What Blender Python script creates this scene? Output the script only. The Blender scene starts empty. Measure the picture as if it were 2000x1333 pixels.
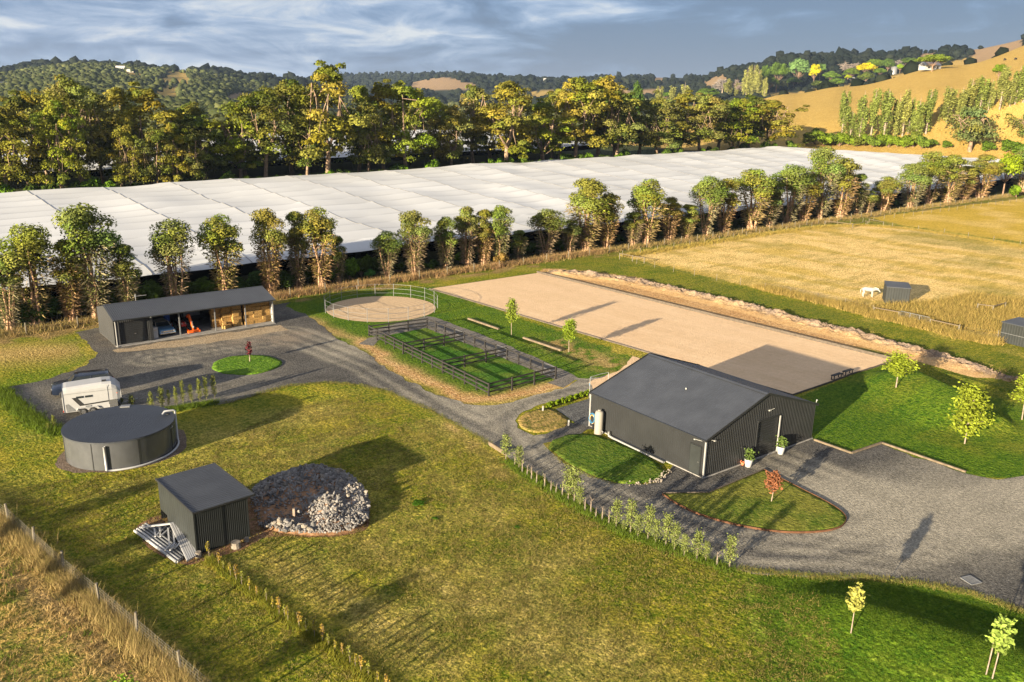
import bpy, bmesh, math, random
import numpy as np
from mathutils import Vector, Matrix, noise as mnoise
from mathutils.geometry import delaunay_2d_cdt

random.seed(7); RNG = np.random.default_rng(7)
S = bpy.context.scene
PI = math.pi
# ------------------------------------------------------------------ camera
F, PITCH, ROLL, H = 1600.0, 0.277135, 0.020555, 25.0
cp, sp = math.cos(PITCH), math.sin(PITCH)
FW = np.array([0, cp, -sp]); UP0 = np.array([0, sp, cp]); RT0 = np.array([1.0, 0, 0])
RT = math.cos(ROLL)*RT0 + math.sin(ROLL)*UP0
UPV = -math.sin(ROLL)*RT0 + math.cos(ROLL)*UP0
cam_d = bpy.data.cameras.new('camera'); cam = bpy.data.objects.new('camera', cam_d)
S.collection.objects.link(cam); S.camera = cam
cam_d.sensor_width = 36; cam_d.sensor_fit = 'HORIZONTAL'; cam_d.lens = 36*F/2000
cam_d.clip_start = 0.5; cam_d.clip_end = 30000
cam.matrix_world = Matrix(((RT[0], UPV[0], -FW[0], 0), (RT[1], UPV[1], -FW[1], 0), (RT[2], UPV[2], -FW[2], H), (0, 0, 0, 1)))
# ------------------------------------------------------------------ sun, sky, exposure
SUN_AZ, SUN_EL = math.radians(218.0), math.radians(10.5)
sd = bpy.data.lights.new('sun', 'SUN'); sun = bpy.data.objects.new('sun', sd); S.collection.objects.link(sun)
sd.energy = 5.0; sd.angle = math.radians(0.5); sd.color = (1.0, 0.84, 0.60)
sdir = Vector((math.sin(SUN_AZ)*math.cos(SUN_EL), math.cos(SUN_AZ)*math.cos(SUN_EL), math.sin(SUN_EL)))
sun.rotation_euler = sdir.to_track_quat('Z', 'Y').to_euler(); sun.location = (-60, -60, 60)
S.view_settings.view_transform = 'Standard'; S.view_settings.look = 'None'
S.view_settings.exposure = 2.02; S.view_settings.gamma = 1; S.view_settings.use_curve_mapping = False
w = bpy.data.worlds.new('World'); S.world = w; w.use_nodes = True
nt = w.node_tree; nt.nodes.clear()
def N(t, typ, **kw):
    n = t.nodes.new(typ)
    for k, v in kw.items():
        if k.startswith('i_'): n.inputs[k[2:].replace('_', ' ')].default_value = v
        else: setattr(n, k, v)
    return n
out = N(nt, 'ShaderNodeOutputWorld'); bg = N(nt, 'ShaderNodeBackground'); bg.inputs[1].default_value = 0.1
nt.links.new(bg.outputs[0], out.inputs[0])
sky = N(nt, 'ShaderNodeTexSky', sky_type='NISHITA', sun_disc=False, sun_elevation=SUN_EL, sun_rotation=SUN_AZ)
tc = N(nt, 'ShaderNodeTexCoord')
sep = N(nt, 'ShaderNodeSeparateXYZ'); nt.links.new(tc.outputs['Generated'], sep.inputs[0])
def wmath(op, a, b=None, clamp=False):
    n = N(nt, 'ShaderNodeMath', operation=op); n.use_clamp = clamp
    for i, q in enumerate((a, b)):
        if q is None: continue
        if isinstance(q, (int, float)): n.inputs[i].default_value = q
        else: nt.links.new(q, n.inputs[i])
    return n.outputs[0]
def wnoise(sx, sz, scale, det, rough, off, dist=0.0):
    c = N(nt, 'ShaderNodeCombineXYZ')
    nt.links.new(wmath('MULTIPLY', sep.outputs[0], sx), c.inputs[0]); nt.links.new(wmath('MULTIPLY', sep.outputs[1], sx), c.inputs[1])
    nt.links.new(wmath('ADD', wmath('MULTIPLY', sep.outputs[2], sz), off), c.inputs[2])
    n = N(nt, 'ShaderNodeTexNoise'); n.inputs['Scale'].default_value = scale; n.inputs['Detail'].default_value = det
    n.inputs['Roughness'].default_value = rough; n.inputs['Distortion'].default_value = dist
    nt.links.new(c.outputs[0], n.inputs['Vector']); return n.outputs[0]
big = wnoise(1.0, 5.5, 2.8, 4, .55, 3.7, .5)
det = wnoise(1.0, 3.6, 9.0, 10, .64, 1.3, .7)
fine = wnoise(1.0, 3.2, 14.0, 6, .6, 5.1, .2)
f = wmath('ADD', wmath('MULTIPLY', big, 0.75), wmath('ADD', wmath('MULTIPLY', det, 0.55), wmath('MULTIPLY', fine, .12)))
f = wmath('ADD', wmath('MULTIPLY', wmath('SUBTRACT', f, .71), 1.75), .69)
f = wmath('ADD', f, wmath('MULTIPLY', sep.outputs[0], -0.15))
f = wmath('SUBTRACT', f, wmath('MULTIPLY', wmath('SUBTRACT', .16, sep.outputs[2], True), .9))   # storm base darker towards the horizon          # the cloud deck is heavier towards the right
ramp = N(nt, 'ShaderNodeValToRGB'); nt.links.new(f, ramp.inputs[0])
el = ramp.color_ramp.elements; el[0].position = .53; el[1].position = .97
el[0].color = (.12, .25, .64, 1); el[1].color = (1.6, 1.65, 1.8, 1)
for p_, c_ in ((.62, (.18, .35, .80, 1)), (.71, (.34, .56, 1.08, 1)), (.82, (.74, .96, 1.46, 1))):
    e = el.new(p_); e.color = c_
# higher up the deck brightens evenly in every direction
hi = wmath('MULTIPLY', wmath('SUBTRACT', sep.outputs[2], .12), 2.6, True)
mh = N(nt, 'ShaderNodeMix', data_type='RGBA'); nt.links.new(hi, mh.inputs[0]); nt.links.new(ramp.outputs[0], mh.inputs[6]); mh.inputs[7].default_value = (1.4, 1.45, 1.7, 1)
mx = N(nt, 'ShaderNodeMix', data_type='RGBA'); mx.inputs[0].default_value = .92
nt.links.new(sky.outputs[0], mx.inputs[6]); nt.links.new(mh.outputs[2], mx.inputs[7]); nt.links.new(mx.outputs[2], bg.inputs[0])

# ------------------------------------------------------------------ projection helpers (photo pixel -> place)
UD = np.array([.755, .656]); UD = UD/np.linalg.norm(UD); VD = np.array([-UD[1], UD[0]])
def ray(px, py):
    return FW + (px-1000)/F*RT - (py-666.5)/F*UPV
def G(px, py, z=0.0):
    d = ray(px, py); t = (z-H)/d[2]
    return np.array([d[0]*t, d[1]*t, z])
def pix(P):
    q = np.asarray(P, float) - np.array([0, 0, H]); wv = q@FW
    return 1000+F*(q@RT)/wv, 666.5-F*(q@UPV)/wv
def UV(u, v, z=0.0): return np.array([u*UD[0]+v*VD[0], u*UD[1]+v*VD[1], z])
def uv_of(P): return P[0]*UD[0]+P[1]*UD[1], P[0]*VD[0]+P[1]*VD[1]
RZ = math.atan2(UD[1], UD[0])     # heading of the u axis
def sm(x, a, b):
    t = np.clip((x-a)/(b-a), 0, 1); return t*t*(3-2*t)
# far terrain: heights (m) at depth rows for picture columns
TY = np.array([0, 250, 330, 450, 600, 800, 1200, 1800, 2500, 3500, 6000, 9500.])
TC = np.array([-900, 0, 200, 400, 580, 700, 900, 1100, 1300, 1400, 1500, 1600, 1800, 2000, 2600.])
TZ = np.array([
 [5,5,6,8,12,18,46,64,50,45,60,60],
 [5,5,6,8,12,18,48,68,50,45,60,60],
 [5,5,6,8,14,26,58,80,50,45,60,60],
 [5,5,6,8,12,20,50,74,50,50,60,60],
 [5,5,6,8,10,14,28,66,70,116,60,60],
 [5,5,6,8,8,8,14,45,60,136,60,60],
 [5,5,6,8,8,8,14,45,112,130,60,60],
 [5,6,8,9,8,8,16,48,108,100,60,60],
 [5,7,9,10,14,16,25,60,118,90,60,60],
 [5,8,11,18,30,28,30,105,90,90,60,60],
 [5,9,13,27,38,32,38,132,100,90,60,60],
 [5,9,14,31,44,45,55,140,120,90,60,60],
 [5,10,22,42,60,62,85,154,140,100,60,60],
 [5,13,31,58,83,104,140,180,150,120,60,60],
 [5,16,36,70,100,130,170,200,170,130,60,60]], float)
def table(X, Y):
    Yc = np.clip(Y, 60, 9400); colx = np.clip(1000 + (X/np.maximum(Yc, 1))/1.0*F*.985, -880, 2590)
    ci = np.clip(np.searchsorted(TC, colx, side='right')-1, 0, len(TC)-2); fc = (colx-TC[ci])/(TC[ci+1]-TC[ci]); fc = fc*fc*(3-2*fc)
    ri = np.clip(np.searchsorted(TY, Yc, side='right')-1, 0, len(TY)-2); fr = (Yc-TY[ri])/(TY[ri+1]-TY[ri])
    # catmull-ish smoothing of the depth profile
    a = TZ[ci, ri]*(1-fc)+TZ[ci+1, ri]*fc; b = TZ[ci, ri+1]*(1-fc)+TZ[ci+1, ri+1]*fc
    r0 = np.clip(ri-1, 0, None); r3 = np.clip(ri+2, None, len(TY)-1)
    am = TZ[ci, r0]*(1-fc)+TZ[ci+1, r0]*fc; bp = TZ[ci, r3]*(1-fc)+TZ[ci+1, r3]*fc
    ma = (b-am)/np.maximum(TY[ri+1]-TY[r0], 1)*(TY[ri+1]-TY[ri]); mb = (bp-a)/np.maximum(TY[r3]-TY[ri], 1)*(TY[ri+1]-TY[ri])
    t = fr; z = (2*t**3-3*t**2+1)*a+(t**3-2*t**2+t)*ma*.8+(-2*t**3+3*t**2)*b+(t**3-t**2)*mb*.8
    return z
def seg_coords(X, Y, A, B):
    A = np.asarray(A)[:2]; B = np.asarray(B)[:2]; d = B-A; L = np.linalg.norm(d); d = d/L
    s = (X-A[0])*d[0]+(Y-A[1])*d[1]; n = (X-A[0])*(-d[1])+(Y-A[1])*d[0]
    return s, n, L
M1A, M1B = G(1668, 1212), G(2080, 1338)
M2A, M2B = G(1790, 752), G(1900, 806)
def mounds(X, Y):
    z = np.zeros_like(X)
    for A, B, hgt, fr, bk, e in ((M1A, M1B, .85, 6.0, 3.0, 4.5), (M2A, M2B, 1.35, 8.5, 2.4, 5.5)):
        s, n, L = seg_coords(X, Y, A, B)
        o = np.maximum(np.maximum(-s, s-L), 0)/e
        q = np.where(n < 0, -n/fr, n/bk)
        r = np.sqrt(o*o+q*q)
        z = z + hgt*(1-sm(r, 0, 1))
    s, n, L = seg_coords(X, Y, G(1752, 706), G(2100, 800))       # low grassed lip that carries on from the arena edge
    z = z + .20*np.exp(-(n/.55)**2)*sm(s, 0, 2)*(1-sm(s, L-2, L))
    return z
def terr(X, Y):
    X = np.asarray(X, float); Y = np.asarray(Y, float)
    u = X*UD[0]+Y*UD[1]; v = X*VD[0]+Y*VD[1]
    g = np.clip((v-109)/73, 0, 1)*(3.4+.019*np.clip(u, 0, 290)) + .035*np.clip(v-182, 0, 200)
    dl = (u-285)*.60+(v-182)*.80; g = g+.047*np.clip(u-285, 0, 110)*sm(v, 106, 116)*(1-sm(dl, 20, 60))
    wt = np.maximum(sm(v, 290, 380), sm(dl, 5, 62)*sm(u, 268, 300))
    wt = np.maximum(wt, sm(Y, 480, 620))
    R_ = np.sqrt(X*X+Y*Y)
    z = g*(1-wt)+table(X, Y)*wt
    amp = sm(R_, 500, 1500)
    z = z + amp*(9*np.sin(X*.0051+Y*.0031)*np.sin(Y*.0042-X*.0017)+4*np.sin(X*.013+1)*np.sin(Y*.011+2))
    z = np.where(Y < 60, g*sm(Y, 0, 60), z)
    return z + mounds(X, Y)
def T1(x, y): return float(terr(np.array([x]), np.array([y]))[0])
def WT(px, py, zo=0.0):
    d = ray(px, py); t = 20.0; last = 20.0
    while t < 9000:
        if H+d[2]*t < T1(d[0]*t, d[1]*t)+zo: break
        last = t; t *= 1.012
    a, b = last, t
    for _ in range(24):
        m = (a+b)/2
        if H+d[2]*m < T1(d[0]*m, d[1]*m)+zo: b = m
        else: a = m
    return np.array([d[0]*b, d[1]*b, H+d[2]*b])
def at_v(px, v):
    a, b = -200., 900.
    for _ in range(50):
        m = (a+b)/2; P = UV(m, v); P[2] = T1(P[0], P[1])
        if P[1] < 5 or pix(P)[0] < px: a = m
        else: b = m
    return P
def at_y(px, Yd):
    a, b = -3000., 3000.
    for _ in range(50):
        m = (a+b)/2; P = np.array([m, Yd, 0.]); P[2] = T1(m, Yd)
        if pix(P)[0] < px: a = m
        else: b = m
    return P
def height_to(P, top):
    a, b = 0., 120.
    for _ in range(40):
        m = (a+b)/2
        if pix(P+np.array([0, 0, m]))[1] > top: a = m
        else: b = m
    return m
def px_w(P): return float((np.asarray(P)-np.array([0, 0, H]))@FW)/F       # metres per photo pixel at P

# ------------------------------------------------------------------ materials
def mat(name, col, rough=.7, noise=.0, nscale=3.0, metal=0.0, bump=0.0, bscale=20.0, spec=.3, col2=None, det=4):
    m = bpy.data.materials.new(name); m.use_nodes = True; t = m.node_tree; b = t.nodes['Principled BSDF']
    b.inputs['Roughness'].default_value = rough; b.inputs['Metallic'].default_value = metal
    b.inputs['Specular IOR Level'].default_value = spec
    c4 = (*col, 1)
    tcn = N(t, 'ShaderNodeTexCoord')
    if noise > 0 or col2:
        n = N(t, 'ShaderNodeTexNoise'); n.inputs['Scale'].default_value = nscale; n.inputs['Detail'].default_value = det; n.inputs['Roughness'].default_value = .65
        t.links.new(tcn.outputs['Object'], n.inputs['Vector'])
        r = N(t, 'ShaderNodeValToRGB'); t.links.new(n.outputs[0], r.inputs[0])
        c_lo = tuple(c*(1-noise) for c in col); c_hi = tuple(c*(1+noise) for c in col) if not col2 else col2
        r.color_ramp.elements[0].position = .36; r.color_ramp.elements[1].position = .64
        r.color_ramp.elements[0].color = (*c_lo, 1); r.color_ramp.elements[1].color = (*c_hi, 1)
        t.links.new(r.outputs[0], b.inputs['Base Color'])
    else: b.inputs['Base Color'].default_value = c4
    if bump > 0:
        n2 = N(t, 'ShaderNodeTexNoise'); n2.inputs['Scale'].default_value = bscale; n2.inputs['Detail'].default_value = 4
        t.links.new(tcn.outputs['Object'], n2.inputs['Vector'])
        bp = N(t, 'ShaderNodeBump'); bp.inputs['Strength'].default_value = 1; bp.inputs['Distance'].default_value = bump
        t.links.new(n2.outputs[0], bp.inputs['Height']); t.links.new(bp.outputs[0], b.inputs['Normal'])
    return m
def ground_mat(name, patch=.16, grain=3.2, fine=11.0, bump=.05, gstr=.42, stretch=1.0, bscale=5.0, aniso=0.0):
    """two colour attributes mixed by noise, with fine grain and relief"""
    m = bpy.data.materials.new(name); m.use_nodes = True; t = m.node_tree; b = t.nodes['Principled BSDF']
    b.inputs['Roughness'].default_value = .95; b.inputs['Specular IOR Level'].default_value = .08
    geo = N(t, 'ShaderNodeNewGeometry'); mp = N(t, 'ShaderNodeMapping'); t.links.new(geo.outputs['Position'], mp.inputs[0])
    mp.inputs['Rotation'].default_value = (0, 0, -RZ+aniso); mp.inputs['Scale'].default_value = (1, stretch, 1)
    def nz(s, d, r, distort=0):
        n = N(t, 'ShaderNodeTexNoise'); n.inputs['Scale'].default_value = s; n.inputs['Detail'].default_value = d; n.inputs['Roughness'].default_value = r
        n.inputs['Distortion'].default_value = distort
        t.links.new(mp.outputs[0], n.inputs['Vector']); return n.outputs[0]
    def mth(op, a, b2):
        n = N(t, 'ShaderNodeMath', operation=op)
        for i, q in enumerate((a, b2)):
            if isinstance(q, (int, float)): n.inputs[i].default_value = q
            else: t.links.new(q, n.inputs[i])
        return n.outputs[0]
    mp2 = N(t, 'ShaderNodeMapping'); mp2.inputs['Scale'].default_value = (.30, 2.2, 1); mp2.inputs['Rotation'].default_value = (0, 0, .9); t.links.new(mp.outputs[0], mp2.inputs[0])
    ns = N(t, 'ShaderNodeTexNoise'); ns.inputs['Scale'].default_value = .8; ns.inputs['Detail'].default_value = 4; t.links.new(mp2.outputs[0], ns.inputs['Vector'])
    p1 = mth('ADD', mth('MULTIPLY', nz(patch, 5, .6, .4), .6), mth('MULTIPLY', ns.outputs[0], .4)); p2 = nz(grain, 5, .7); p3 = nz(fine, 3, .7)
    fac = mth('ADD', mth('MULTIPLY', p1, .65), mth('ADD', mth('MULTIPLY', p2, .75), mth('MULTIPLY', p3, .6)))
    r = N(t, 'ShaderNodeMapRange'); r.inputs[1].default_value = .86; r.inputs[2].default_value = 1.14; t.links.new(fac, r.inputs[0])
    A = N(t, 'ShaderNodeAttribute', attribute_name='ColA'); B = N(t, 'ShaderNodeAttribute', attribute_name='ColB')
    mixc = N(t, 'ShaderNodeMix', data_type='RGBA'); t.links.new(r.outputs[0], mixc.inputs[0]); t.links.new(A.outputs[0], mixc.inputs[6]); t.links.new(B.outputs[0], mixc.inputs[7])
    g = N(t, 'ShaderNodeMapRange'); g.inputs[1].default_value = .3; g.inputs[2].default_value = .7; g.inputs[3].default_value = 1-gstr; g.inputs[4].default_value = 1+gstr
    t.links.new(mth('ADD', mth('MULTIPLY', p2, .35), mth('MULTIPLY', p3, .65)), g.inputs[0])
    mul = N(t, 'ShaderNodeMix', data_type='RGBA', blend_type='MULTIPLY'); mul.inputs[0].default_value = 1
    t.links.new(mixc.outputs[2], mul.inputs[6]); t.links.new(g.outputs[0], mul.inputs[7]); t.links.new(mul.outputs[2], b.inputs['Base Color'])
    hb = nz(bscale, 4, .6)
    bp = N(t, 'ShaderNodeBump'); bp.inputs['Strength'].default_value = 1; bp.inputs['Distance'].default_value = bump
    t.links.new(hb, bp.inputs['Height']); t.links.new(bp.outputs[0], b.inputs['Normal'])
    return m
def leaf_mat(name, trans=.22):
    m = bpy.data.materials.new(name); m.use_nodes = True; t = m.node_tree; t.nodes.clear()
    o = N(t, 'ShaderNodeOutputMaterial'); A = N(t, 'ShaderNodeAttribute', attribute_name='Col'); oi = N(t, 'ShaderNodeObjectInfo')
    mul = N(t, 'ShaderNodeMix', data_type='RGBA', blend_type='MULTIPLY'); mul.inputs[0].default_value = 1
    t.links.new(A.outputs[0], mul.inputs[6]); t.links.new(oi.outputs['Color'], mul.inputs[7])
    d = N(t, 'ShaderNodeBsdfDiffuse'); tr = N(t, 'ShaderNodeBsdfTranslucent'); ms = N(t, 'ShaderNodeMixShader'); ms.inputs[0].default_value = trans
    t.links.new(mul.outputs[2], d.inputs[0]); t.links.new(mul.outputs[2], tr.inputs[0]); t.links.new(d.outputs[0], ms.inputs[1]); t.links.new(tr.outputs[0], ms.inputs[2])
    t.links.new(ms.outputs[0], o.inputs[0]); return m
LEAF = leaf_mat('foliage'); DRY = leaf_mat('dry_grass_blades', .15)
M = dict(
 bark=mat('bark', (.20, .13, .085), .9, .35, 3, bump=.03),
 palebark=mat('pale_bark', (.24, .19, .145), .9, .3, 2, bump=.02),
 steel_dark=mat('dark_painted_steel', (.0185, .0195, .0205), .45, .12, .6, spec=.4),
 steel_roof=mat('dark_roof_steel', (.038, .042, .050), .42, .14, .5, spec=.5),
 steel_grey=mat('slate_painted_steel', (.022, .025, .0245), .5, .12, .8),
 trim_white=mat('white_trim', (.24, .238, .23), .45, .06, 2),
 white=mat('white_paint', (.33, .332, .335), .35, .05, 1.5, spec=.5),
 galv=mat('galvanised_steel', (.19, .195, .20), .45, .15, 4, metal=.35),
 concrete=mat('concrete', (.24, .23, .215), .9, .2, 1.5, bump=.004),
 blacktimber=mat('black_timber', (.022, .020, .019), .65, .3, 3, bump=.01),
 timber=mat('weathered_timber', (.135, .105, .07), .9, .25, 3, bump=.01),
 greytimber=mat('grey_timber', (.085, .07, .055), .95, .25, 4, bump=.01),
 post=mat('treated_post', (.13, .115, .085), .9, .25, 4),
 rust=mat('rusty_steel_edging', (.095, .042, .02), .85, .3, 3),
 rubber=mat('rubber', (.02, .02, .02), .8, .2, 5),
 glass=mat('dark_glass', (.02, .025, .03), .12, spec=.6),
 chrome=mat('chrome', (.6, .6, .6), .2, metal=.9),
 navy=mat('dark_blue_paint', (.012, .018, .035), .2, spec=.6),
 carblue=mat('pale_blue_paint', (.13, .26, .42), .3, .05, 1, spec=.5),
 cream=mat('cream_paint', (.62, .56, .44), .35),
 red=mat('red_paint', (.35, .03, .02), .4, .1, 3), orange=mat('orange_paint', (.72, .12, .015), .4, .1, 3),
 blue=mat('blue_plastic', (.02, .08, .38), .4), hose=mat('blue_hose', (.05, .20, .36), .5),
 hay=mat('hay', (.31, .185, .06), .95, .45, 9, bump=.03, bscale=25),
 straw=mat('straw', (.60, .44, .20), .95, .3, 9, bump=.03),
 terracotta=mat('terracotta', (.48, .15, .07), .8, .15, 6),
 beige=mat('beige_plastic', (.23, .215, .185), .6, .06, 3),
 yellowpost=mat('yellow_pine_post', (.62, .40, .08), .8, .15, 4),
 stone=mat('pale_stone', (.19, .165, .135), .9, .35, 3, bump=.02),
 rub1=mat('broken_concrete', (.165, .155, .145), .9, .5, 1.6, bump=.02), rub2=mat('grey_rock', (.12, .115, .11), .9, .35, 4, bump=.02),
 dirt=mat('red_brown_dirt', (.17, .085, .04), .95, .45, 1.2, bump=.06, bscale=5, col2=(.30, .17, .09)),
 clod=mat('dry_clods', (.15, .11, .08), .95, .45, 1.2, bump=.05, bscale=6),
 screen=mat('light_lens', (.30, .30, .28), .3),
 horse=mat('white_horse_rug', (.28, .265, .25), .8, .08, 3),
 roofred=mat('far_roof', (.45, .43, .40), .7),
)
M['wire'] = mat('fence_wire', (.16, .15, .13), .8)
# ------------------------------------------------------------------ mesh helpers
C = S.collection.objects
class MB:
    def __init__(s): s.v = []; s.f = []
    def quad(s, a, b, c, d): n = len(s.v); s.v += [tuple(a), tuple(b), tuple(c), tuple(d)]; s.f.append((n, n+1, n+2, n+3)); return s
    def poly(s, pts): n = len(s.v); s.v += [tuple(p) for p in pts]; s.f.append(tuple(range(n, n+len(pts)))); return s
    def box(s, c, d, rz=0.0, taper=1.0, ry=0.0):
        n = len(s.v); hx, hy, hz = d[0]/2, d[1]/2, d[2]/2; cr, sr = math.cos(rz), math.sin(rz); cy, sy = math.cos(ry), math.sin(ry)
        for k in (-1, 1):
            tp = taper if k > 0 else 1.0
            for i, j in ((-1, -1), (1, -1), (1, 1), (-1, 1)):
                x, y, z = i*hx*tp, j*hy*tp, k*hz
                x, z = x*cy+z*sy, -x*sy+z*cy
                s.v.append((c[0]+x*cr-y*sr, c[1]+x*sr+y*cr, c[2]+z))
        s.f += [(n+3, n+2, n+1, n), (n+4, n+5, n+6, n+7)]+[(n+i, n+(i+1) % 4, n+4+(i+1) % 4, n+4+i) for i in range(4)]; return s
    def bar(s, a, b, w, h):
        """rectangular bar from a to b"""
        a = Vector(a); b = Vector(b); d = (b-a).normalized(); up = Vector((0, 0, 1)) if abs(d.z) < .95 else Vector((1, 0, 0))
        x = d.cross(up).normalized()*w/2; y = x.cross(d).normalized()*h/2; n = len(s.v)
        for p in (a, b):
            for q in (-x-y, x-y, x+y, -x+y): s.v.append(tuple(p+q))
        s.f += [(n, n+1, n+2, n+3), (n+7, n+6, n+5, n+4)]+[(n+i, n+4+i, n+4+(i+1) % 4, n+(i+1) % 4) for i in range(4)]; return s
    def tube(s, pts, rad, n=6, cap=True):
        pts = [Vector(p) for p in pts]; R = rad if hasattr(rad, '__len__') else [rad]*len(pts); b0 = len(s.v)
        for i, p in enumerate(pts):
            d = (pts[min(i+1, len(pts)-1)]-pts[max(i-1, 0)]).normalized(); up = Vector((0, 0, 1)) if abs(d.z) < .9 else Vector((1, 0, 0))
            x = d.cross(up).normalized(); y = x.cross(d).normalized()
            for k in range(n):
                a = 2*PI*k/n; s.v.append(tuple(p+(x*math.cos(a)+y*math.sin(a))*R[i]))
        for i in range(len(pts)-1):
            for k in range(n):
                a = b0+i*n+k; b = b0+i*n+(k+1) % n; s.f.append((a, b, b+n, a+n))
        if cap: s.f += [tuple(b0+k for k in range(n)), tuple(b0+(len(pts)-1)*n+k for k in reversed(range(n)))]
        return s
    def lathe(s, prof, n=16, c=(0, 0, 0)):
        b0 = len(s.v)
        for r, z in prof:
            for k in range(n): a = 2*PI*k/n; s.v.append((c[0]+r*math.cos(a), c[1]+r*math.sin(a), c[2]+z))
        for i in range(len(prof)-1):
            for k in range(n): a = b0+i*n+k; b = b0+i*n+(k+1) % n; s.f.append((a, b, b+n, a+n))
        s.f.append(tuple(b0+(len(prof)-1)*n+k for k in range(n))); return s
    def corr(s, p, a, b, pitch=.2, depth=.02, nrm=(0, 0, 1), top2=None):
        """ribbed sheet: origin p, a = vector across the ribs, b = along the ribs; top2: optional second 'b' at the far side (sloping top)"""
        p = Vector(p); a = Vector(a); b = Vector(b); nrm = Vector(nrm); b2 = Vector(top2) if top2 is not None else b
        L = a.length; n = max(2, int(L/pitch)); xs = []
        for i in range(n):
            for q, h in ((0, 0), (.55, 0), (.65, 1), (.9, 1)): xs.append(((i+q)/n, h))
        xs.append((1.0, 0)); b0 = len(s.v)
        for t, h in xs:
            q = p+a*t+nrm*(h*depth); s.v += [tuple(q), tuple(q+b*(1-t)+b2*t)]
        for i in range(len(xs)-1): k = b0+2*i; s.f.append((k, k+2, k+3, k+1))
        return s
    def build(s, name, m, parent=None, smooth=False, bevel=0):
        me = bpy.data.meshes.new(name); me.from_pydata(s.v, [], s.f); me.materials.append(m); me.update()
        if smooth: me.polygons.foreach_set('use_smooth', [True]*len(me.polygons))
        o = bpy.data.objects.new(name, me); C.link(o)
        if parent is not None: o.parent = parent
        if bevel: md = o.modifiers.new('bevel', 'BEVEL'); md.width = bevel; md.segments = 2; md.limit_method = 'ANGLE'
        return o
def mesh_np(name, V, Fq, m, cols=None, parent=None, smooth=False, link=True):
    """V (n,3), Fq (m,k) ints; cols: dict attr -> (n,3)"""
    V = np.ascontiguousarray(V, np.float32); Fq = np.ascontiguousarray(Fq, np.int32); k = Fq.shape[1]
    me = bpy.data.meshes.new(name); me.vertices.add(len(V)); me.vertices.foreach_set('co', V.ravel())
    me.loops.add(Fq.size); me.loops.foreach_set('vertex_index', Fq.ravel()); me.polygons.add(len(Fq))
    me.polygons.foreach_set('loop_start', np.arange(0, Fq.size, k, dtype=np.int32))
    if smooth: me.polygons.foreach_set('use_smooth', np.ones(len(Fq), bool))
    me.update(calc_edges=True)
    for an, cv in (cols or {}).items():
        at = me.attributes.new(an, 'FLOAT_COLOR', 'POINT'); c4 = np.ones((len(V), 4), np.float32); c4[:, :3] = cv; at.data.foreach_set('color', c4.ravel())
    me.materials.append(m); me.validate()
    if not link: return me
    o = bpy.data.objects.new(name, me); C.link(o)
    if parent is not None: o.parent = parent
    return o
def tag(o, label=None, cat=None, group=None, kind=None):
    if label: o['label'] = label
    if cat: o['category'] = cat
    if group: o['group'] = group
    if kind: o['kind'] = kind
    return o
def thing(name, label, cat, loc=(0, 0, 0), rz=0.0, group=None):
    o = bpy.data.objects.new(name, None); C.link(o); o.empty_display_size = .3
    o.location = tuple(float(q) for q in loc); o.rotation_euler = (0, 0, rz); return tag(o, label, cat, group)
def dup(root, loc, rz=0.0, label=None, group=None, scale=None):
    kids = list(root.children)
    r = root.copy(); C.link(r); r.location = tuple(float(q) for q in loc); r.rotation_euler = (0, 0, rz)
    if scale: r.scale = scale
    if label: r['label'] = label
    if group: r['group'] = group
    for ch in kids:
        c = ch.copy(); C.link(c); c.parent = r
        for g in list(ch.children):
            d = g.copy(); C.link(d); d.parent = c
    return r
def inpoly(poly, X, Y):
    ins = np.zeros(X.shape, bool); n = len(poly); j = n-1
    for i in range(n):
        xi, yi = poly[i][0], poly[i][1]; xj, yj = poly[j][0], poly[j][1]
        c = ((yi > Y) != (yj > Y)) & (X < (xj-xi)*(Y-yi)/(yj-yi+1e-12)+xi); ins ^= c; j = i
    return ins
def polydist(line, X, Y, closed=False):
    d = np.full(X.shape, 1e9); L = list(line)+([line[0]] if closed else [])
    for a, b in zip(L[:-1], L[1:]):
        ax, ay = a[0], a[1]; dx, dy = b[0]-ax, b[1]-ay; q = max(dx*dx+dy*dy, 1e-9)
        t = np.clip(((X-ax)*dx+(Y-ay)*dy)/q, 0, 1); d = np.minimum(d, np.hypot(X-ax-t*dx, Y-ay-t*dy))
    return d
def vn(X, Y, sc, seed=0):
    """cheap smooth value noise 0..1"""
    r = np.random.default_rng(seed); tab = r.random((64, 64)); x = np.asarray(X)*sc; y = np.asarray(Y)*sc
    xi = np.floor(x).astype(int); yi = np.floor(y).astype(int); fx = x-xi; fy = y-yi; fx = fx*fx*(3-2*fx); fy = fy*fy*(3-2*fy)
    a = tab[xi % 64, yi % 64]; b = tab[(xi+1) % 64, yi % 64]; c = tab[xi % 64, (yi+1) % 64]; d = tab[(xi+1) % 64, (yi+1) % 64]
    return (a*(1-fx)+b*fx)*(1-fy)+(c*(1-fx)+d*fx)*fy
def gpoly(pts): return [G(*p)[:2] for p in pts]
def wpoly(pts): return [WT(*p)[:2] for p in pts]
def smooth_closed(pts, it=2):
    pts = [np.asarray(p, float) for p in pts]
    for _ in range(it):
        q = []
        for i in range(len(pts)):
            a, b = pts[i], pts[(i+1) % len(pts)]; q += [a*.75+b*.25, a*.25+b*.75]
        pts = q
    return pts
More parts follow.
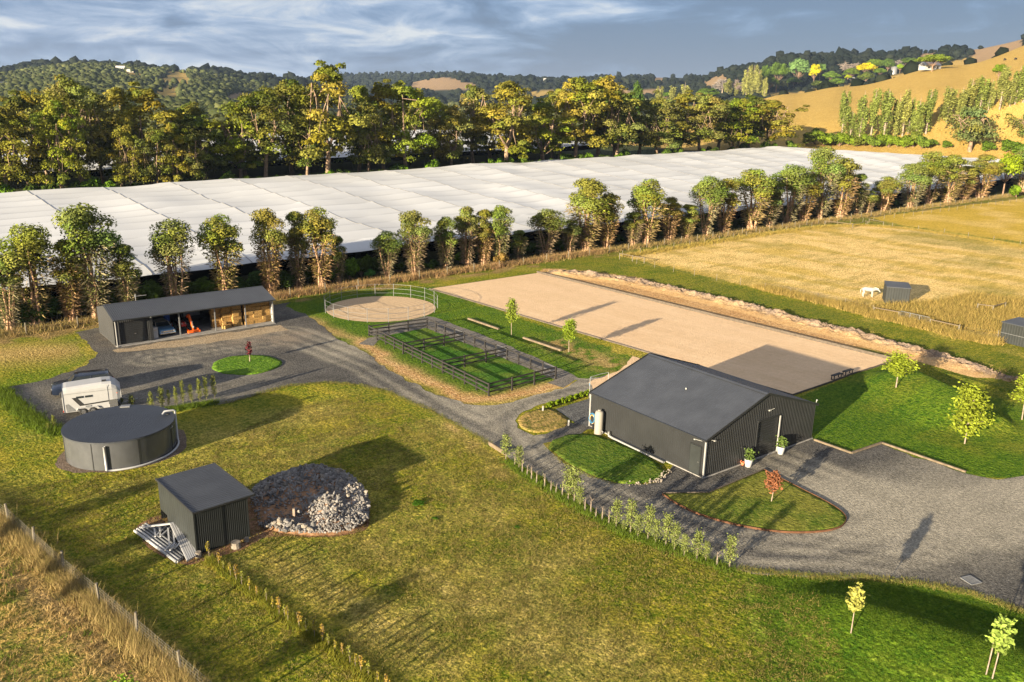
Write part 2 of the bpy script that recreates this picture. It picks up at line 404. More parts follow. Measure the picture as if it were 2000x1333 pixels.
# ------------------------------------------------------------------ ground sheet (to the horizon)
GR_LAWN = ((.064, .112, .003), (.250, .215, .022))
GR_LUSH = ((.032, .085, .005), (.095, .148, .010))
GR_BRIGHT = ((.065, .130, .004), (.140, .165, .012))
GR_STRAW = ((.42, .28, .08), (.74, .54, .23))
GR_GOLD = ((.30, .195, .045), (.40, .28, .085))
GR_ROUGH = ((.085, .12, .012), (.38, .25, .075))
GR_VERGE = ((.16, .10, .04), (.30, .20, .09))
GR_OLIVE = ((.055, .100, .005), (.19, .17, .022))
GR_YEL = ((.32, .235, .022), (.52, .35, .06))
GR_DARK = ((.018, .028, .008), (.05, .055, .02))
GR_ORNG = ((.36, .19, .07), (.50, .33, .16))
GR_WOOD = ((.014, .020, .010), (.028, .033, .016))
GR_TAN = ((.22, .145, .075), (.28, .19, .10))
def build_ground():
    nc, nr = 740, 560
    az = np.linspace(-1.2, 1.2, nc)                      # x/y ratio of the columns
    # rows: from below the drone to the horizon
    t = np.linspace(0, 1, nr); Yr = np.where(t < .72, 22*np.exp(t/.72*math.log(330/22.)), 330*np.exp((t-.72)/.28*math.log(9300/330.)))
    Y, A = np.meshgrid(Yr, az, indexing='ij'); X = Y*A
    # extra apron so that the sheet also carries on beside and behind the camera
    Z = terr(X, Y)
    jx = (vn(X, Y, .45, 3)-.5)*2.2+(vn(X, Y, 1.7, 4)-.5)*.9; jy = (vn(X, Y, .45, 5)-.5)*2.2+(vn(X, Y, 1.7, 6)-.5)*.9
    Xj, Yj = X+jx*.55, Y+jy*.55
    u = Xj*UD[0]+Yj*UD[1]; v = Xj*VD[0]+Yj*VD[1]; u0 = X*UD[0]+Y*UD[1]; v0 = X*VD[0]+Y*VD[1]
    cA = np.zeros(X.shape+(3,)); cB = np.zeros_like(cA)
    def paint(mask, pal, a=1.0):
        m = (mask.astype(float)*a)[..., None]
        cA[:] = cA*(1-m)+np.array(pal[0])*m; cB[:] = cB*(1-m)+np.array(pal[1])*m
    one = np.ones(X.shape)
    paint(one, GR_LAWN)
    # large soft patches of greener and drier turf, mown along the fence
    paint(sm(vn(u, v*1.0, .16, 11), .50, .80)*.7, GR_OLIVE); paint(sm(vn(u*.7, v*1.6, .23, 12), .58, .85)*.5, GR_STRAW, .28)
    paint(sm(vn(u*2.2, v*.35, .35, 13), .5, .9)*.35, GR_YEL, .6)
    # rough grass beyond the wire fence, lower left
    fl = gpoly([(-200, 905), (0, 1007), (67, 1069), (125, 1121), (195, 1179), (268, 1243), (354, 1316), (420, 1380)])
    lf = fl+[np.array([-18, 15.]), np.array([-90, 15.])]
    paint(inpoly(lf, Xj, Yj), GR_ROUGH); m = inpoly(lf, Xj, Yj); paint(m*sm(vn(u, v, .55, 17), .55, .8), GR_BRIGHT, .6)
    band = m*(np.exp(-((polydist(gpoly([(0, 1110), (120, 1190), (200, 1270), (270, 1340)]), X, Y))/1.0)**2)); paint(band, GR_VERGE, .8)
    d = polydist(fl, X, Y); paint(np.exp(-(d/.8)**2)*.8, GR_VERGE, .7)
    # left: patch beside the machinery shed
    pl = gpoly([(-150, 700), (0, 655), (130, 650), (175, 690), (165, 712), (100, 740), (0, 770), (-150, 800)]); m = inpoly(pl, Xj, Yj)
    paint(m, GR_LAWN); paint(m*np.exp(-(polydist(gpoly([(145, 660), (172, 690), (160, 712), (100, 738), (0, 765), (-80, 785)]), X, Y)/2.4)**2), GR_BRIGHT, .9)
    paint(m*np.exp(-(polydist(gpoly([(-60, 695), (110, 688)]), X, Y)/4)**2), GR_ORNG, .55)
    paint(np.exp(-(polydist(gpoly([(0, 760), (40, 800), (75, 830), (120, 850)]), X, Y)/1.3)**2), GR_BRIGHT, .85)
    paint(np.exp(-(polydist(gpoly([(300, 805), (420, 788)]), X, Y)/.7)**2), GR_BRIGHT, .9)
    # main paddock: brighter mown edges and streaks of old mowing lines
    paint(np.exp(-(polydist(gpoly([(408, 1095), (520, 1175), (640, 1262), (760, 1352)]), X, Y)/.45)**2), GR_YEL, .7)
    paint(np.exp(-(polydist(gpoly([(1000, 915), (1100, 978), (1200, 1036), (1300, 1075), (1430, 1120)]), X, Y)/.6)**2), GR_BRIGHT, .8)
    paint(np.exp(-(polydist(gpoly([(735, 1075), (600, 1062), (470, 1062), (400, 1000)]), X, Y)/1.5)**2), GR_OLIVE, .5)
    for pl_, wd_, pal_, a_ in (([(560, 1120), (700, 1180), (860, 1290)], 1.6, GR_STRAW, .30), ([(860, 930), (960, 1010), (1090, 1120)], 1.3, GR_STRAW, .22), ([(700, 1060), (900, 1160), (1080, 1290)], 1.0, GR_STRAW, .25), ([(450, 860), (640, 800)], 2.2, GR_STRAW, .22), ([(880, 830), (960, 900), (1000, 930)], .8, GR_ORNG, .45),
                               ([(1000, 960), (1150, 1060), (1350, 1150)], 1.5, GR_OLIVE, .7), ([(40, 930), (200, 1010), (330, 1150)], 1.6, GR_OLIVE, .6), ([(780, 900), (880, 980), (1000, 1080)], .9, GR_OLIVE, .6), ([(1010, 1170), (1200, 1260), (1300, 1330)], 1.6, GR_STRAW, .20)):
        paint(np.exp(-(polydist(gpoly(pl_), Xj, Yj)/wd_)**2)*(.4+.8*vn(u, v, .9, 18)), pal_, a_)
    # bright lawn right foreground with mowing arcs
    lr = gpoly([(1455, 1112), (1600, 1120), (1800, 1132), (2000, 1190), (2200, 1240), (2300, 1500), (1560, 1500), (1500, 1333), (1470, 1240)])
    dd = polydist(lr, X, Y, True); inn = inpoly(lr, X, Y); paint(sm(np.where(inn, dd, -dd), -2.2, 1.5), GR_LUSH)
    s1, n1, L1 = seg_coords(X, Y, M1A, M1B); ring = np.where(s1 < 0, np.hypot(s1, n1), np.abs(n1))
    PALE = ((.13, .20, .012), (.24, .27, .04)); rg = ring+.8*(vn(X, Y, .5, 19)-.5); br_ = sm(vn(X, Y, 1.1, 20), .25, .6)
    for r0, w0, a0 in ((5.2, .30, .8), (7.4, .25, .65), (3.3, .22, .5), (6.3, .12, .4), (4.2, .12, .35)): paint(inn*np.exp(-((rg-r0)/w0)**2)*(n1 < .5)*br_, PALE, a0)
    # lawn right of the barn
    l2 = gpoly([(1560, 775), (1740, 706), (1850, 735), (2100, 800), (2250, 960), (2000, 935), (1880, 930), (1720, 868), (1665, 885), (1584, 862), (1590, 790)])
    m = inpoly(l2, X, Y); paint(m, GR_LUSH); paint(m*sm(vn(u, v, .33, 21), .45, .8)*.6, GR_OLIVE, .8)
    paint(m*np.exp(-(polydist(gpoly([(1760, 720), (1900, 760), (2050, 800)]), X, Y)/1.6)**2), GR_OLIVE, .8)
    for k in range(9): paint(m*(np.abs(np.hypot(X-M2A[0], Y-M2A[1])-(4.2+k*1.25)) < .28), GR_BRIGHT, .22)
    # lawn between pens and arena
    l3 = gpoly([(560, 585), (640, 570), (836, 560), (1245, 700), (1235, 745), (1110, 740), (960, 780), (720, 700), (560, 620)]); m = inpoly(l3, Xj, Yj)
    paint(m, GR_LUSH); paint(m*sm(u, 66, 80)*sm(vn(u, v, .8, 23), .25, .6), GR_ORNG, .30); paint(m*sm(vn(u, v, .5, 24), .5, .8), GR_BRIGHT, .5)
    paint(m*np.exp(-(polydist(gpoly([(1085, 672), (1160, 700), (1205, 720)]), X, Y)/2.2)**2)*sm(vn(u, v, 1.2, 25), .3, .6), GR_ORNG, .6)
    # strip of scraped earth between the drive and the corral
    paint(np.exp(-(polydist(gpoly([(700, 668), (735, 690), (800, 728), (865, 758), (925, 782), (960, 782), (1030, 766), (1090, 752)]), Xj, Yj)/1.15)**2)*1.0, GR_ORNG, .95)
    paint(np.exp(-(polydist(gpoly([(610, 622), (650, 646), (700, 662)]), Xj, Yj)/1.0)**2), GR_ORNG, .6)
    # verge below the boundary row, dark ground under it
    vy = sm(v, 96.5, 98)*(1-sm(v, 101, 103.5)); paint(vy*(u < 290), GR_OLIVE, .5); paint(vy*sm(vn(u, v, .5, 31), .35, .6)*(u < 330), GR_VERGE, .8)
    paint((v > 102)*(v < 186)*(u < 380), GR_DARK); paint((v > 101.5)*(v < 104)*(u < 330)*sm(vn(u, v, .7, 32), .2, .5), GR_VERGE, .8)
    # back of the arena: grass track, golden paddock, yellow paddock
    st = gpoly([(1060, 500), (1205, 505), (1640, 610), (1705, 630), (1960, 690), (2200, 750), (2200, 860), (2000, 790), (1750, 720), (1056, 530)])
    paint(inpoly(st, Xj, Yj), GR_OLIVE); m = inpoly(st, X, Y); paint(m*sm(vn(u, v*2, .25, 33), .5, .8), GR_LAWN, .6)
    paint(inpoly(gpoly([(1045, 536), (1065, 524), (1150, 530), (1250, 543), (1330, 568), (1465, 599), (1566, 626), (1667, 651), (1769, 679), (1850, 702), (1900, 715), (1880, 725), (1760, 706), (1700, 696)]), X, Y)*1.0, GR_ORNG)
    paint(np.exp(-(polydist(gpoly([(1690, 685), (1770, 704), (1860, 722)]), Xj, Yj)/1.2)**2), GR_LAWN, .9)
    pad = gpoly([(1215, 500), (1480, 460), (1640, 437), (1760, 443), (2000, 478), (2300, 520), (2300, 760), (1990, 672), (1950, 668), (1640, 600), (1400, 545)])
    m = inpoly(pad, Xj, Yj); paint(m, GR_STRAW); paint(m*sm(vn(u*2.5, v*.6, .14, 34), .50, .8), GR_YEL, .6); paint(m*sm(vn(u*.8, v*3.0, .35, 36), .55, .8), GR_OLIVE, .30); paint(m*sm(vn(u, v, .09, 35), .6, .9), GR_OLIVE, .4)
    dd = polydist(pad, X, Y, True); paint(m*np.exp(-(dd/1.6)**2), GR_YEL, .6)
    lane = gpoly([(1090, 500), (1400, 452), (1700, 415), (1990, 385), (2200, 370), (2200, 385), (1700, 432), (1480, 457), (1215, 500)])
    paint(inpoly(lane, Xj, Yj), GR_OLIVE, .8); paint(inpoly(lane, Xj, Yj)*sm(vn(u, v, .4, 37), .5, .7), GR_VERGE, .6)
    yp = gpoly([(1700, 425), (2000, 388), (2400, 350), (2400, 520), (2000, 474), (1760, 440)]); m = inpoly(yp, Xj, Yj); paint(m, GR_YEL); paint(m*sm(vn(u, v, .12, 38), .45, .8), GR_STRAW, .5)
    # beyond the netting
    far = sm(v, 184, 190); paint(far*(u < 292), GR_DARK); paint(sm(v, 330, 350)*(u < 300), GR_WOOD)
    dl = (u-285)*.60+(v-182)*.80; hill = (dl > 4) & (u > 280) & (v > 112); paint(hill*1.0, GR_GOLD)
    m = hill*(Y > 560); 
    # fields on the hills
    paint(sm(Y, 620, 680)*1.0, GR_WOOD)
    gh = wpoly([(1490, 190), (1500, 184), (1600, 173), (1740, 152), (1830, 128), (1900, 110), (2000, 90), (2300, 40), (2300, 330), (1540, 300)])
    paint(inpoly(gh, X, Y)*1.0, GR_GOLD)
    for P, pal, a in FIELDS: paint(inpoly(FW_[id(P)], X+jx*4, Y+jy*4)*1.0, pal, a)
    V = np.stack([X, Y, Z], -1).reshape(-1, 3); i = np.arange(nr*nc).reshape(nr, nc)
    Fq = np.stack([i[:-1, :-1], i[:-1, 1:], i[1:, 1:], i[1:, :-1]], -1).reshape(-1, 4)
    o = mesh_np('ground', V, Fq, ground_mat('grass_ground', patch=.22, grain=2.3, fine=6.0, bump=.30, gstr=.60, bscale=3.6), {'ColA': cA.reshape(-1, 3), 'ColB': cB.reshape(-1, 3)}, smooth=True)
    tag(o, kind='structure')
    # apron: plain turf beside and behind, just outside the main sheet
    mb = MB(); E = 9300.0
    mb.quad((-E, -3000, -.6), (E, -3000, -.6), (E, 22, -.6), (-E, 22, -.6))
    for s_ in (-1, 1):
        a = (s_*22*1.2, 22, 0); b = (s_*E*1.2, E, float(terr(np.array([s_*E*1.2]), np.array([E]))[0]))
        mb.poly([(s_*22*1.2, 22, -.6), (s_*E*1.6, 22, -.6), (s_*E*1.6, E, 40), (s_*E*1.2, E, 40)][::s_])
    tag(mb.build('outlying_ground', mat('outlying_turf', (.10, .11, .03), .95, .4, .1)), kind='structure')
FIELDS = [
 ([(292, 160), (330, 143), (345, 140), (372, 150), (372, 165), (330, 162)], GR_GOLD, 1),
 ([(298, 175), (345, 168), (352, 190), (310, 192)], GR_GOLD, 1),
 ([(225, 140), (290, 146), (262, 152)], GR_GOLD, .8),
 ([(470, 180), (600, 176), (590, 190), (430, 195)], GR_TAN, .7),
 ([(530, 150), (610, 148), (605, 158), (545, 156)], GR_TAN, .8),
 ([(800, 160), (880, 153), (940, 168), (905, 176), (850, 178), (805, 172)], GR_TAN, 1),
 ([(1000, 182), (1080, 178), (1110, 186), (1060, 193), (1010, 190)], GR_GOLD, .8),
 ([(1180, 178), (1290, 176), (1280, 186), (1190, 188)], GR_TAN, .9),
 ([(1270, 152), (1330, 142), (1340, 152), (1290, 165)], GR_TAN, .8),
 ([(1370, 158), (1420, 148), (1420, 170), (1375, 172)], GR_TAN, .8),
 ([(1880, 105), (2000, 70), (2000, 90), (1900, 108)], GR_TAN, 1),
 ([(1790, 105), (1840, 100), (1840, 112), (1795, 118)], GR_TAN, .9),
]
FW_ = {id(P): wpoly(P) for P, _, _ in FIELDS}
build_ground()

# ------------------------------------------------------------------ sheets laid on the ground
def sheet(name, outline, z, mt, step=.6, colfn=None, wob=.0, kind='structure', thick=0.0):
    """outline: world xy. Constrained triangulation with interior points, draped on the terrain."""
    pts = [np.asarray(p[:2], float) for p in outline]; dense = []
    for i, p in enumerate(pts):
        q = pts[(i+1) % len(pts)]; n = max(1, int(np.linalg.norm(q-p)/step))
        for k in range(n): dense.append(p+(q-p)*k/n)
    dense = np.array(dense)
    if wob:
        nx = vn(dense[:, 0], dense[:, 1], .9, 41)-.5; ny = vn(dense[:, 0], dense[:, 1], .9, 42)-.5
        nx2 = vn(dense[:, 0], dense[:, 1], 3.1, 43)-.5; ny2 = vn(dense[:, 0], dense[:, 1], 3.1, 44)-.5
        dense = dense+np.stack([nx+nx2*.6, ny+ny2*.6], 1)*wob
    x0, y0 = dense.min(0); x1, y1 = dense.max(0)
    gx, gy = np.meshgrid(np.arange(x0, x1, step), np.arange(y0, y1, step)); gx = gx.ravel()+.001; gy = gy.ravel()+.001
    keep = inpoly([tuple(p) for p in dense], gx, gy)
    gx, gy = gx[keep], gy[keep]; dk = polydist([tuple(p) for p in dense], gx, gy, True) > step*.45; gx, gy = gx[dk], gy[dk]
    nb = len(dense); co = [Vector(p) for p in dense]+[Vector((a, b)) for a, b in zip(gx, gy)]
    vs, es, fs, _, _, _ = delaunay_2d_cdt(co, [(i, (i+1) % nb) for i in range(nb)], [], 1, 1e-4)
    V = np.array([(p.x, p.y, 0) for p in vs]); V[:, 2] = terr(V[:, 0], V[:, 1])+z
    Fq = [tuple(f) for f in fs if len(f) == 3]
    Fq = np.array(Fq)
    if thick:
        ed = {}
        for f_ in Fq:
            for a, b in ((f_[0], f_[1]), (f_[1], f_[2]), (f_[2], f_[0])): ed[(a, b)] = 1
        bd = [(a, b) for a, b in ed if (b, a) not in ed]; ids = sorted({a for e in bd for a in e}); mp = {a: len(V)+k for k, a in enumerate(ids)}
        low = V[ids].copy(); low[:, 2] -= thick; V = np.concatenate([V, low]); ex = []
        for a, b in bd: ex += [(b, a, mp[a]), (b, mp[a], mp[b])]
        Fq = np.concatenate([Fq, np.array(ex)])
    cA, cB = colfn(V[:, 0], V[:, 1])
    o = mesh_np(name, V, Fq, mt, {'ColA': cA, 'ColB': cB}, smooth=not thick)
    return tag(o, kind=kind)
def flat(a, b):
    return lambda X, Y: (np.tile(a, (len(X), 1)), np.tile(b, (len(X), 1)))
MG = ground_mat('gravel', patch=.35, grain=4.2, fine=13, bump=.085, gstr=.50, bscale=7)
MS = ground_mat('arena_sand', patch=.3, grain=2.0, fine=9, bump=.075, gstr=.18, stretch=2.5, bscale=4.0)
MGR = ground_mat('lawn_turf', patch=.4, grain=2.4, fine=6.0, bump=.17, gstr=.5, bscale=4.0)
DR = [(15, 757), (100, 741), (168, 714), (192, 690), (165, 668), (150, 650), (210, 636), (300, 620), (540, 595), (566, 590), (560, 600), (602, 616), (648, 655), (712, 690), (765, 727), (850, 772), (905, 789), (950, 793), (1000, 786), (1060, 768), (1110, 755), (1128, 745), (1118, 738), (1150, 742), (1240, 720), (1262, 742), (1200, 800), (1153, 772), (1100, 781), (1060, 789), (1022, 803), (1005, 822), (1012, 838), (1042, 850), (1064, 848), (1115, 826), (1150, 828), (1158, 838), (1120, 850), (1065, 868), (1100, 905), (1150, 930), (1200, 945), (1235, 948), (1285, 945), (1310, 915), (1330, 900), (1500, 800), (1583, 855), (1592, 862), (1665, 885), (1720, 868), (1885, 925), (1945, 938), (2000, 930), (2200, 915), (2250, 1250), (2000, 1195), (1950, 1178), (1900, 1160), (1800, 1140), (1700, 1130), (1600, 1128), (1500, 1122), (1440, 1112), (1380, 1092), (1300, 1060), (1200, 1020), (1100, 958), (1000, 898), (960, 872), (925, 848), (880, 822), (830, 797), (760, 766), (700, 752), (640, 747), (560, 754), (480, 778), (430, 790), (340, 800), (290, 806), (240, 835), (105, 838), (62, 800)]
TR = [gpoly(p) for p in ([(560, 650), (640, 680), (730, 715), (860, 795), (960, 850), (1060, 918), (1180, 985), (1300, 1030), (1430, 1078), (1600, 1092), (1750, 1060), (1900, 1000), (2100, 960)],
                         [(940, 835), (985, 815), (1030, 787), (1090, 768), (1150, 755)], [(300, 700), (420, 680), (560, 660)], [(1020, 890), (990, 850), (985, 815)], [(1520, 900), (1640, 950), (1760, 1000), (1900, 1030)])]
def gravel_col(X, Y):
    n1 = vn(X, Y, .35, 51); n2 = vn(X, Y, 1.1, 52); n3 = vn(X, Y, .12, 53)
    d = np.min([polydist(p, X, Y) for p in TR], 0)
    band = np.exp(-((d-.85)/.45)**2)+.9*np.exp(-((d-2.3)/.5)**2)
    band *= .6+.6*n1
    rgt = np.exp(-(polydist(gpoly([(1700, 985), (2050, 1010)]), X, Y)/7)**2)*1.1
    lft = np.exp(-(polydist(gpoly([(250, 660), (560, 660)]), X, Y)/3.2)**2)*.8*n2*1.5
    k = np.clip(band*.95+rgt*.9+(n3-.5)*.9+(n2-.5)*.3-.05, 0, 1)[:, None]
    A = np.array([.048, .046, .043])*(1-k)+np.array([.20, .182, .142])*k; B = np.array([.110, .104, .094])*(1-k)+np.array([.31, .28, .22])*k
    l = np.clip(lft, 0, .8)[:, None]; A = A*(1-l)+np.array([.19, .155, .11])*l; B = B*(1-l)+np.array([.25, .20, .15])*l
    return A, B
sheet('gravel_driveway', gpoly(DR), .02, MG, .7, gravel_col, wob=.5)
sheet('gravel_lane', gpoly([(700, 672), (722, 660), (760, 655), (722, 655), (720, 645), (834, 618), (850, 620), (985, 672), (1098, 722), (1130, 740), (1100, 757), (1070, 748), (1085, 742), (988, 702), (905, 669), (834, 643), (740, 664), (728, 676)]), .012, MG, .6, flat((.10, .095, .085), (.19, .17, .145)), wob=.3)
ARENA = [G(*p)[:2] for p in ((838, 565), (1049, 534), (1747, 705.4), (1549, 773))]
def sand_col(X, Y):
    u = X*UD[0]+Y*UD[1]; v = X*VD[0]+Y*VD[1]; s = .5+.5*np.sin((u+.5*vn(u, v, .5, 63))*2*PI/1.0); sw = .5+.5*np.sin(np.hypot(u-67, v-82)*2*PI/.9); k_ = np.exp(-((v-88)/7)**2); s = s*(1-k_)+sw*k_
    n = vn(u*1.5, v*.3, .5, 61)*.45+s*.20+.35*vn(u, v, 1.5, 64); n = n[:, None]
    A = np.array([.50, .345, .20])*(1-n)+np.array([.60, .435, .27])*n; return A, A*1.1
sheet('arena_sand', ARENA, .035, MS, .3, sand_col)
# patch of sand beyond the barn corner
sheet('sand_apron', gpoly([(1235, 697), (1262, 706), (1330, 740), (1200, 800), (1150, 748), (1215, 722)]), .03, MS, .5, sand_col, wob=.3)
PEN_C = (G(636, 610)[:2]+G(849, 596)[:2])/2; PEN_R = np.linalg.norm(G(636, 610)[:2]-G(849, 596)[:2])/2
def pen_col(X, Y):
    r = np.hypot(X-PEN_C[0], Y-PEN_C[1]); s = (.5+.5*np.sin(r*2*PI/.75+1.5*vn(X, Y, .5, 62)))[:, None]*.5
    A = np.array([.40, .285, .17])*(1-s)+np.array([.56, .42, .265])*s; return A, A*1.12
sheet('round_pen_sand', [PEN_C+(PEN_R-.1)*np.array([math.cos(a), math.sin(a)]) for a in np.linspace(0, 2*PI, 40, endpoint=False)], .03, MS, .25, pen_col)
sheet('slab_path', gpoly([(1085, 800), (1165, 775), (1200, 800), (1160, 838), (1125, 828)]), .034, MG, .6, flat((.07, .07, .07), (.12, .12, .115)))
# islands and lawns standing a little above the gravel
sheet('round_lawn_island', smooth_closed(gpoly([(412, 716), (430, 702), (480, 694), (530, 698), (553, 708), (540, 722), (500, 733), (450, 733), (420, 727)])), .10, MGR, .4, flat((.05, .125, .008), (.10, .17, .016)), wob=.25, thick=.12)
ISL = gpoly([(1293, 967), (1382, 965), (1492, 920)])+smooth_closed(gpoly([(1492, 920), (1560, 955), (1620, 985), (1650, 1006), (1654, 1020), (1640, 1034), (1600, 1042), (1530, 1043), (1450, 1031), (1370, 1010), (1320, 986), (1293, 967)]), 2)[3:-3]
def isl_col(X, Y):
    n = sm(vn(X, Y, .45, 66), .4, .8)[:, None]; A = np.array([.06, .105, .010])*(1-n)+np.array([.12, .13, .02])*n; return A, A*.4+np.array([.11, .10, .02])
_sg = gpoly([(1293, 967), (1492, 920)]); ISL = ISL[:3]+[p for p in ISL[3:] if polydist(_sg, np.array([p[0]]), np.array([p[1]]))[0] > .3]
ISL_OUT = [tuple(p) for p in ISL]
sheet('front_lawn_island', ISL, .11, MGR, .4, isl_col, thick=.12)
sheet('side_lawn', smooth_closed(gpoly([(1066, 868), (1120, 846), (1185, 856), (1250, 885), (1303, 920), (1290, 938), (1235, 947), (1195, 943), (1150, 928), (1100, 900)]), 1), .09, MGR, .4, flat((.040, .090, .008), (.09, .12, .016)), wob=.2, thick=.11)
sheet('small_lawn_island', smooth_closed(gpoly([(1008, 822), (1028, 806), (1075, 796), (1118, 824), (1100, 836), (1050, 848), (1018, 838)]), 2), .08, MGR, .4, flat((.11, .11, .02), (.30, .20, .07)), wob=.2, thick=.1)
def yard_col(X, Y):
    n = sm(vn(X, Y, .7, 68), .35, .75)[:, None]; A = np.array([.035, .090, .008])*(1-n)+np.array([.08, .12, .015])*n; return A, A*1.35
sheet('corral_lawn', gpoly([(735, 660), (834, 641), (1078, 740), (957, 766)]), .014, MGR, .5, yard_col, wob=.3)
# bare earth round the tank, the shed and the rubble
sheet('tank_apron', smooth_closed(gpoly([(108, 905), (125, 880), (180, 860), (350, 830), (368, 862), (355, 885), (300, 908), (220, 924), (150, 924), (115, 918)]), 2), .012, MG, .5, flat((.10, .075, .055), (.17, .13, .10)), wob=.25)
sheet('shed_apron', smooth_closed(gpoly([(256, 1035), (300, 1005), (400, 1000), (520, 960), (560, 925), (640, 915), (700, 945), (722, 985), (722, 1030), (690, 1048), (610, 1052), (535, 1045), (480, 1070), (400, 1100), (350, 1108), (300, 1075)]), 2), .010, MG, .5, flat((.11, .055, .030), (.26, .15, .085)), wob=.3)
sheet('shed_frontage', gpoly([(222, 684), (545, 636), (560, 646), (400, 672), (232, 690)]), .03, MG, .5, flat((.24, .18, .11), (.34, .27, .18)), wob=.5)
# ------------------------------------------------------------------ frames for the buildings
def frame(A, B):
    d = np.asarray(B)[:2]-np.asarray(A)[:2]; return (float(A[0]), float(A[1]), 0.0), math.atan2(d[1], d[0])
def fpt(fr, x, y, z=0.0):
    (ox, oy, oz), a = fr; return np.array([ox+x*math.cos(a)-y*math.sin(a), oy+x*math.sin(a)+y*math.cos(a), z])
def cyl(c, r, h, n=12, r2=None): return MB().lathe([(r, 0), (r2 or r, h)], n, c)
# ================= barn
FB = frame(G(1373, 935), G(1583, 858)); BW, BL, EH, RH = 13.0, 11.9, 2.98, 5.1
barn = thing('barn', 'large charcoal steel barn with a low gable roof beside the sand arena', 'barn', FB[0], FB[1])
SD, SR = M['steel_dark'], M['steel_roof']
DX0, DX1, DH = 5.75, 8.35, 3.0
m = MB()
def gable(y, nrm, x0, x1):
    """ribbed piece of gable wall between x0 and x1, rising with the roof"""
    z0 = EH+(RH-EH)*(1-abs(x0-BW/2)/(BW/2)); z1 = EH+(RH-EH)*(1-abs(x1-BW/2)/(BW/2))
    m.corr((x0, y, 0), (x1-x0, 0, 0), (0, 0, z0-.06), .2, .02, (0, nrm, 0), top2=(0, 0, z1-.06))
gable(0, -1, 0, DX0); gable(0, -1, DX1, BW)
m.corr((DX0, 0, DH), (BW/2-DX0, 0, 0), (0, 0, EH+(RH-EH)*DX0/(BW/2)-DH-.06), .2, .02, (0, -1, 0), top2=(0, 0, RH-DH-.06))
m.corr((BW/2, 0, DH), (DX1-BW/2, 0, 0), (0, 0, RH-DH-.06), .2, .02, (0, -1, 0), top2=(0, 0, EH+(RH-EH)*(BW-DX1)/(BW/2)-DH-.06))
m.build('front_wall', SD, barn)
m = MB(); gable(BL, 1, 0, BW/2); gable(BL, 1, BW/2, BW); m.build('back_wall', SD, barn)
MB().corr((0, 0, .1), (0, BL, 0), (0, 0, EH-.16), .2, .02, (-1, 0, 0)).build('side_wall', SD, barn)
MB().corr((BW, 0, .1), (0, BL, 0), (0, 0, EH-.16), .2, .02, (1, 0, 0)).build('side_wall', SD, barn)
sl = math.hypot(BW/2, RH-EH); th = math.atan2(RH-EH, BW/2); ov = .12
for s_, x0 in ((1, 0), (-1, BW)):
    MB().corr((x0-s_*ov*math.cos(th), -ov, EH-ov*math.sin(th)), (0, BL+2*ov, 0), (s_*(BW/2+ov), 0, (RH-EH)+ov*math.sin(th)), .25, .02, (0, 0, 1)).build('roof', SR, barn)
m = MB(); m.quad((BW/2-.2, -ov, RH+.0), (BW/2, -ov, RH+.06), (BW/2, BL+ov, RH+.06), (BW/2-.2, BL+ov, RH)); m.quad((BW/2, -ov, RH+.06), (BW/2+.2, -ov, RH), (BW/2+.2, BL+ov, RH), (BW/2, BL+ov, RH+.06))
m.build('ridge_cap', SR, barn)
for s_, x0 in ((-1, -.02), (1, BW+.02)):
    m = MB(); m.box((x0+s_*.13, BL/2, EH-.08), (.14, BL+.3, .12)); m.build('gutter', SD, barn)
m = MB()
for a, b in (((-.15, -ov-.02, EH-.05), (BW/2-.01, -ov-.02, RH+.02)), ((BW/2, -ov-.02, RH+.02), (BW+.15, -ov-.02, EH-.05)), ((-.15, BL+ov+.02, EH-.05), (BW/2, BL+ov+.02, RH+.02)), ((BW/2, BL+ov+.02, RH+.02), (BW+.15, BL+ov+.02, EH-.05))): MB().bar(a, b, .04, .17).build('barge_trim', SD, barn)
# roller door, its white guide on the right, concrete sill
m = MB()
for k in range(30): m.box(((DX0+DX1)/2, .07+(.012 if k % 2 else 0), DH*(k+.5)/30), (DX1-DX0-.02, .03, DH/30-.004))
rd = m.build('roller_door', SD, barn)
m = MB(); m.box((DX1+.04, -.05, DH/2), (.10, .08, DH)); m.build('door_guide', M['trim_white'], barn)
m = MB(); m.box((DX0-.06, -.04, DH/2), (.10, .06, DH)); m.box(((DX0+DX1)/2, -.04, DH+.06), (DX1-DX0+.1, .06, .12)); m.build('door_frame', SD, barn)
MB().box((BW/2, BL/2, .03), (BW+.16, BL+.16, .1)).build('floor_slab', M['concrete'], barn)
# side access door
sdr = MB().box((-.04, .85, 1.15), (.05, .95, 2.2)).build('side_door', M['steel_grey'], barn)
MB().box((-.085, .50, 1.1), (.03, .12, .06)).build('handle', M['chrome'], sdr)
m = MB(); m.box((-.045, .33, 1.16), (.03, .05, 2.3)); m.box((-.045, 1.37, 1.16), (.03, .05, 2.3)); m.box((-.045, .85, 2.31), (.03, 1.09, .05)); m.build('door_trim', SD, barn)
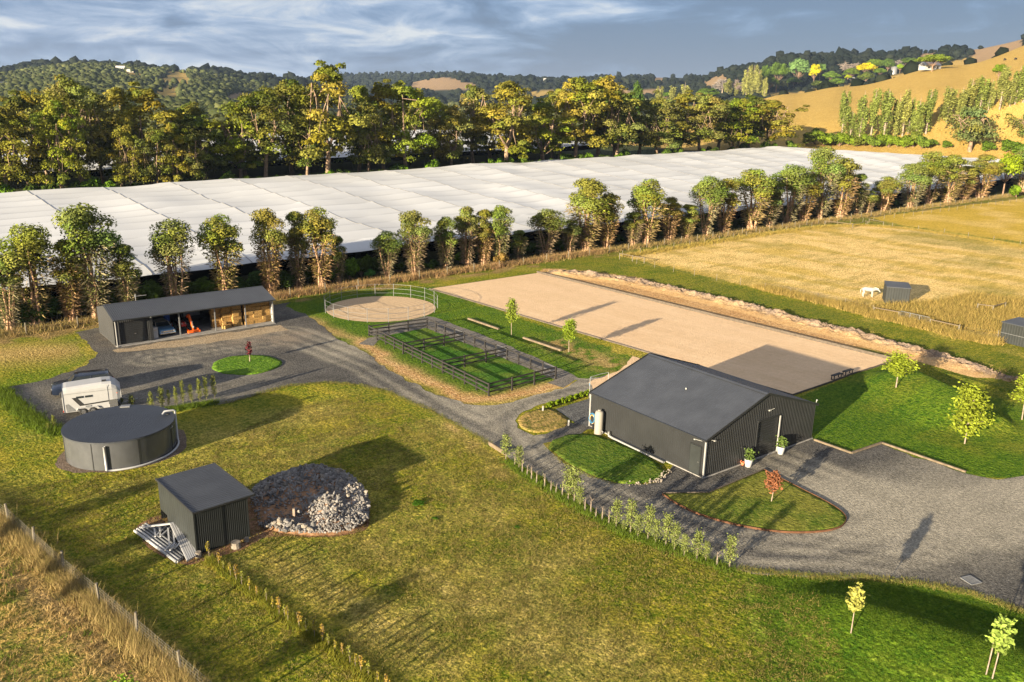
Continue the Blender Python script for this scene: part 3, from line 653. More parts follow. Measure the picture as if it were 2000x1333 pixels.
# corner downpipes
for x, y in ((-.10, -.06), (-.10, BL+.05), (BW+.1, BL+.05)):
    m = MB(); m.tube([(x, y, EH-.1), (x, y, .05)], .065, 8); m.build('downpipe', M['trim_white'], barn)
m = MB(); m.box((.03, -.05, EH/2), (.11, .05, EH-.1)); m.build('corner_flashing', M['trim_white'], barn)
for p in ((.75, -.14, 2.75), (-.14, .9, 2.72)):
    m = MB(); m.box(p, (.14, .12, .07)); m.tube([(p[0], p[1], p[2]), (p[0]*.7, p[1]*.3, p[2]+.06)], .02, 6); m.build('flood_light', M['screen'], barn)
m = MB(); m.box((6.95, -.07, 3.72), (.24, .08, .10)); m.tube([(7.05, -.08, 3.75), (7.3, -.2, 3.83)], .015, 6); m.build('door_light', M['screen'], barn)
MB().box((4.05, -.06, 1.45), (.22, .1, .08)).build('tap_box', M['rubber'], barn)
MB().lathe([(.05, 0), (.05, .08), (.08, .09), (.07, .13)], 10, (4.0, 5.6, 4.27)).build('roof_vent', M['screen'], barn)
m = MB(); m.tube([(BW-.1, -.05, EH+.02), (BW-.1, -.1, EH+.35)], .03, 6); m.box((BW-.1, -.12, EH+.36), (.09, .08, .09)); m.build('security_light', M['screen'], barn)
# stormwater pipe along the foot of the side wall
m = MB(); m.tube([tuple(fpt(FB, -.35, 9.4, .45)), tuple(fpt(FB, -.35, 9.35, .12)), tuple(fpt(FB, -.40, 8.8, .10)), tuple(fpt(FB, -.45, 5.5, .09)), tuple(fpt(FB, -.4, 3.4, .07))], .09, 8)
tag(m.build('stormwater_pipe', M['trim_white'], smooth=True), 'white plastic stormwater pipe lying along the foot of the barn side wall', 'pipe')
# slim rain tank and hose reel against the barn side wall
P = fpt(FB, -.55, 10.35); rt = thing('slim_water_tank', 'slim beige cylinder water tank standing against the barn side wall', 'water tank', P, FB[1])
MB().lathe([(.0, 0), (.34, .0), (.35, .05), (.35, 1.75), (.30, 1.92), (.12, 1.97)], 20).build('tank_body', M['beige'], rt, True)
MB().lathe([(.12, 1.97), (.14, 1.99), (.14, 2.05), (.02, 2.06)], 12).build('lid', M['beige'], rt)
MB().tube([(0, -.36, .35), (0, -.5, .35), (0, -.5, .2)], .03, 6).build('outlet_pipe', M['trim_white'], rt)
P = fpt(FB, -.32, 11.3); hr = thing('hose_reel', 'wall mounted hose reel with a coiled blue and yellow hose at the barn corner', 'hose reel', P, FB[1])
m = MB(); pts = [(0, .30*math.cos(a), 1.0+.42*math.sin(a)) for a in np.linspace(0, 6*PI, 50)]; m.tube([(p[0]-.004*i, p[1], p[2]) for i, p in enumerate(pts)], .022, 5); m.build('hose', M['hose'], hr)
m = MB(); m.tube([(-.1, .26*math.cos(a), .9+.36*math.sin(a)) for a in np.linspace(0, 2*PI, 18)], .02, 5); m.build('hose', M['yellowpost'], hr)
m = MB(); m.box((.02, 0, .75), (.08, .12, 1.5)); m.box((-.02, 0, 1.15), (.2, .2, .05)); m.build('reel_post', M['steel_dark'], hr)
# wash bay arch with hanging blue hose
P = G(1151, 778); wb = thing('wash_bay_arch', 'slim white wash bay arm with a hanging blue hose behind the barn corner', 'hose arm', P, FB[1])
m = MB(); m.tube([(.0, 0, 0), (0, 0, 1.9), (.05, 0, 2.0), (1.6, .1, 2.02)], .03, 6); m.build('arm', M['trim_white'], wb)
m = MB(); m.tube([(1.6, .1, 2.0), (2.3, .1, 2.0), (2.35, .1, 1.2)], .03, 6); m.build('cross_pipe', M['trim_white'], wb)
m = MB(); m.tube([(.1, 0, 1.95), (-.02, .05, 1.3), (.1, .05, .8), (.5, .0, .35), (.9, -.1, .1)], .022, 5); m.build('hose', M['hose'], wb)
# ================= machinery shed
FM = frame(G(228.5, 679.6), G(539, 633)); MW, MD, ME, MR, MY = 17.45, 7.3, 2.95, 3.85, 3.75
ms = thing('machinery_shed', 'long open fronted dark steel machinery shed with a roller door bay at its left end', 'shed', FM[0], FM[1])
XP = (.0, 3.75, 6.7, 10.6, 14.1, MW-.1); F0 = .55
m = MB(); m.corr((0, F0, .05), (0, MY-F0, 0), (0, 0, ME+.08-.05), .2, .02, (-1, 0, 0), top2=(0, 0, MR-.1)); m.corr((0, MY, .05), (0, MD-MY, 0), (0, 0, MR-.1), .2, .02, (-1, 0, 0), top2=(0, 0, ME-.05)); m.build('side_wall', SD, ms)
m = MB(); m.corr((MW, F0, .05), (0, MY-F0, 0), (0, 0, ME+.03), .2, .02, (1, 0, 0), top2=(0, 0, MR-.1)); m.corr((MW, MY, .05), (0, MD-MY, 0), (0, 0, MR-.1), .2, .02, (1, 0, 0), top2=(0, 0, ME-.05)); m.build('side_wall', M['white'], ms)
MB().corr((0, MD, .05), (MW, 0, 0), (0, 0, ME-.1), .2, .02, (0, 1, 0)).build('back_wall', SD, ms)
MB().corr((3.75, F0+.1, .05), (0, MD-F0-.1, 0), (0, 0, ME), .2, .02, (1, 0, 0)).build('partition_wall', SD, ms)
MB().corr((-.12, -.02, ME-.02), (MW+.24, 0, 0), (0, MY+.02, MR-ME+.02), .2, .03, (0, 0, 1)).build('roof', SR, ms)
MB().corr((-.12, MY, MR), (MW+.24, 0, 0), (0, MD-MY+.15, ME-MR-.02), .2, .03, (0, 0, 1)).build('roof', SR, ms)
m = MB(); m.quad((-.12, MY-.15, MR+.0), (MW+.12, MY-.15, MR+.0), (MW+.12, MY, MR+.06), (-.12, MY, MR+.06)); m.quad((-.12, MY, MR+.06), (MW+.12, MY, MR+.06), (MW+.12, MY+.15, MR), (-.12, MY+.15, MR)); m.build('ridge_cap', SR, ms)
MB().box((MW/2, -.09, ME-.07), (MW+.3, .12, .12)).build('gutter', SD, ms)
MB().box((MW/2, F0, ME-.05), (MW-.1, .08, .22)).build('front_beam', SD, ms)
for x in XP[2:5]:
    m = MB(); m.box((x, F0, (ME-.17)/2), (.11, .11, ME-.19)); m.build('post', M['galv'], ms)
m = MB(); m.box((MW-.1, F0-.1, ME/2), (.14, .10, ME-.1)); m.build('post', M['trim_white'], ms)
MB().box((3.72, F0-.02, ME/2-.05), (.34, .10, ME-.2)).build('post', SD, ms)
m = MB()
for k in range(24): m.box((1.95, F0+.12+(.012 if k % 2 else 0), .06+2.45*(k+.5)/24), (2.75, .03, 2.45/24-.004))
mrd = m.build('roller_door', SD, ms); MB().box((2.1, F0+.08, 1.1), (.16, .03, .05)).build('handle', M['chrome'], mrd)
m = MB(); m.corr((0.02, F0, 0.05), (.55, 0, 0), (0, 0, ME-.3), .2, .02, (0, -1, 0)); m.corr((3.33, F0, .05), (.25, 0, 0), (0, 0, ME-.3), .2, .02, (0, -1, 0)); m.corr((.57, F0, 2.5), (2.76, 0, 0), (0, 0, ME-2.75), .2, .02, (0, -1, 0)); m.build('front_wall', SD, ms)
m = MB(); m.tube([(.02, -.1, ME-.1), (.06, -.08, ME-.3), (.08, .0, .12), (.06, -.12, .03)], .06, 8); m.build('downpipe', M['trim_white'], ms)
MB().box((3.6, -.08, ME-.12), (.14, .14, .14)).build('flood_light', M['screen'], ms)
MB().box((MW/2, MD/2, .02), (MW-.02, MD-.04, .12)).build('floor_slab', M['concrete'], ms)
m = MB()
for k in range(4): m.box((MW-.12, F0+.4, .4+.6*k), (.06, .7, .05))
m.build('wall_girt', M['galv'], ms)
# antenna on the shed roof
P = fpt(FM, 3.4, 4.4, 3.72); an = thing('roof_antenna', 'small white roof antenna behind the machinery shed ridge', 'antenna', P, FM[1])
MB().tube([(0, 0, 0), (0, 0, .75)], .03, 6).build('mast', M['trim_white'], an)
m = MB(); m.box((.55, 0, .55), (1.2, .04, .05)); m.box((0, 0, .6), (.14, .1, .3)); m.build('antenna_head', M['trim_white'], an)
# ---- things kept in the shed
def wheel(mb_t, mb_r, c, r, w_, ax):
    """tyre and rim with the axle along ax"""
    a = Vector(ax).normalized(); up = Vector((0, 0, 1)); s_ = a.cross(up)
    for mbx, prof in ((mb_t, [(r*.6, -w_/2), (r*.92, -w_/2), (r, -w_*.3), (r, w_*.3), (r*.92, w_/2), (r*.6, w_/2)]), (mb_r, [(.02, -w_*.35), (r*.5, -w_*.45), (r*.62, -w_*.4), (r*.62, w_*.4), (r*.5, w_*.45), (.02, w_*.35)])):
        b0 = len(mbx.v); n = 16
        for q, t in prof:
            for k in range(n):
                an_ = 2*PI*k/n; mbx.v.append(tuple(Vector(c)+a*t+(s_*math.cos(an_)+up*math.sin(an_))*q))
        for i in range(len(prof)-1):
            for k in range(n): x = b0+i*n+k; y = b0+i*n+(k+1) % n; mbx.f.append((x, y, y+n, x+n))
def loft(secs):
    """secs: list of (x, [(y,z)...]) closed cross-sections"""
    m = MB(); n = len(secs[0][1])
    for x, pr in secs: m.v += [(x, y, z) for y, z in pr]
    for i in range(len(secs)-1):
        for k in range(n): a = i*n+k; b = i*n+(k+1) % n; m.f.append((a, b, b+n, a+n))
    m.f.append(tuple(range(n))); m.f.append(tuple(reversed(range((len(secs)-1)*n, len(secs)*n)))); return m
def car_sec(w_, zb, zt, tum=.9):
    h = w_/2; return [(-h*.93, zb), (-h, zb+(zt-zb)*.35), (-h*.985, zb+(zt-zb)*.8), (-h*tum, zt), (h*tum, zt), (h*.985, zb+(zt-zb)*.8), (h, zb+(zt-zb)*.35), (h*.93, zb)]
def make_car(name, label, loc, rz, paint, L, W_, hood, belt, top, cab, roofm, suv=False):
    """front of the car towards +x"""
    t = thing(name, label, 'car', loc, rz); x0, x1 = -L/2, L/2
    s = [(x0, .42, belt*.86, .86), (x0+.12, .30, belt*.97, .9), (x0+.9, .26, belt, .92), (cab[0], .26, belt, .93), (cab[3], .26, belt*.99, .93), (x1-.55, .27, hood, .92), (x1-.1, .32, hood*.93, .9), (x1, .42, hood*.80, .86)]
    b = loft([(x, car_sec(W_*(.96 if i in (0, 7) else 1), zb, zt, tm)) for i, (x, zb, zt, tm) in enumerate(s)]).build('body', paint, t, True, .02)
    c0, c1, c2, c3 = cab; hw = W_*.46; rw = W_*.38
    cab_m = MB(); bot = [(c0, -hw, belt-.02), (c3, -hw, belt-.02), (c3, hw, belt-.02), (c0, hw, belt-.02)]; tp = [(c1, -rw, top-.06), (c2, -rw, top-.06), (c2, rw, top-.06), (c1, rw, top-.06)]
    for i in range(4): cab_m.quad(bot[i], bot[(i+1) % 4], tp[(i+1) % 4], tp[i])
    cab_m.build('window_glass', M['glass'], t)
    rf = loft([(c1-.08, [(-rw*.95, top-.09), (-rw*.9, top-.05), (rw*.9, top-.05), (rw*.95, top-.09)]), (c1+.25, [(-rw*1.03, top-.09), (-rw*.9, top), (rw*.9, top), (rw*1.03, top-.09)]), (c2-.3, [(-rw*1.03, top-.09), (-rw*.9, top), (rw*.9, top), (rw*1.03, top-.09)]), (c2+.05, [(-rw*.97, top-.09), (-rw*.9, top-.05), (rw*.9, top-.05), (rw*.97, top-.09)])]).build('roof', roofm, t, True)
    m = MB()
    for sy in (-1, 1):
        for xb, xt in ((c0, c1), (c3, c2), ((c0+c3)/2, (c1+c2)/2)): m.bar((xb, sy*(hw+.005), belt-.02), (xt, sy*(rw+.005), top-.08), .06, .05)
    m.build('roof_pillar', roofm if not suv else paint, t)
    for sx in (x0+.85, x1-.85):
        for sy in (-1, 1):
            a, b2 = MB(), MB(); wheel(a, b2, (sx, sy*(W_/2-.1), .33), .33, .21, (0, 1, 0))
            wo = a.build('wheel', M['rubber'], t, True); b2.build('rim', M['chrome'], wo, True)
    for sy in (-1, 1):
        m = MB(); m.tube([(x1-.06, sy*W_*.37, hood*.74), (x1+.03, sy*W_*.37, hood*.74)], .1, 12); m.build('headlight', M['screen'], t)
        m = MB(); m.box((x0-.01, sy*W_*.4, belt*.72), (.05, .16, .18)); m.build('tail_light', M['red'], t)
    m = MB(); m.box((x1+.05, 0, .44), (.09, W_*.96, .12)); m.build('bumper', M['chrome'] if not suv else M['rubber'], t, bevel=.02)
    m = MB(); m.box((x0-.05, 0, .46), (.09, W_*.96, .12)); m.build('bumper', M['chrome'] if not suv else M['rubber'], t, bevel=.02)
    m = MB(); m.box((x1+.005, 0, hood*.72), (.04, W_*.58, .16)); m.build('grille', M['rubber'] if suv else M['chrome'], t)
    for sy in (-1, 1):
        m = MB(); m.box((c3-.15, sy*(W_/2+.06), belt+.05), (.1, .16, .1)); m.build('mirror', paint, t)
    return t
make_car('vintage_car', 'pale blue vintage sedan with a cream roof parked nose out in the machinery shed', fpt(FM, 5.45, 3.25, .08), FM[1]-PI/2+.03, M['carblue'], 4.5, 1.72, .88, .92, 1.42, (-1.5, -1.05, .35, .85), M['cream'])
# old fridge / bin next to the roller door
P = fpt(FM, 4.2, 1.15, .08); fr = thing('white_cabinet', 'narrow pale blue white cabinet just inside the shed left of the vintage car', 'cabinet', P, FM[1])
MB().box((0, 0, .62), (.55, .5, 1.2)).build('cabinet_body', M['white'], fr, bevel=.03)
MB().box((0, 0, 1.26), (.6, .55, .08)).build('cabinet_lid', M['white'], fr, bevel=.02); MB().box((0, -.27, 1.0), (.3, .03, .05)).build('handle', M['chrome'], fr)
P = fpt(FM, 6.45, 4.4, .08); ba = thing('blue_barrel', 'blue plastic barrel on a stand at the back between the vintage car and the tractor', 'barrel', P)
MB().lathe([(.3, .9), (.33, 1.0), (.33, 1.3), (.35, 1.33), (.33, 1.36), (.33, 1.8), (.28, 1.85)], 16).build('barrel_body', M['blue'], ba, True)
MB().box((0, 0, .45), (.7, .7, .9)).build('stand', M['timber'], ba)
# compact red tractor and an orange arm implement
P = fpt(FM, 7.6, 3.4, .08); tr = thing('compact_tractor', 'small red tractor with white lamps parked in the shed behind the orange implement', 'tractor', P, FM[1]-PI/2)
MB().box((.65, 0, .85), (1.3, .62, .5), taper=.85).build('bonnet', M['red'], tr, bevel=.06); MB().box((-.4, 0, .6), (1.1, .8, .35)).build('chassis', M['rubber'], tr, bevel=.03)
MB().box((-.45, 0, 1.0), (.45, .45, .45)).build('seat', M['rubber'], tr, bevel=.05)
m = MB()
for sy in (-1, 1): m.bar((-.85, sy*.4, .8), (-.85, sy*.4, 2.1), .06, .06)
m.bar((-.85, -.42, 2.1), (-.85, .42, 2.1), .06, .06); m.build('roll_bar', M['rubber'], tr)
for sx, r, sy in ((-.7, .52, .58), (-.7, .52, -.58), (1.0, .32, .45), (1.0, .32, -.45)):
    a, b2 = MB(), MB(); wheel(a, b2, (sx, sy, r), r, .26, (0, 1, 0)); wo = a.build('wheel', M['rubber'], tr, True); b2.build('rim', M['orange'], wo, True)
for sy in (-.2, .2): MB().tube([(1.3, sy, .98), (1.34, sy, .98)], .07, 10).build('headlight', M['screen'], tr)
MB().tube([(.1, 0, 1.1), (-.05, 0, 1.3)], .03, 6).build('steering_column', M['rubber'], tr)
P = fpt(FM, 8.35, 1.35, .08); ar = thing('post_driver', 'bright orange upright arm implement with a wide base in the middle shed bay', 'farm implement', P, FM[1])
m = MB(); m.bar((-.28, .9, 1.65), (-.22, .5, 1.95), .22, .25); m.bar((-.22, .5, 1.95), (-.05, .1, .7), .2, .24); m.bar((-.05, .1, .75), (0, 0, .3), .14, .14); m.build('arm', M['orange'], ar, bevel=.02)
m = MB(); m.box((0, -.1, .16), (1.35, .55, .22)); m.box((-.55, .25, .25), (.12, .5, .3)); m.box((.55, .25, .25), (.12, .5, .3)); m.build('base_frame', M['orange'], ar, bevel=.03)
m = MB(); m.tube([(-.05, .06, 1.3), (0, 0, .6)], .045, 8); m.build('ram', M['chrome'], ar)
m = MB(); m.lathe([(.08, .55), (.1, .6), (.1, .72), (.03, .76)], 10, (.02, -.08, 0)); m.build('coupling', M['trim_white'], ar)
P = fpt(FM, 9.7, 5.9, .08); pn = thing('stored_panel', 'pale grey flat panel leaning on the back wall of the middle shed bay', 'panel', P, FM[1])
MB().box((0, 0, 1.3), (1.9, .08, 1.0), 0).build('panel_face', M['galv'], pn); MB().box((0, .12, .9), (1.9, .08, 1.8)).build('panel_frame', M['rubber'], pn)
m = MB(); m.box((0, 0, .1), (.12, .12, .1)); 
# hay bales: stacked bales fill the two right bays
bm_ = bmesh.new(); bmesh.ops.create_cube(bm_, size=1); bmesh.ops.subdivide_edges(bm_, edges=bm_.edges[:], cuts=2, use_grid_fill=True)
for v_ in bm_.verts: v_.co = Vector((v_.co.x*1.05, v_.co.y*.5, v_.co.z*.37))*(1+.035*(mnoise.noise(v_.co*9))); v_.co.z += .185
HAYM = bpy.data.meshes.new('hay_bale'); bm_.to_mesh(HAYM); bm_.free(); HAYM.materials.append(M['hay'])
rr = random.Random(5)
def bale(x, y, z, rot, lab, grp):
    o = bpy.data.objects.new('hay_bale', HAYM); C.link(o); q = fpt(FM, x, y, z); o.location = tuple(q); o.rotation_euler = (rr.uniform(-.04, .04), rr.uniform(-.04, .04), FM[1]+rot)
    tag(o, lab, 'hay bale', grp)
for bay, x0, x1, g in (('left', 10.75, 13.95, 'L'), ('right', 14.25, 17.25, 'R')):
    nn = 3
    for k in range(7):
        for i in range(nn):
            top_gone = False
            if top_gone: continue
            yj = (1.5 if bay == 'right' else (2.3, 1.75, 1.45)[i]) + rr.uniform(-.12, .12)+.05*k
            bale(x0+.53+i*1.06+(.02 if k % 2 else -.02)+rr.uniform(-.03, .03), yj, .08+k*.375, rr.uniform(-.05, .05) if (k+i) % 3 else PI/2*0+.04,
                 f'hay bale in the {"rightmost" if g=="R" else "second from right"} shed bay, {("bottom","second","third","fourth","fifth","sixth","top")[k]} layer, {("left","middle","right")[i]} column', f'hay bales stacked in the {"rightmost" if g=="R" else "second from right"} shed bay')
bale(11.9, 1.15, .08, .5, 'loose hay bale dropped on the floor in front of the left hay stack', None) if False else None
o = bpy.data.objects.new('hay_bale', HAYM); C.link(o); o.location = tuple(fpt(FM, 12.0, 1.05, .1)); o.rotation_euler = (0, 0, FM[1]+.5); tag(o, 'single hay bale lying on the shed floor in front of the stacks', 'hay bale')
o = bpy.data.objects.new('hay_bale', HAYM); C.link(o); o.location = tuple(fpt(FM, 11.75, 1.5, 0.15)); o.rotation_euler = (0, 1.45, FM[1]); tag(o, 'hay bale standing on end at the left edge of the hay stacks', 'hay bale')
# ================= small shed
FS = frame(G(385, 1085), G(487, 1050)); SW, SDp, SH0, SH1 = 3.15, 5.5, 2.72, 2.62
ss = thing('garden_shed', 'small dark ribbed steel shed with a flat roof beside the rubble pile', 'shed', FS[0], FS[1])
MB().corr((0, 0, .05), (SW, 0, 0), (0, 0, SH0-.09), .115, .035, (0, -1, 0)).build('front_wall', M['steel_grey'], ss)
MB().corr((0, SDp, .05), (SW, 0, 0), (0, 0, SH1-.09), .115, .03, (0, 1, 0)).build('back_wall', M['steel_grey'], ss)
m = MB(); m.corr((0, 0, .05), (0, SDp*.8, 0), (0, 0, SH0-.08), .3, .008, (-1, 0, 0), top2=(0, 0, SH1-.04)); m.corr((0, SDp*.8, .75), (0, SDp*.2, 0), (0, 0, SH1-.8), .3, .008, (-1, 0, 0)); m.build('side_wall', M['steel_grey'], ss)
MB().corr((SW, 0, .05), (0, SDp, 0), (0, 0, SH0-.08), .115, .03, (1, 0, 0), top2=(0, 0, SH1-.08)).build('side_wall', M['steel_grey'], ss)
MB().corr((-.05, -.12, SH0), (0, SDp+.25, 0), (SW+.5, 0, .0), .22, .03, (0, 0, 1), top2=(SW+.5, 0, 0)).build('roof', SR, ss)
m = MB(); m.box((SW/2+.2, -.13, SH0-.02), (SW+.52, .05, .12)); m.box((-.06, SDp/2, SH0-.0), (.06, SDp+.25, .13)); m.box((SW+.46, SDp/2, SH0-.02), (.05, SDp+.25, .12)); m.build('roof_flashing', SD, ss)
for x_ in (0, SW): MB().box((x_, -.02, SH0/2-.05), (.09, .06, SH0-.15)).build('corner_flashing', M['steel_grey'], ss)
MB().box((SW/2, -.06, SH0/2-.05), (.03, .02, SH0-.2)).build('wall_joint', M['steel_grey'], ss)
# stacked white roof trusses and pipes left of the shed
tp = thing('roof_truss_stack', 'pile of white painted steel roof trusses and purlins against the small shed', 'building materials', G(370, 1098), FS[1])
def L2(px, py, z=0.0):
    q = G(px, py, z)-np.array([*tp.location]); a = -FS[1]; return (q[0]*math.cos(a)-q[1]*math.sin(a), q[0]*math.sin(a)+q[1]*math.cos(a), z)
apex = (333, 1024)
for k in range(6):
    o_ = k*5.0; z = .62-.02*k; m = MB(); ex = (apex[0]+o_*.9, apex[1]-1-k*.6)
    a = L2(274+o_*1.2, 1031-k*1.0, .42); b = L2(*ex, .66); c = L2(367+o_*.68, 1096-k*2.2, .2)
    m.bar(a, b, .09, .09); m.bar(b, c, .09, .09)
    m.build('truss', M['white'], tp)
    if k in (0, 2):
        for p0, p1 in (((301, 1026), (303, 1046)), ((303, 1048), (325, 1028)), ((328, 1032), (331, 1068)), ((342, 1061), (330, 1072)), ((322, 1075), (336, 1062))):
            m = MB(); m.bar(L2(p0[0]+o_, p0[1], .45), L2(p1[0]+o_, p1[1], .25), .09, .05); m.build('brace', M['white'], tp)
for k in range(5):
    m = MB(); m.tube([L2(263+k*5.5, 1037-k*3.4, .12), L2(345+k*5, 1098-k*3.5, .12)], .085, 8); m.build('pipe', (M['white'] if k < 2 else M['galv']), tp, True)
for k in range(7):
    m = MB(); m.bar(L2(292+k*6, 1030-k*.5, .09), L2(352+k*4.5, 1090-k*3, .09), .10, .07); m.build('purlin', M['galv'] if k % 2 else M['steel_roof'], tp)
# log stumps along the shed front
def stump(px, py, r, h, lab, hole=True):
    P = G(px, py); t = thing('log_stump', lab, 'stump', P)
    MB().lathe([(r*1.05, 0), (r, h*.5), (r*.97, h), (r*.5, h)] if hole else [(r*1.05, 0), (r*.98, h), (.01, h)], 11).build('bark_body', M['stone'], t)
    MB().lathe([(r*.5, h-.002), (r*.42, h-.10)], 9).build('hollow', M['rubber'], t)
stump(388, 1088, .17, .32, 'hollow log stump at the near left corner of the small shed')
stump(461, 1070, .27, .38, 'widest hollow log stump in front of the ribbed shed wall')
stump(482, 1058, .14, .24, 'smallest hollow log stump at the right corner of the small shed')
# ================= big water tank
TC_, TR_, TH_ = (-28.75, 56.15), 3.72, 2.15
wt_ = thing('water_tank', 'large round corrugated steel water tank with a dark flat roof', 'water tank', (TC_[0], TC_[1], 0))
pr = []; nR = 27
for k in range(nR):
    z = .04+(TH_-.08)*k/nR; pr += [(TR_, z), (TR_+.022, z+.04)]
MTANK = mat('tank_steel', (.095, .099, .105), .27, .10, 1.2, metal=.35, spec=.6)
m = MB(); m.lathe(pr+[(TR_, TH_-.04)], 72); m.build('tank_wall', MTANK, wt_, True)
# ribbed lid, cut to the circle
m = MB(); n = 66; al = RZ+.9
for k in range(n):
    y0 = -TR_-.06+(2*TR_+.12)*k/n; y1 = y0+(2*TR_+.12)/n; ym = (y0+y1)/2; R2 = TR_+.07
    def hw_(y): return math.sqrt(max(R2*R2-y*y, 0))
    for (ya, za), (yb, zb) in (((y0, 0), (y0*.7+y1*.3, .03)), ((y0*.7+y1*.3, .03), (y0*.3+y1*.7, .03)), ((y0*.3+y1*.7, .03), (y1, 0))):
        xa, xb = hw_(ya), hw_(yb); rt_ = lambda x, y: (x*math.cos(al)-y*math.sin(al), x*math.sin(al)+y*math.cos(al))
        ca = .10*0
        m.quad((*rt_(-xa, ya), TH_+za), (*rt_(xa, ya), TH_+za), (*rt_(xb, yb), TH_+zb), (*rt_(-xb, yb), TH_+zb))
m.build('tank_roof', SR, wt_)
MB().lathe([(TR_+.075, TH_-.09), (TR_+.09, TH_+.0), (TR_+.05, TH_+.02)], 72).build('roof_rim', SR, wt_) if False else None
m = MB(); ring = [((TR_+.07)*math.cos(a), (TR_+.07)*math.sin(a)) for a in np.linspace(0, 2*PI, 73)]
for a, b in zip(ring[:-1], ring[1:]): m.quad((*a, TH_-.10), (*b, TH_-.10), (*b, TH_+.012), (*a, TH_+.012))
m.build('roof_rim', SR, wt_)
def tl(px, py, z, r=None):
    q = G(px, py, z)[:2]-np.array(TC_); a = math.atan2(q[1], q[0]); rr_ = r if r else np.linalg.norm(q); return a, rr_
a0, _ = tl(206, 866, 2.0); a1, _ = tl(341, 812, 2.0)
ra = TR_+.16
m = MB(); pts = [(ra*math.cos(a0), ra*math.sin(a0), TH_-.25), (ra*math.cos(a0), ra*math.sin(a0), .12)]; m.tube(pts, .085, 8); m.build('inlet_pipe', M['white'], wt_, True)
m = MB(); m.tube([(ra*math.cos(a), ra*math.sin(a), .10) for a in np.linspace(a0, a1, 18)], .075, 8); m.build('base_pipe', M['white'], wt_, True)
m = MB(); e = (math.cos(a1), math.sin(a1)); m.tube([(ra*e[0], ra*e[1], .1), (ra*e[0], ra*e[1], TH_+.22), ((ra-.12)*e[0], (ra-.12)*e[1], TH_+.3), ((ra-.75)*e[0], (ra-.75)*e[1], TH_+.3), ((ra-.9)*e[0], (ra-.9)*e[1], TH_+.1)], .08, 8); m.build('overflow_pipe', M['white'], wt_, True)
q = G(328, 810, TH_)[:2]-np.array(TC_); m = MB(); m.lathe([(.16, 0), (.16, .06), (.05, .07)], 14, (q[0], q[1], TH_+.02)); m.build('inlet_strainer', M['rubber'], wt_)
q = G(245, 795, TH_)[:2]-np.array(TC_); m = MB(); m.box((q[0], q[1], TH_+.06), (.7, .45, .08), RZ-.5); m.build('access_hatch', M['galv'], wt_)
a2, _ = tl(325, 832, 1.95); m = MB(); m.box(((TR_+.05)*math.cos(a2), (TR_+.05)*math.sin(a2), TH_-.3), (.02, .5, .07), a2); m.build('maker_plate', M['trim_white'], wt_)
for k, a in enumerate(np.linspace(a0-1.9, a0+1.4, 5)):
    m = MB(); m.box(((TR_+.03)*math.cos(a), (TR_+.03)*math.sin(a), TH_/2), (.02, .05, TH_-.1), a); m.build('wall_seam', M['steel_dark'], wt_)
# ================= horse float and SUV
P0, P1 = G(128, 817), G(233, 803); FF = frame(P0, P1)
hf = thing('horse_float', 'white two horse float with tandem wheels and a black side stripe beside the water tank', 'horse float', FF[0], FF[1])
Lb, Wb = 4.1, 2.05
def fsec(zt, w_=Wb, zb=.42):
    h = w_/2; return [(y+Wb/2, z) for y, z in ((-h, zb), (-h, zt-.42), (-h*.93, zt-.14), (-h*.72, zt), (h*.72, zt), (h*.93, zt-.14), (h, zt-.42), (h, zb))]
loft([(0.0, fsec(2.45)), (.3, fsec(2.5)), (2.9, fsec(2.62)), (3.6, fsec(2.58)), (3.95, fsec(2.35, 1.95, .8)), (4.25, fsec(2.0, 1.75, 1.15))]).build('body', M['white'], hf, False, .03)
m = MB(); m.quad((.62, -.012, 1.62), (.98, -.012, 1.62), (1.45, -.012, .98), (1.15, -.012, .86)); m.quad((1.15, -.012, .86), (1.45, -.012, .98), (3.9, -.012, 1.10), (3.9, -.012, .97)); m.build('black_stripe', M['rubber'], hf)
for x in (1.2, 1.85): MB().box((x, -.02, 1.62), (.52, .03, .17)).build('window', M['glass'], hf)
MB().box((1.75, -.02, .72), (.42, .03, .22)).build('vent_hatch', M['galv'], hf)
m = MB(); m.quad((.12, -.02, 1.1), (.3, -.02, 1.15), (.85, -.02, .5), (.18, -.02, .48)); m.build('checker_panel', M['galv'], hf)
m = MB(); m.box((3.62, -.02, .78), (.62, .04, .62)); m.build('stone_guard', M['chrome'], hf)
m = MB(); m.box((3.28, -.015, 1.55), (.015, .02, 1.7)); m.box((2.0, -.015, 1.98), (4.0, .02, .02)); m.build('panel_seam', M['galv'], hf)
for x in (1.75, 2.45):
    for yy in (.06, Wb-.06):
        a, b2 = MB(), MB(); wheel(a, b2, (x-.4, yy, .32), .32, .2, (0, 1, 0)); wo = a.build('wheel', M['rubber'], hf, True); b2.build('rim', M['chrome'], wo, True)
for yy in (-.03, Wb+.03):
    m = MB(); pts = [(.85, yy, .52), (1.0, yy, .70), (2.4, yy, .70), (2.55, yy, .52)]
    for a, b in zip(pts[:-1], pts[1:]): m.bar(a, b, .2, .05)
    m.build('mudguard', M['white'], hf)
m = MB(); m.bar((.0, Wb/2, .45), (4.2, Wb/2, .45), 1.7, .1); m.build('chassis', M['steel_dark'], hf)
m = MB(); m.bar((4.2, .4, .5), (5.5, Wb/2, .5), .08, .1); m.bar((4.2, Wb-.4, .5), (5.5, Wb/2, .5), .08, .1); m.build('drawbar', M['galv'], hf)
m = MB(); m.tube([(5.3, Wb/2, .5), (5.3, Wb/2, .05)], .035, 8); a, b2 = MB(), MB(); m.build('jockey_stand', M['galv'], hf)
m = MB(); m.box((3.1, .5, 2.66), (.34, .28, .06)); m.build('roof_vent', M['rubber'], hf)
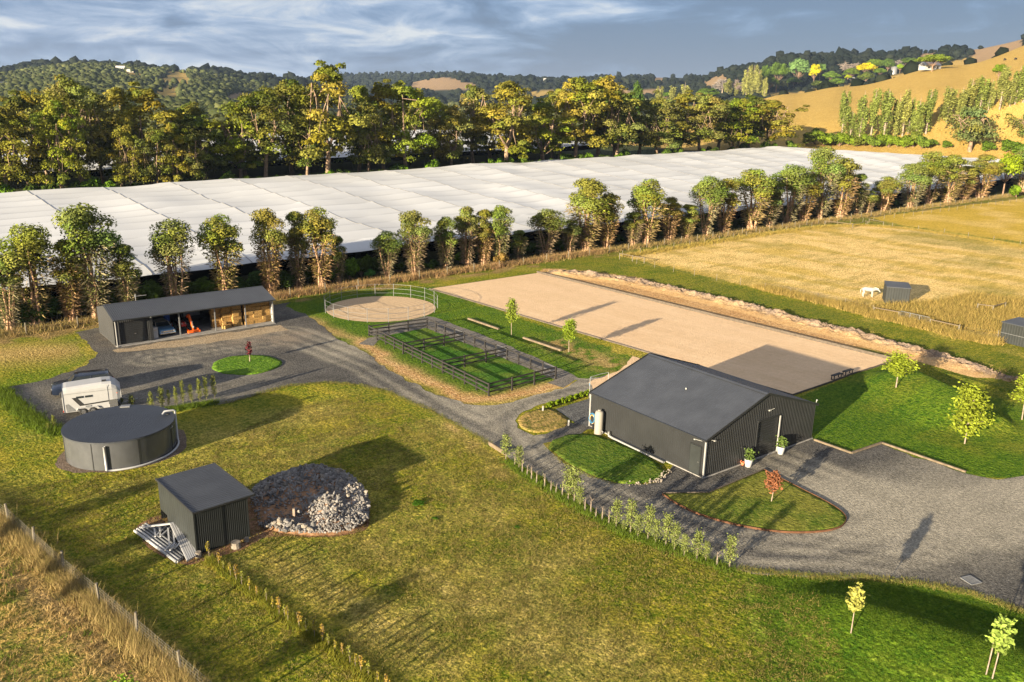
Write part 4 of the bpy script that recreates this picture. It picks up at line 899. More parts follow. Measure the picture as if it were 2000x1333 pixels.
m = MB(); m.box((-.05, Wb/2, 1.1), (.06, Wb-.1, 1.3)); m.build('tail_ramp', M['white'], hf)
for yy in (.12, Wb-.12): MB().box((-.08, yy, .55), (.05, .16, .16)).build('tail_light', M['red'], hf)
MB().box((3.95, -.03, 1.62), (.05, .03, .05)).build('marker_lamp', M['orange'], hf)
cs = G(160, 731, 1.7); cs[2] = 0; make_car('suv', 'dark blue four wheel drive parked close behind the white horse float', cs, FF[1]+PI, M['navy'], 4.9, 1.9, 1.05, 1.12, 1.78, (-2.25, -2.0, .55, 1.15), M['navy'], True)
# roof rails of the suv are pale strips
# ================= field shelters
def shelter(nm, lab, A, B, D, open_right, band=False):
    fr_ = frame(A, B); L = float(np.linalg.norm((np.asarray(B)-np.asarray(A))[:2])); t = thing(nm, lab, 'shelter', (A[0], A[1], T1(A[0], A[1])), fr_[1])
    MB().corr((0, 0, 0), (L, 0, 0), (0, 0, 2.32), .3, .02, (0, -1, 0)).build('front_wall', M['steel_grey'], t)
    MB().corr((0, 0, 0), (0, D, 0), (0, 0, 2.32), .3, .02, (-1, 0, 0), top2=(0, 0, 2.45)).build('side_wall', M['steel_grey'], t)
    MB().corr((0, D, 0), (L, 0, 0), (0, 0, 2.45), .3, .02, (0, 1, 0)).build('back_wall', M['steel_grey'], t)
    MB().corr((-.08, -.08, 2.36), (0, D+.2, .14), (L+.2, 0, 0), .3, .02, (0, 0, 1)).build('roof', SR, t)
    m = MB(); m.box((L/2, -.09, 2.33), (L+.2, .04, .08)); m.build('roof_trim', M['steel_roof'], t)
    if open_right:
        m = MB(); m.tube([(L+.02, D-.1, 0), (L+.02, D-.1, 2.46)], .13, 8); m.build('post', M['yellowpost'], t, True)
        m = MB(); m.tube([(L-.05, .1, 0), (L-.05, .1, 2.3)], .1, 8); m.build('post', M['timber'], t, True)
    if band: MB().box((L/2, -.04, 1.12), (L, .03, .04)).build('wall_joint', M['galv'], t)
    return t
shelter('field_shelter', 'small charcoal field shelter with a yellow corner post in the straw paddock', G(1728, 592.7), G(1773.7, 596.5), 3.5, True)
A_ = G(1951, 667); B_ = A_+(G(2000, 679)-A_)*1.6
shelter('field_shelter', 'charcoal field shelter cut by the right edge of the picture', A_, B_, 3.4, False, True)
# ================= white horse
def skin_body(name, nodes, edges, m, parent, sub=2):
    me = bpy.data.meshes.new(name); me.from_pydata([n[0] for n in nodes], edges, []); me.materials.append(m)
    o = bpy.data.objects.new(name, me); C.link(o); o.parent = parent
    sk = o.modifiers.new('skin', 'SKIN'); sv = me.skin_vertices[0].data if me.skin_vertices else None
    if sv is None: me.skin_vertices.new(); sv = me.skin_vertices[0].data
    for i, n in enumerate(nodes):
        r = n[1]; sv[i].radius = r if isinstance(r, tuple) else (r, r); sv[i].use_root = (i == 0)
    sb = o.modifiers.new('sub', 'SUBSURF'); sb.levels = sub; sb.render_levels = sub
    return o
P = G(1694, 581); hs = thing('horse', 'white horse in a pale rug grazing beside the field shelter', 'horse', (P[0], P[1], T1(P[0], P[1])), RZ-.9)
nodes = [((-.15, 0, 1.15), (.29, .33)), ((-.62, 0, 1.20), (.27, .30)), ((-.80, 0, 1.12), (.18, .22)), ((.35, 0, 1.14), (.27, .33)), ((.66, 0, 1.18), (.20, .28)), ((.95, 0, 1.22), (.12, .19)), ((1.22, 0, 1.18), (.09, .13)), ((1.36, 0, 1.16), (.09, .12)), ((1.52, 0, .98), (.07, .09)), ((1.64, 0, .82), (.055, .065)),
  ((-.62, .17, .95), .17), ((-.52, .18, .72), .12), ((-.70, .18, .50), .07), ((-.66, .18, .22), .045), ((-.62, .18, .05), .06),
  ((-.62, -.17, .95), .17), ((-.50, -.18, .72), .12), ((-.66, -.18, .50), .07), ((-.60, -.18, .22), .045), ((-.56, -.18, .05), .06),
  ((.55, .16, .90), .12), ((.56, .16, .52), .06), ((.55, .16, .22), .045), ((.58, .16, .05), .06),
  ((.55, -.16, .90), .12), ((.62, -.16, .52), .06), ((.60, -.16, .22), .045), ((.63, -.16, .05), .06)]
edges = [(0, 1), (1, 2), (0, 3), (3, 4), (4, 5), (5, 6), (6, 7), (7, 8), (8, 9), (1, 10), (10, 11), (11, 12), (12, 13), (13, 14), (1, 15), (15, 16), (16, 17), (17, 18), (18, 19), (4, 20), (20, 21), (21, 22), (22, 23), (4, 24), (24, 25), (25, 26), (26, 27)]
skin_body('body', nodes, edges, M['horse'], hs)
m = MB(); m.tube([(-.92, 0, 1.22), (-1.02, 0, 1.0), (-1.0, 0, .55)], [.05, .08, .03], 7); m.build('tail', M['horse'], hs, True)
m = MB(); m.tube([(.7, 0, 1.47), (.98, 0, 1.42), (1.25, 0, 1.32), (1.36, 0, 1.28)], [.03, .05, .05, .02], 6); m.build('mane', M['cream'], hs, True)
for sy in (-.07, .07): m = MB(); m.tube([(1.34, sy, 1.24), (1.35, sy*1.3, 1.40)], [.035, .008], 5); m.build('ear', M['horse'], hs)
for sy in (-.075, .075): MB().lathe([(.0, -.02), (.02, 0), (.0, .02)], 6, (1.46, sy, 1.08)).build('eye', M['rubber'], hs)
# ================= fences
def fence_bar(mb, a, b, h, w_=.04, d=.14): mb.bar((a[0], a[1], T1(a[0], a[1])+h), (b[0], b[1], T1(b[0], b[1])+h), w_, d)
cor = {k: G(*p)[:2] for k, p in dict(L=(721, 657), F=(834, 642), R=(1085, 741), N=(954.5, 774.5), d1f=(905, 669), d1n=(787.5, 692), d2f=(988.8, 700), d2n=(864.5, 727)).items()}
cf = thing('corral_fence', 'black three rail timber fence round the three green yards', 'fence', (*cor['N'], 0))
OC = np.array([*cor['N'], 0.])
def run(a, b, nb, rails=(.38, .78, 1.17), gate=(), last=True, off=.06, side=1, m_=None):
    a = np.asarray(a); b = np.asarray(b); d = (b-a)/np.linalg.norm(b-a); nn = np.array([-d[1], d[0]])*off*side
    for k in range(nb+(1 if last else 0)):
        p = a+(b-a)*k/nb-OC[:2]; mm = MB(); mm.box((p[0], p[1], .64), (.13, .13, 1.28), math.atan2(d[1], d[0])); mm.build('post', M['blacktimber'], cf)
    for k in range(nb):
        if k in gate: continue
        p = a+(b-a)*k/nb-OC[:2]+nn; q = a+(b-a)*(k+1)/nb-OC[:2]+nn
        for h in rails: mm = MB(); mm.bar((p[0], p[1], h+rr.uniform(-.01, .01)), (q[0], q[1], h+rr.uniform(-.01, .01)), .04, .14); mm.build('rail', m_ or M['blacktimber'], cf)
run(cor['L'], cor['F'], 3, last=False, side=-1)
run(cor['F'], cor['R'], 12, gate=(3, 7, 11), side=-1, rails=(.38, 1.17))
run(cor['N'], cor['R'], 3, last=False, side=1)
run(cor['L'], cor['N'], 12, side=-1)
run(cor['d1n'], cor['d1f'], 3, last=False, side=-1)
run(cor['d2n'], cor['d2f'], 3, last=False, side=-1)
# light tube gates in the far side
for i, k in enumerate((3, 7, 11)):
    a = cor['F']+(cor['R']-cor['F'])*k/12; b = cor['F']+(cor['R']-cor['F'])*(k+1)/12
    g = thing('yard_gate', ('slim galvanised tube gate of the ' + ('leftmost', 'middle', 'rightmost')[i] + ' green yard'), 'gate', (*a, 0)); q = b-a; d = q/np.linalg.norm(q)
    p0 = d*.12; p1 = q-d*.12; m = MB()
    m.tube([(*p0, .15), (*p0, 1.2), (*p1, 1.2), (*p1, .15), (*p0, .15)], .018, 6); m.build('gate_frame', M['galv'], g)
    for h in (.68,): MB().tube([(*p0, h), (*p1, h)], .016, 5).build('gate_rail', M['galv'], g)
# round pen of galvanised panels
rp = thing('round_pen', 'round yard of galvanised tube panels about a raked sand circle', 'round pen', (*PEN_C, 0)); NP = 18; R_ = PEN_R+.12
for k in range(NP):
    a = 2*PI*k/NP+.1; b = 2*PI*(k+1)/NP+.1
    MB().tube([(R_*math.cos(a), R_*math.sin(a), 0), (R_*math.cos(a), R_*math.sin(a), 1.72)], .036, 6).build('post', M['galv'], rp)
    for h in (.45, 1.05, 1.65):
        MB().tube([(R_*math.cos(a), R_*math.sin(a), h), (R_*math.cos(b), R_*math.sin(b), h)], .017, 5).build('rail', M['galv'], rp)
ga = 2*PI*11/NP+.1
# arena edging boards
def edging(lab, a, b, h, w_, m_, piece=2.4, nm='arena_edging', cat='edging'):
    a = np.asarray(a)[:2]; b = np.asarray(b)[:2]; L = np.linalg.norm(b-a); n = max(1, int(round(L/piece))); t = thing(nm, lab, cat, (*a, 0), math.atan2(*(b-a)[::-1]))
    for k in range(n): mm = MB(); mm.box(((k+.5)*L/n, rr.uniform(-.012, .012), h/2+T1(*(a+(b-a)*(k+.5)/n))), (L/n-.02, w_, h), rr.uniform(-.004, .004)); mm.build('sleeper', m_, t)
A0, A1, A2, A3 = ARENA
edging('low dark timber edging along the far long side of the sand arena', A1, A2, .36, .09, M['greytimber'])
edging('low timber edging along the near long side of the sand arena', A0, A3, .13, .07, M['greytimber'])
edging('timber edging at the left end of the sand arena by the tree row', A0, A1, .05, .07, M['greytimber'])
edging('timber edging at the right end of the sand arena by the benches', A3, A2, .16, .09, M['greytimber'])
# half buried dark ground line between the far boards and the spoil bank
# loose sleepers on the lawn
def log(pa, pb, lab, w_=.25, h=.2, nm='timber_beam'):
    a = G(*pa); b = G(*pb); L = np.linalg.norm((b-a)[:2]); t = MB(); t.box((L/2, 0, h/2+.04), (L, w_, h)); o = t.build(nm, M['timber'], None, False, .02); o.location = (a[0], a[1], 0); o.rotation_euler = (0, 0, math.atan2(b[1]-a[1], b[0]-a[0])); tag(o, lab, 'timber beam')
log((914.5, 624.5), (974, 645), 'square timber beam on the lawn beside the left young tree near the arena')
log((1022, 662), (1096, 687), 'square timber beam on the lawn beside the right young tree near the arena')
# garden edging of the forecourt
def strip(name, lab, pts, h, w_, m_, cat='garden edging', z0=.02, piece=2.0):
    t = thing(name, lab, cat, (*pts[0][:2], 0)); o_ = np.asarray(pts[0][:2])
    for a, b in zip(pts[:-1], pts[1:]):
        a = np.asarray(a[:2]); b = np.asarray(b[:2]); L = np.linalg.norm(b-a); n = max(1, int(L/piece))
        for k in range(n):
            p = a+(b-a)*k/n-o_; q = a+(b-a)*(k+1)/n-o_; mm = MB(); mm.bar((*p, h/2+z0), (*q, h/2+z0), w_, h); mm.build('edge_piece', m_, t)
strip('sleeper_edging', 'timber sleeper edging between the forecourt gravel and the lawn right of the barn', gpoly([(1590, 861), (1663, 887), (1722, 867), (1886, 924)]), .14, .14, M['timber'])
strip('timber_edging', 'pale timber edging on the barn side of the front lawn island', gpoly([(1293, 966), (1384, 965), (1493, 919)]), .14, .08, M['greytimber'])
strip('rusty_edging', 'rusty steel edging curved round the front lawn island', [p for p in ISL_OUT if True][2:]+[ISL_OUT[0]], .13, .03, M['rust'], piece=.9)
strip('culvert_board', 'short timber headwall at the drain beside the driveway', gpoly([(955, 870), (987, 890)]), .3, .12, M['timber'])
# stone border of the side lawn
sb = thing('stone_border', 'row of pale loose stones edging the side lawn by the driveway', 'stone border', G(1265, 942))
STM = []
for k in range(6):
    b_ = bmesh.new(); bmesh.ops.create_icosphere(b_, subdivisions=1, radius=.5); sc_ = Vector((rr.uniform(.7, 1.3), rr.uniform(.6, 1), rr.uniform(.4, .8)))
    for v_ in b_.verts: v_.co = Vector((v_.co.x*sc_.x, v_.co.y*sc_.y, v_.co.z*sc_.z))*(1+.35*mnoise.noise(v_.co*2.3+Vector((k*7, 0, 0))))
    for q_ in range(2):      # knock flat faces on the lump so that it reads as broken stone
        nrm = Vector((rr.gauss(0, 1), rr.gauss(0, 1), rr.gauss(0, 1))).normalized()
        for v_ in b_.verts:
            dd_ = v_.co.dot(nrm)-.22
            if dd_ > 0: v_.co -= nrm*dd_
    me = bpy.data.meshes.new('stone'); b_.to_mesh(me); b_.free(); STM.append(me)
def stone_at(P, s, par, mm, nm='stone'):
    me = rr.choice(STM); key = me.name+mm.name
    if key not in STC: c = me.copy(); c.materials.clear(); c.materials.append(mm); STC[key] = c
    o = bpy.data.objects.new(nm, STC[key]); C.link(o); o.parent = par; o.location = (P[0]-par.location[0], P[1]-par.location[1], P[2]-par.location[2]); o.scale = (s, s*rr.uniform(.7, 1), s*rr.uniform(.6, 1)); o.rotation_euler = (rr.uniform(0, 6), rr.uniform(0, 6), rr.uniform(0, 6)); return o
STC = {}
ln = gpoly([(1228, 948), (1262, 946), (1290, 938), (1308, 922)])
for k in range(46):
    i = rr.choice([0, 1, 1, 2]); t = rr.random(); p = ln[i]*(1-t)+ln[i+1]*t+np.array([rr.gauss(0, .14), rr.gauss(0, .14)]); stone_at((p[0], p[1], .08), rr.uniform(.15, .34), sb, M['stone'])
# rubble pile
rp_ = thing('rubble_pile', 'heap of broken concrete and rock on bare red earth beside the small shed', 'rubble pile', (*G(620, 1000)[:2], 0))
RL = [gpoly([(520, 965), (560, 945), (610, 930), (660, 945), (690, 965), (700, 1000), (680, 1025)]), gpoly([(700, 1010), (665, 1040), (600, 1044), (545, 1032)]), gpoly([(640, 990), (665, 1010), (650, 1030)])]
RH_ = [(.50, 1.5), (.32, .9), (.62, 1.3)]
def rub_h(X, Y):
    z = np.zeros_like(X)
    for L_, (h, s_) in zip(RL, RH_): z = np.maximum(z, h*np.exp(-(polydist(L_, X, Y)/s_)**2))
    return z
RO = smooth_closed(gpoly([(488, 985), (505, 950), (560, 925), (620, 915), (690, 935), (722, 980), (722, 1020), (695, 1045), (620, 1052), (545, 1046), (500, 1030)]), 2)
x0, y0 = np.min(RO, 0); x1, y1 = np.max(RO, 0); gx, gy = np.meshgrid(np.arange(x0-.3, x1+.3, .18), np.arange(y0-.3, y1+.3, .18), indexing='ij')
ef = inpoly(RO, gx, gy)*sm(polydist(RO, gx, gy, True), 0, .8)
hz = (rub_h(gx, gy)+vn(gx, gy, 1.5, 71)*.10)*ef-.03-.05*(1-ef)
V = np.stack([gx-rp_.location[0], gy-rp_.location[1], hz+.03], -1).reshape(-1, 3); ii = np.arange(gx.size).reshape(gx.shape)
mesh_np('earth_heap', V, np.stack([ii[:-1, :-1], ii[1:, :-1], ii[1:, 1:], ii[:-1, 1:]], -1).reshape(-1, 4), M['dirt'], parent=rp_, smooth=True)
def rub_pts(n):
    o = []
    while len(o) < n:
        x, y = rr.uniform(x0, x1), rr.uniform(y0, y1); X, Y = np.array([x]), np.array([y])
        if not inpoly(RO, X, Y)[0]: continue
        h = float(rub_h(X, Y)[0]); dl = min(float(polydist(L_, X, Y)[0])/s_ for L_, (q, s_) in zip(RL, RH_))
        if rr.random() < math.exp(-(dl/1.15)**2)*.97+.03: o.append((x, y, h))
    return o
for x, y, h in rub_pts(297): stone_at((x, y, h+.08+rr.uniform(0, .07)), rr.choice([.28, .34, .42, .5, .6]), rp_, rr.choice([M['rub1'], M['rub1'], M['rub2'], M['stone']]))
sv, sf = [], []
for x, y, h in rub_pts(4600):
    me = rr.choice(STM); s = rr.uniform(.10, .28); R = Matrix.Rotation(rr.uniform(0, 6), 3, 'X')@Matrix.Rotation(rr.uniform(0, 6), 3, 'Z'); n = len(sv)
    for v_ in me.vertices: q = R@v_.co*s; sv.append((q.x+x-rp_.location[0], q.y+y-rp_.location[1], q.z+h+.05+.05*rr.random()))
    sf += [tuple(n+i for i in p.vertices) for p in me.polygons]
m = MB(); m.v = sv; m.f = sf; tag(m.build('small_rubble', M['rub1'], rp_), kind='stuff')
def ring_(px, py, r, h, lab, nm='concrete_ring'):
    P = G(px, py); t = thing(nm, lab, 'concrete ring', P); MB().lathe([(r, 0), (r, h), (r*.66, h), (r*.62, .03)], 16).build('ring_body', M['rub1'], t); MB().lathe([(r*.64, h*.4), (.01, h*.4)], 14).build('hollow', M['dirt'], t)
ring_(688, 958, .30, .16, 'round concrete ring at the upper right edge of the rubble pile'); ring_(697, 967, .17, .26, 'small pale concrete pot shaped block right of the concrete ring')
P = G(575, 1016); o = MB().box((0, 0, .35), (.14, .14, .7)).build('marker_post', M['palebark']); o.location = tuple(P+np.array([0, 0, .1])); tag(o, 'short pale post standing in the middle of the rubble pile', 'post')
# spoil bank of clods beyond the arena
bl = gpoly([(1065, 530), (1150, 538), (1250, 552), (1330, 570), (1465, 601), (1566, 628), (1667, 653), (1769, 681), (1850, 703), (1925, 725), (2010, 746)])
bv = []; 
nseg = 300; cum = np.cumsum([0]+[np.linalg.norm(b-a) for a, b in zip(bl[:-1], bl[1:])]); S_ = np.linspace(0, cum[-1], nseg); px_ = np.interp(S_, cum, [p[0] for p in bl]); py_ = np.interp(S_, cum, [p[1] for p in bl])
tx, ty = np.gradient(px_), np.gradient(py_); ll = np.hypot(tx, ty); nx_, ny_ = -ty/ll, tx/ll
prof = np.linspace(-4.2, .9, 40); PX = px_[:, None]+nx_[:, None]*prof[None]; PY = py_[:, None]+ny_[:, None]*prof[None]
hh = np.where(prof < .1, np.clip((prof+4.2)/4.3, 0, 1)**1.5*.48, .48*np.exp(-((prof-.1)/.42)**2))
end = sm(S_, 0, 3)*(1-sm(S_, cum[-1]-5, cum[-1]))*(1-.75*np.exp(-((S_-cum[-1]*.965)/1.2)**2))
rough = (vn(PX, PY, 1.1, 81)-.4)*.55+(vn(PX, PY, 2.6, 82)-.5)*.38+(vn(PX, PY, 5.5, 83)-.5)*.14
near_ = np.exp(-((prof+.35)/1.25)**2)
PZ = hh[None]*end[:, None]*(.8+.4*vn(PX, PY, .25, 84))+rough*near_[None]*end[:, None]*1.1+terr(PX, PY)-.03
V = np.stack([PX, PY, PZ], -1).reshape(-1, 3); ii = np.arange(PX.size).reshape(PX.shape)
k = near_[None, :, None]*(.6+.4*vn(PX, PY, .9, 85)[..., None]); k = np.clip(k*1.25, 0, 1)
cA = (np.array([.40, .23, .09])*(1-k)+np.array([.13, .095, .07])*k); cB = (np.array([.50, .34, .16])*(1-k)+np.array([.25, .19, .14])*k)
o = mesh_np('spoil_bank', V, np.stack([ii[:-1, :-1], ii[1:, :-1], ii[1:, 1:], ii[:-1, 1:]], -1).reshape(-1, 4), MG, {'ColA': cA.reshape(-1, 3), 'ColB': cB.reshape(-1, 3)}, smooth=False); tag(o, kind='structure')
sv, sf = [], []
for k in range(4200):
    s0 = rr.random()*cum[-1]; x = float(np.interp(s0, S_, px_)); y = float(np.interp(s0, S_, py_)); i = min(nseg-1, int(s0/cum[-1]*nseg)); off = rr.gauss(-.3, .6)
    e_ = end[i]
    if rr.random() > e_: continue
    x += nx_[i]*off; y += ny_[i]*off; me = rr.choice(STM); s = rr.uniform(.12, .62)*math.exp(-abs(off)*.6); R = Matrix.Rotation(rr.uniform(0, 6), 3, 'X')@Matrix.Rotation(rr.uniform(0, 6), 3, 'Z'); n = len(sv); zz = .36*math.exp(-(off/.6)**2)*e_
    for v_ in me.vertices: q = R@v_.co*s; sv.append((q.x+x, q.y+y, q.z+zz))
    sf += [tuple(n+i2 for i2 in p.vertices) for p in me.polygons]
m = MB(); m.v = sv; m.f = sf; o = m.build('bank_clods', M['clod']); tag(o, kind='stuff', label='loose dry clods along the crest of the spoil bank')
# benches on the arena
for i, (px, py) in enumerate(((1633, 741), (1655, 733))):
    P = G(px, py); t = thing('bench', 'low black bench on the arena sand, ' + ('the left one of the pair' if i == 0 else 'the right one of the pair'), 'bench', (*P[:2], .03), FB[1]+1.62-PI/2-.02)
    MB().box((0, 0, .47), (1.55, .38, .06)).build('seat', M['blacktimber'], t)
    for sx in (-.62, .62):
        m = MB(); m.box((sx, -.14, .22), (.07, .07, .44)); m.box((sx, .14, .22), (.07, .07, .44)); m.box((sx, 0, .04), (.07, .36, .07)); m.build('leg', M['blacktimber'], t)
# pots by the barn door
def pot(px, py, s, lab):
    P = G(px, py); t = thing('potted_shrub', lab, 'potted plant', P)
    MB().lathe([(.20*s, 0), (.27*s, .3*s), (.31*s, .62*s), (.29*s, .63*s), (.27*s, .56*s), (.01, .56*s)], 18).build('pot', M['white'], t, True)
    pts = np.array([[rr.gauss(0, .15)*s, rr.gauss(0, .15)*s, (.62+rr.random()*.75)*s] for _ in range(240)])
    pts[:, :2] *= (1.25-.5*np.abs(pts[:, 2:3]/s-.9))
    crown = leafcloud(pts, .09*s, np.array([.10, .15, .035])); mesh_np('foliage', *crown[:2], LEAF, {'Col': crown[2]}, parent=t)
    m = MB(); m.tube([(0, 0, .5*s), (.02, 0, 1.0*s)], .02, 5); m.build('stem', M['bark'], t)
def leafcloud(P, s, col, rng=RNG, jit=.3, nrm=None):
    n = len(P); a = rng.normal(size=(n, 3)) if nrm is None else nrm+rng.normal(size=(n, 3))*.55
    a /= np.linalg.norm(a, axis=1)[:, None]+1e-9; b = np.cross(a, rng.normal(size=(n, 3))); b /= np.linalg.norm(b, axis=1)[:, None]+1e-9; c = np.cross(a, b)
    sz = (s*rng.uniform(.6, 1.3, n))[:, None]; b = b*sz; c = c*sz*.62
    V = np.stack([P-b, P-c, P+b, P+c], 1).reshape(-1, 3); Fq = np.arange(4*n).reshape(n, 4)
    cc = col*(1+jit*rng.uniform(-1, 1, (n, 1))); return V, Fq, np.repeat(cc, 4, 0)
pot(1461, 912, 1.0, 'white pot with an upright green shrub on the left of the barn roller door')
pot(1524, 887, 1.0, 'white pot with a green shrub on the right of the barn roller door')
P = G(1450, 909); t = thing('terracotta_pot', 'small terracotta pot on its side against the left white pot', 'pot', P); MB().lathe([(.08, 0), (.14, .18), (.15, .26), (.12, .26), (.1, .1)], 12).build('pot_body', M['terracotta'], t, True); m = MB(); m.tube([(-.1, 0, .2), (-.18, 0, .34), (-.1, 0, .38)], .035, 6); m.build('handle', M['terracotta'], t)
# drain grate in the forecourt
P = G(1896, 1135); t = thing('drain_cover', 'square galvanised drain cover set in the forecourt gravel', 'drain cover', (*P[:2], .02), .35)
m = MB()
for a in ((-.36, 0, .05, .78), (.36, 0, .05, .78)): m.box((a[0], a[1], .03), (a[2], a[3], .05))
m.box((0, .37, .03), (.78, .05, .05)); m.box((0, -.37, .03), (.78, .05, .05)); m.build('frame', M['galv'], t)
for k in range(9): MB().box((-.3+k*.075, 0, .03), (.03, .7, .03)).build('bar', M['galv'], t)
MB().box((0, 0, .008), (.7, .7, .01)).build('pit', M['rubber'], t)
for px, py, lab in ((1110.5, 832, 'short white post at the corner of the small lawn island'), (1060, 804, 'thin white marker post behind the small lawn island')):
    P = G(px, py); o = MB().box((0, 0, .25), (.13, .13, .5)).build('white_post', M['trim_white']); o.location = tuple(P); tag(o, lab, 'post')
# wire fences: posts as parts, wires as parts
def wire_fence(lab, pts, spacing, ph, wires, pr_=.06, mesh_=False, group=None, taper=1.0, extra=(), lean=.03, at_pts=False):
    pts = [np.asarray(p[:2], float) for p in pts]; t = thing('wire_fence', lab, 'fence', (*pts[0], T1(*pts[0]))); o_ = np.array([*pts[0], T1(*pts[0])]); cum_ = np.cumsum([0]+[np.linalg.norm(b-a) for a, b in zip(pts[:-1], pts[1:])])
    n = max(1, int(round(cum_[-1]/spacing))); Q = []
    for k in range(n+1):
        s = cum_[-1]*k/n; x = np.interp(s, cum_, [p[0] for p in pts]); y = np.interp(s, cum_, [p[1] for p in pts]); Q.append(np.array([x, y, T1(x, y)]))
    if at_pts: Q = [np.array([p[0], p[1], T1(p[0], p[1])]) for p in pts]
    pm = []
    for i in range(3):
        mm = MB(); mm.tube([(0, 0, -.1), (rr.gauss(0, lean), rr.gauss(0, lean), ph*(1+.06*i))], pr_, 6); me = bpy.data.meshes.new('post'); me.from_pydata(mm.v, [], mm.f); me.materials.append(M['post']); pm.append(me)
    for q in Q: o = bpy.data.objects.new('post', rr.choice(pm)); C.link(o); o.parent = t; o.location = tuple(q-o_); o.rotation_euler = (0, 0, rr.uniform(0, 6))
    for h in wires:
        mm = MB(); mm.tube([tuple(q-o_+np.array([0, 0, h])) for q in Q], .004*taper, 3, False); mm.build('wire', M['wire'], t)
    if mesh_:
        mm = MB()
        for a, b in zip(Q[:-1], Q[1:]):
            L = np.linalg.norm(b-a); k = int(L/.3)
            for j in range(k): p = a+(b-a)*j/k-o_; mm.tube([(p[0], p[1], p[2]+.05), (p[0], p[1], p[2]+ph*.86)], .0025, 3, False)
        tag(mm.build('mesh_wires', M['wire'], t), kind='stuff')
    return t
wire_fence('timber post and wire mesh fence crossing the lower left corner', [G(*p) for p in ((-120, 945), (18, 1022), (67.6, 1069), (125, 1121), (195, 1179.5), (268, 1243), (354, 1316), (440, 1392))], 2.35, 1.22, (.12, .3, .48, .66, .84, 1.0), .07, True, taper=1.3, at_pts=True)
wire_fence('post and wire fence along the foot of the boundary tree row', [UV(u_, 100.3) for u_ in (-20, 60, 120, 200, 300, 360)], 5.2, 1.25, (.4, .7, 1.0), .07, taper=1.6)
wire_fence('post and wire fence on the near side of the grass lane by the straw paddock', [WT(*p) for p in ((1215, 502), (1480, 459), (1600, 443), (1690, 434), (1765, 424), (2010, 392))], 5.0, 1.1, (.4, .7, 1.0), .05, taper=1.4)
wire_fence('post and wire fence between the straw paddock and the yellow paddock', [WT(*p) for p in ((1690, 441), (1765, 447), (1850, 458), (2010, 484), (2100, 500))], 5.5, 1.15, (.4, .7, 1.0), .06, taper=1.4)
wire_fence('thin post and wire fence between the straw paddock and the green grass strip', [WT(*p) for p in ((1210, 508), (1330, 535), (1470, 562), (1600, 588), (1640, 597), (1703, 612))], 4.2, 1.05, (.35, .65, .95), .04, taper=1.3)
wire_fence('thin post and wire fence running from the metal gate to the right shelter', [WT(*p) for p in ((1872, 653), (1948, 664))], 3.2, 1.1, (.35, .65, .95), .05, taper=1.3)
def rail_fence(lab, pts, ph=1.05, nm='rail_fence'):
    P = [WT(*p) for p in pts]; t = thing(nm, lab, 'fence', P[0])
    for q in P: mm = MB(); mm.tube([tuple(q-P[0]), tuple(q-P[0]+np.array([0, 0, ph]))], .08, 6); mm.build('post', M['post'], t)
    for a, b in zip(P[:-1], P[1:]): mm = MB(); mm.tube([tuple(a-P[0]+np.array([0, 0, ph-.1])), tuple(b-P[0]+np.array([0, 0, ph-.1]))], .06, 6); mm.build('rail', M['timber'], t)
rail_fence('grey timber rail left of the metal paddock gate', [(1705.5, 615), (1754, 624)]); rail_fence('grey timber rail right of the metal paddock gate', [(1815, 639), (1871, 652)])
rail_fence('low timber rail at the far corner of the straw paddock', [(1612, 440), (1665, 446), (1693, 441)]); rail_fence('short timber hitching rail beside the corner of the yellow paddock', [(1697, 436), (1725, 442)])
rail_fence('old timber strainer rail near the start of the spoil bank', [(1210, 506), (1235, 511), (1258, 515)]); rail_fence('timber rails standing in long grass left of the right shelter', [(1908, 608), (1938, 612), (1962, 605)])
rail_fence('low old rail in the grass at the left end of the machinery shed', [(85, 628), (112, 622)]); rail_fence('low old rail behind the left wall of the machinery shed', [(160, 624), (195, 618)])
ga_, gb_ = WT(1757, 625), WT(1813, 638); t = thing('paddock_gate', 'wide galvanised mesh gate in the straw paddock fence', 'gate', ga_); d = gb_-ga_
m = MB(); m.tube([(0, 0, .12), (0, 0, 1.15), tuple(d+np.array([0, 0, 1.15])), tuple(d+np.array([0, 0, .12])), (0, 0, .12)], .035, 6); m.build('gate_frame', M['galv'], t)
for f_ in (1/3, 2/3): MB().tube([tuple(d*f_+np.array([0, 0, .12])), tuple(d*f_+np.array([0, 0, 1.15]))], .028, 6).build('upright', M['galv'], t)
m = MB()
for k in range(1, 7): m.tube([(0, 0, .12+k*.15), tuple(d+np.array([0, 0, .12+k*.15]))], .009, 3, False)
for k in range(1, 26): m.tube([tuple(d*k/26+np.array([0, 0, .12])), tuple(d*k/26+np.array([0, 0, 1.15]))], .007, 3, False)
tag(m.build('gate_mesh', M['galv'], t), kind='stuff')
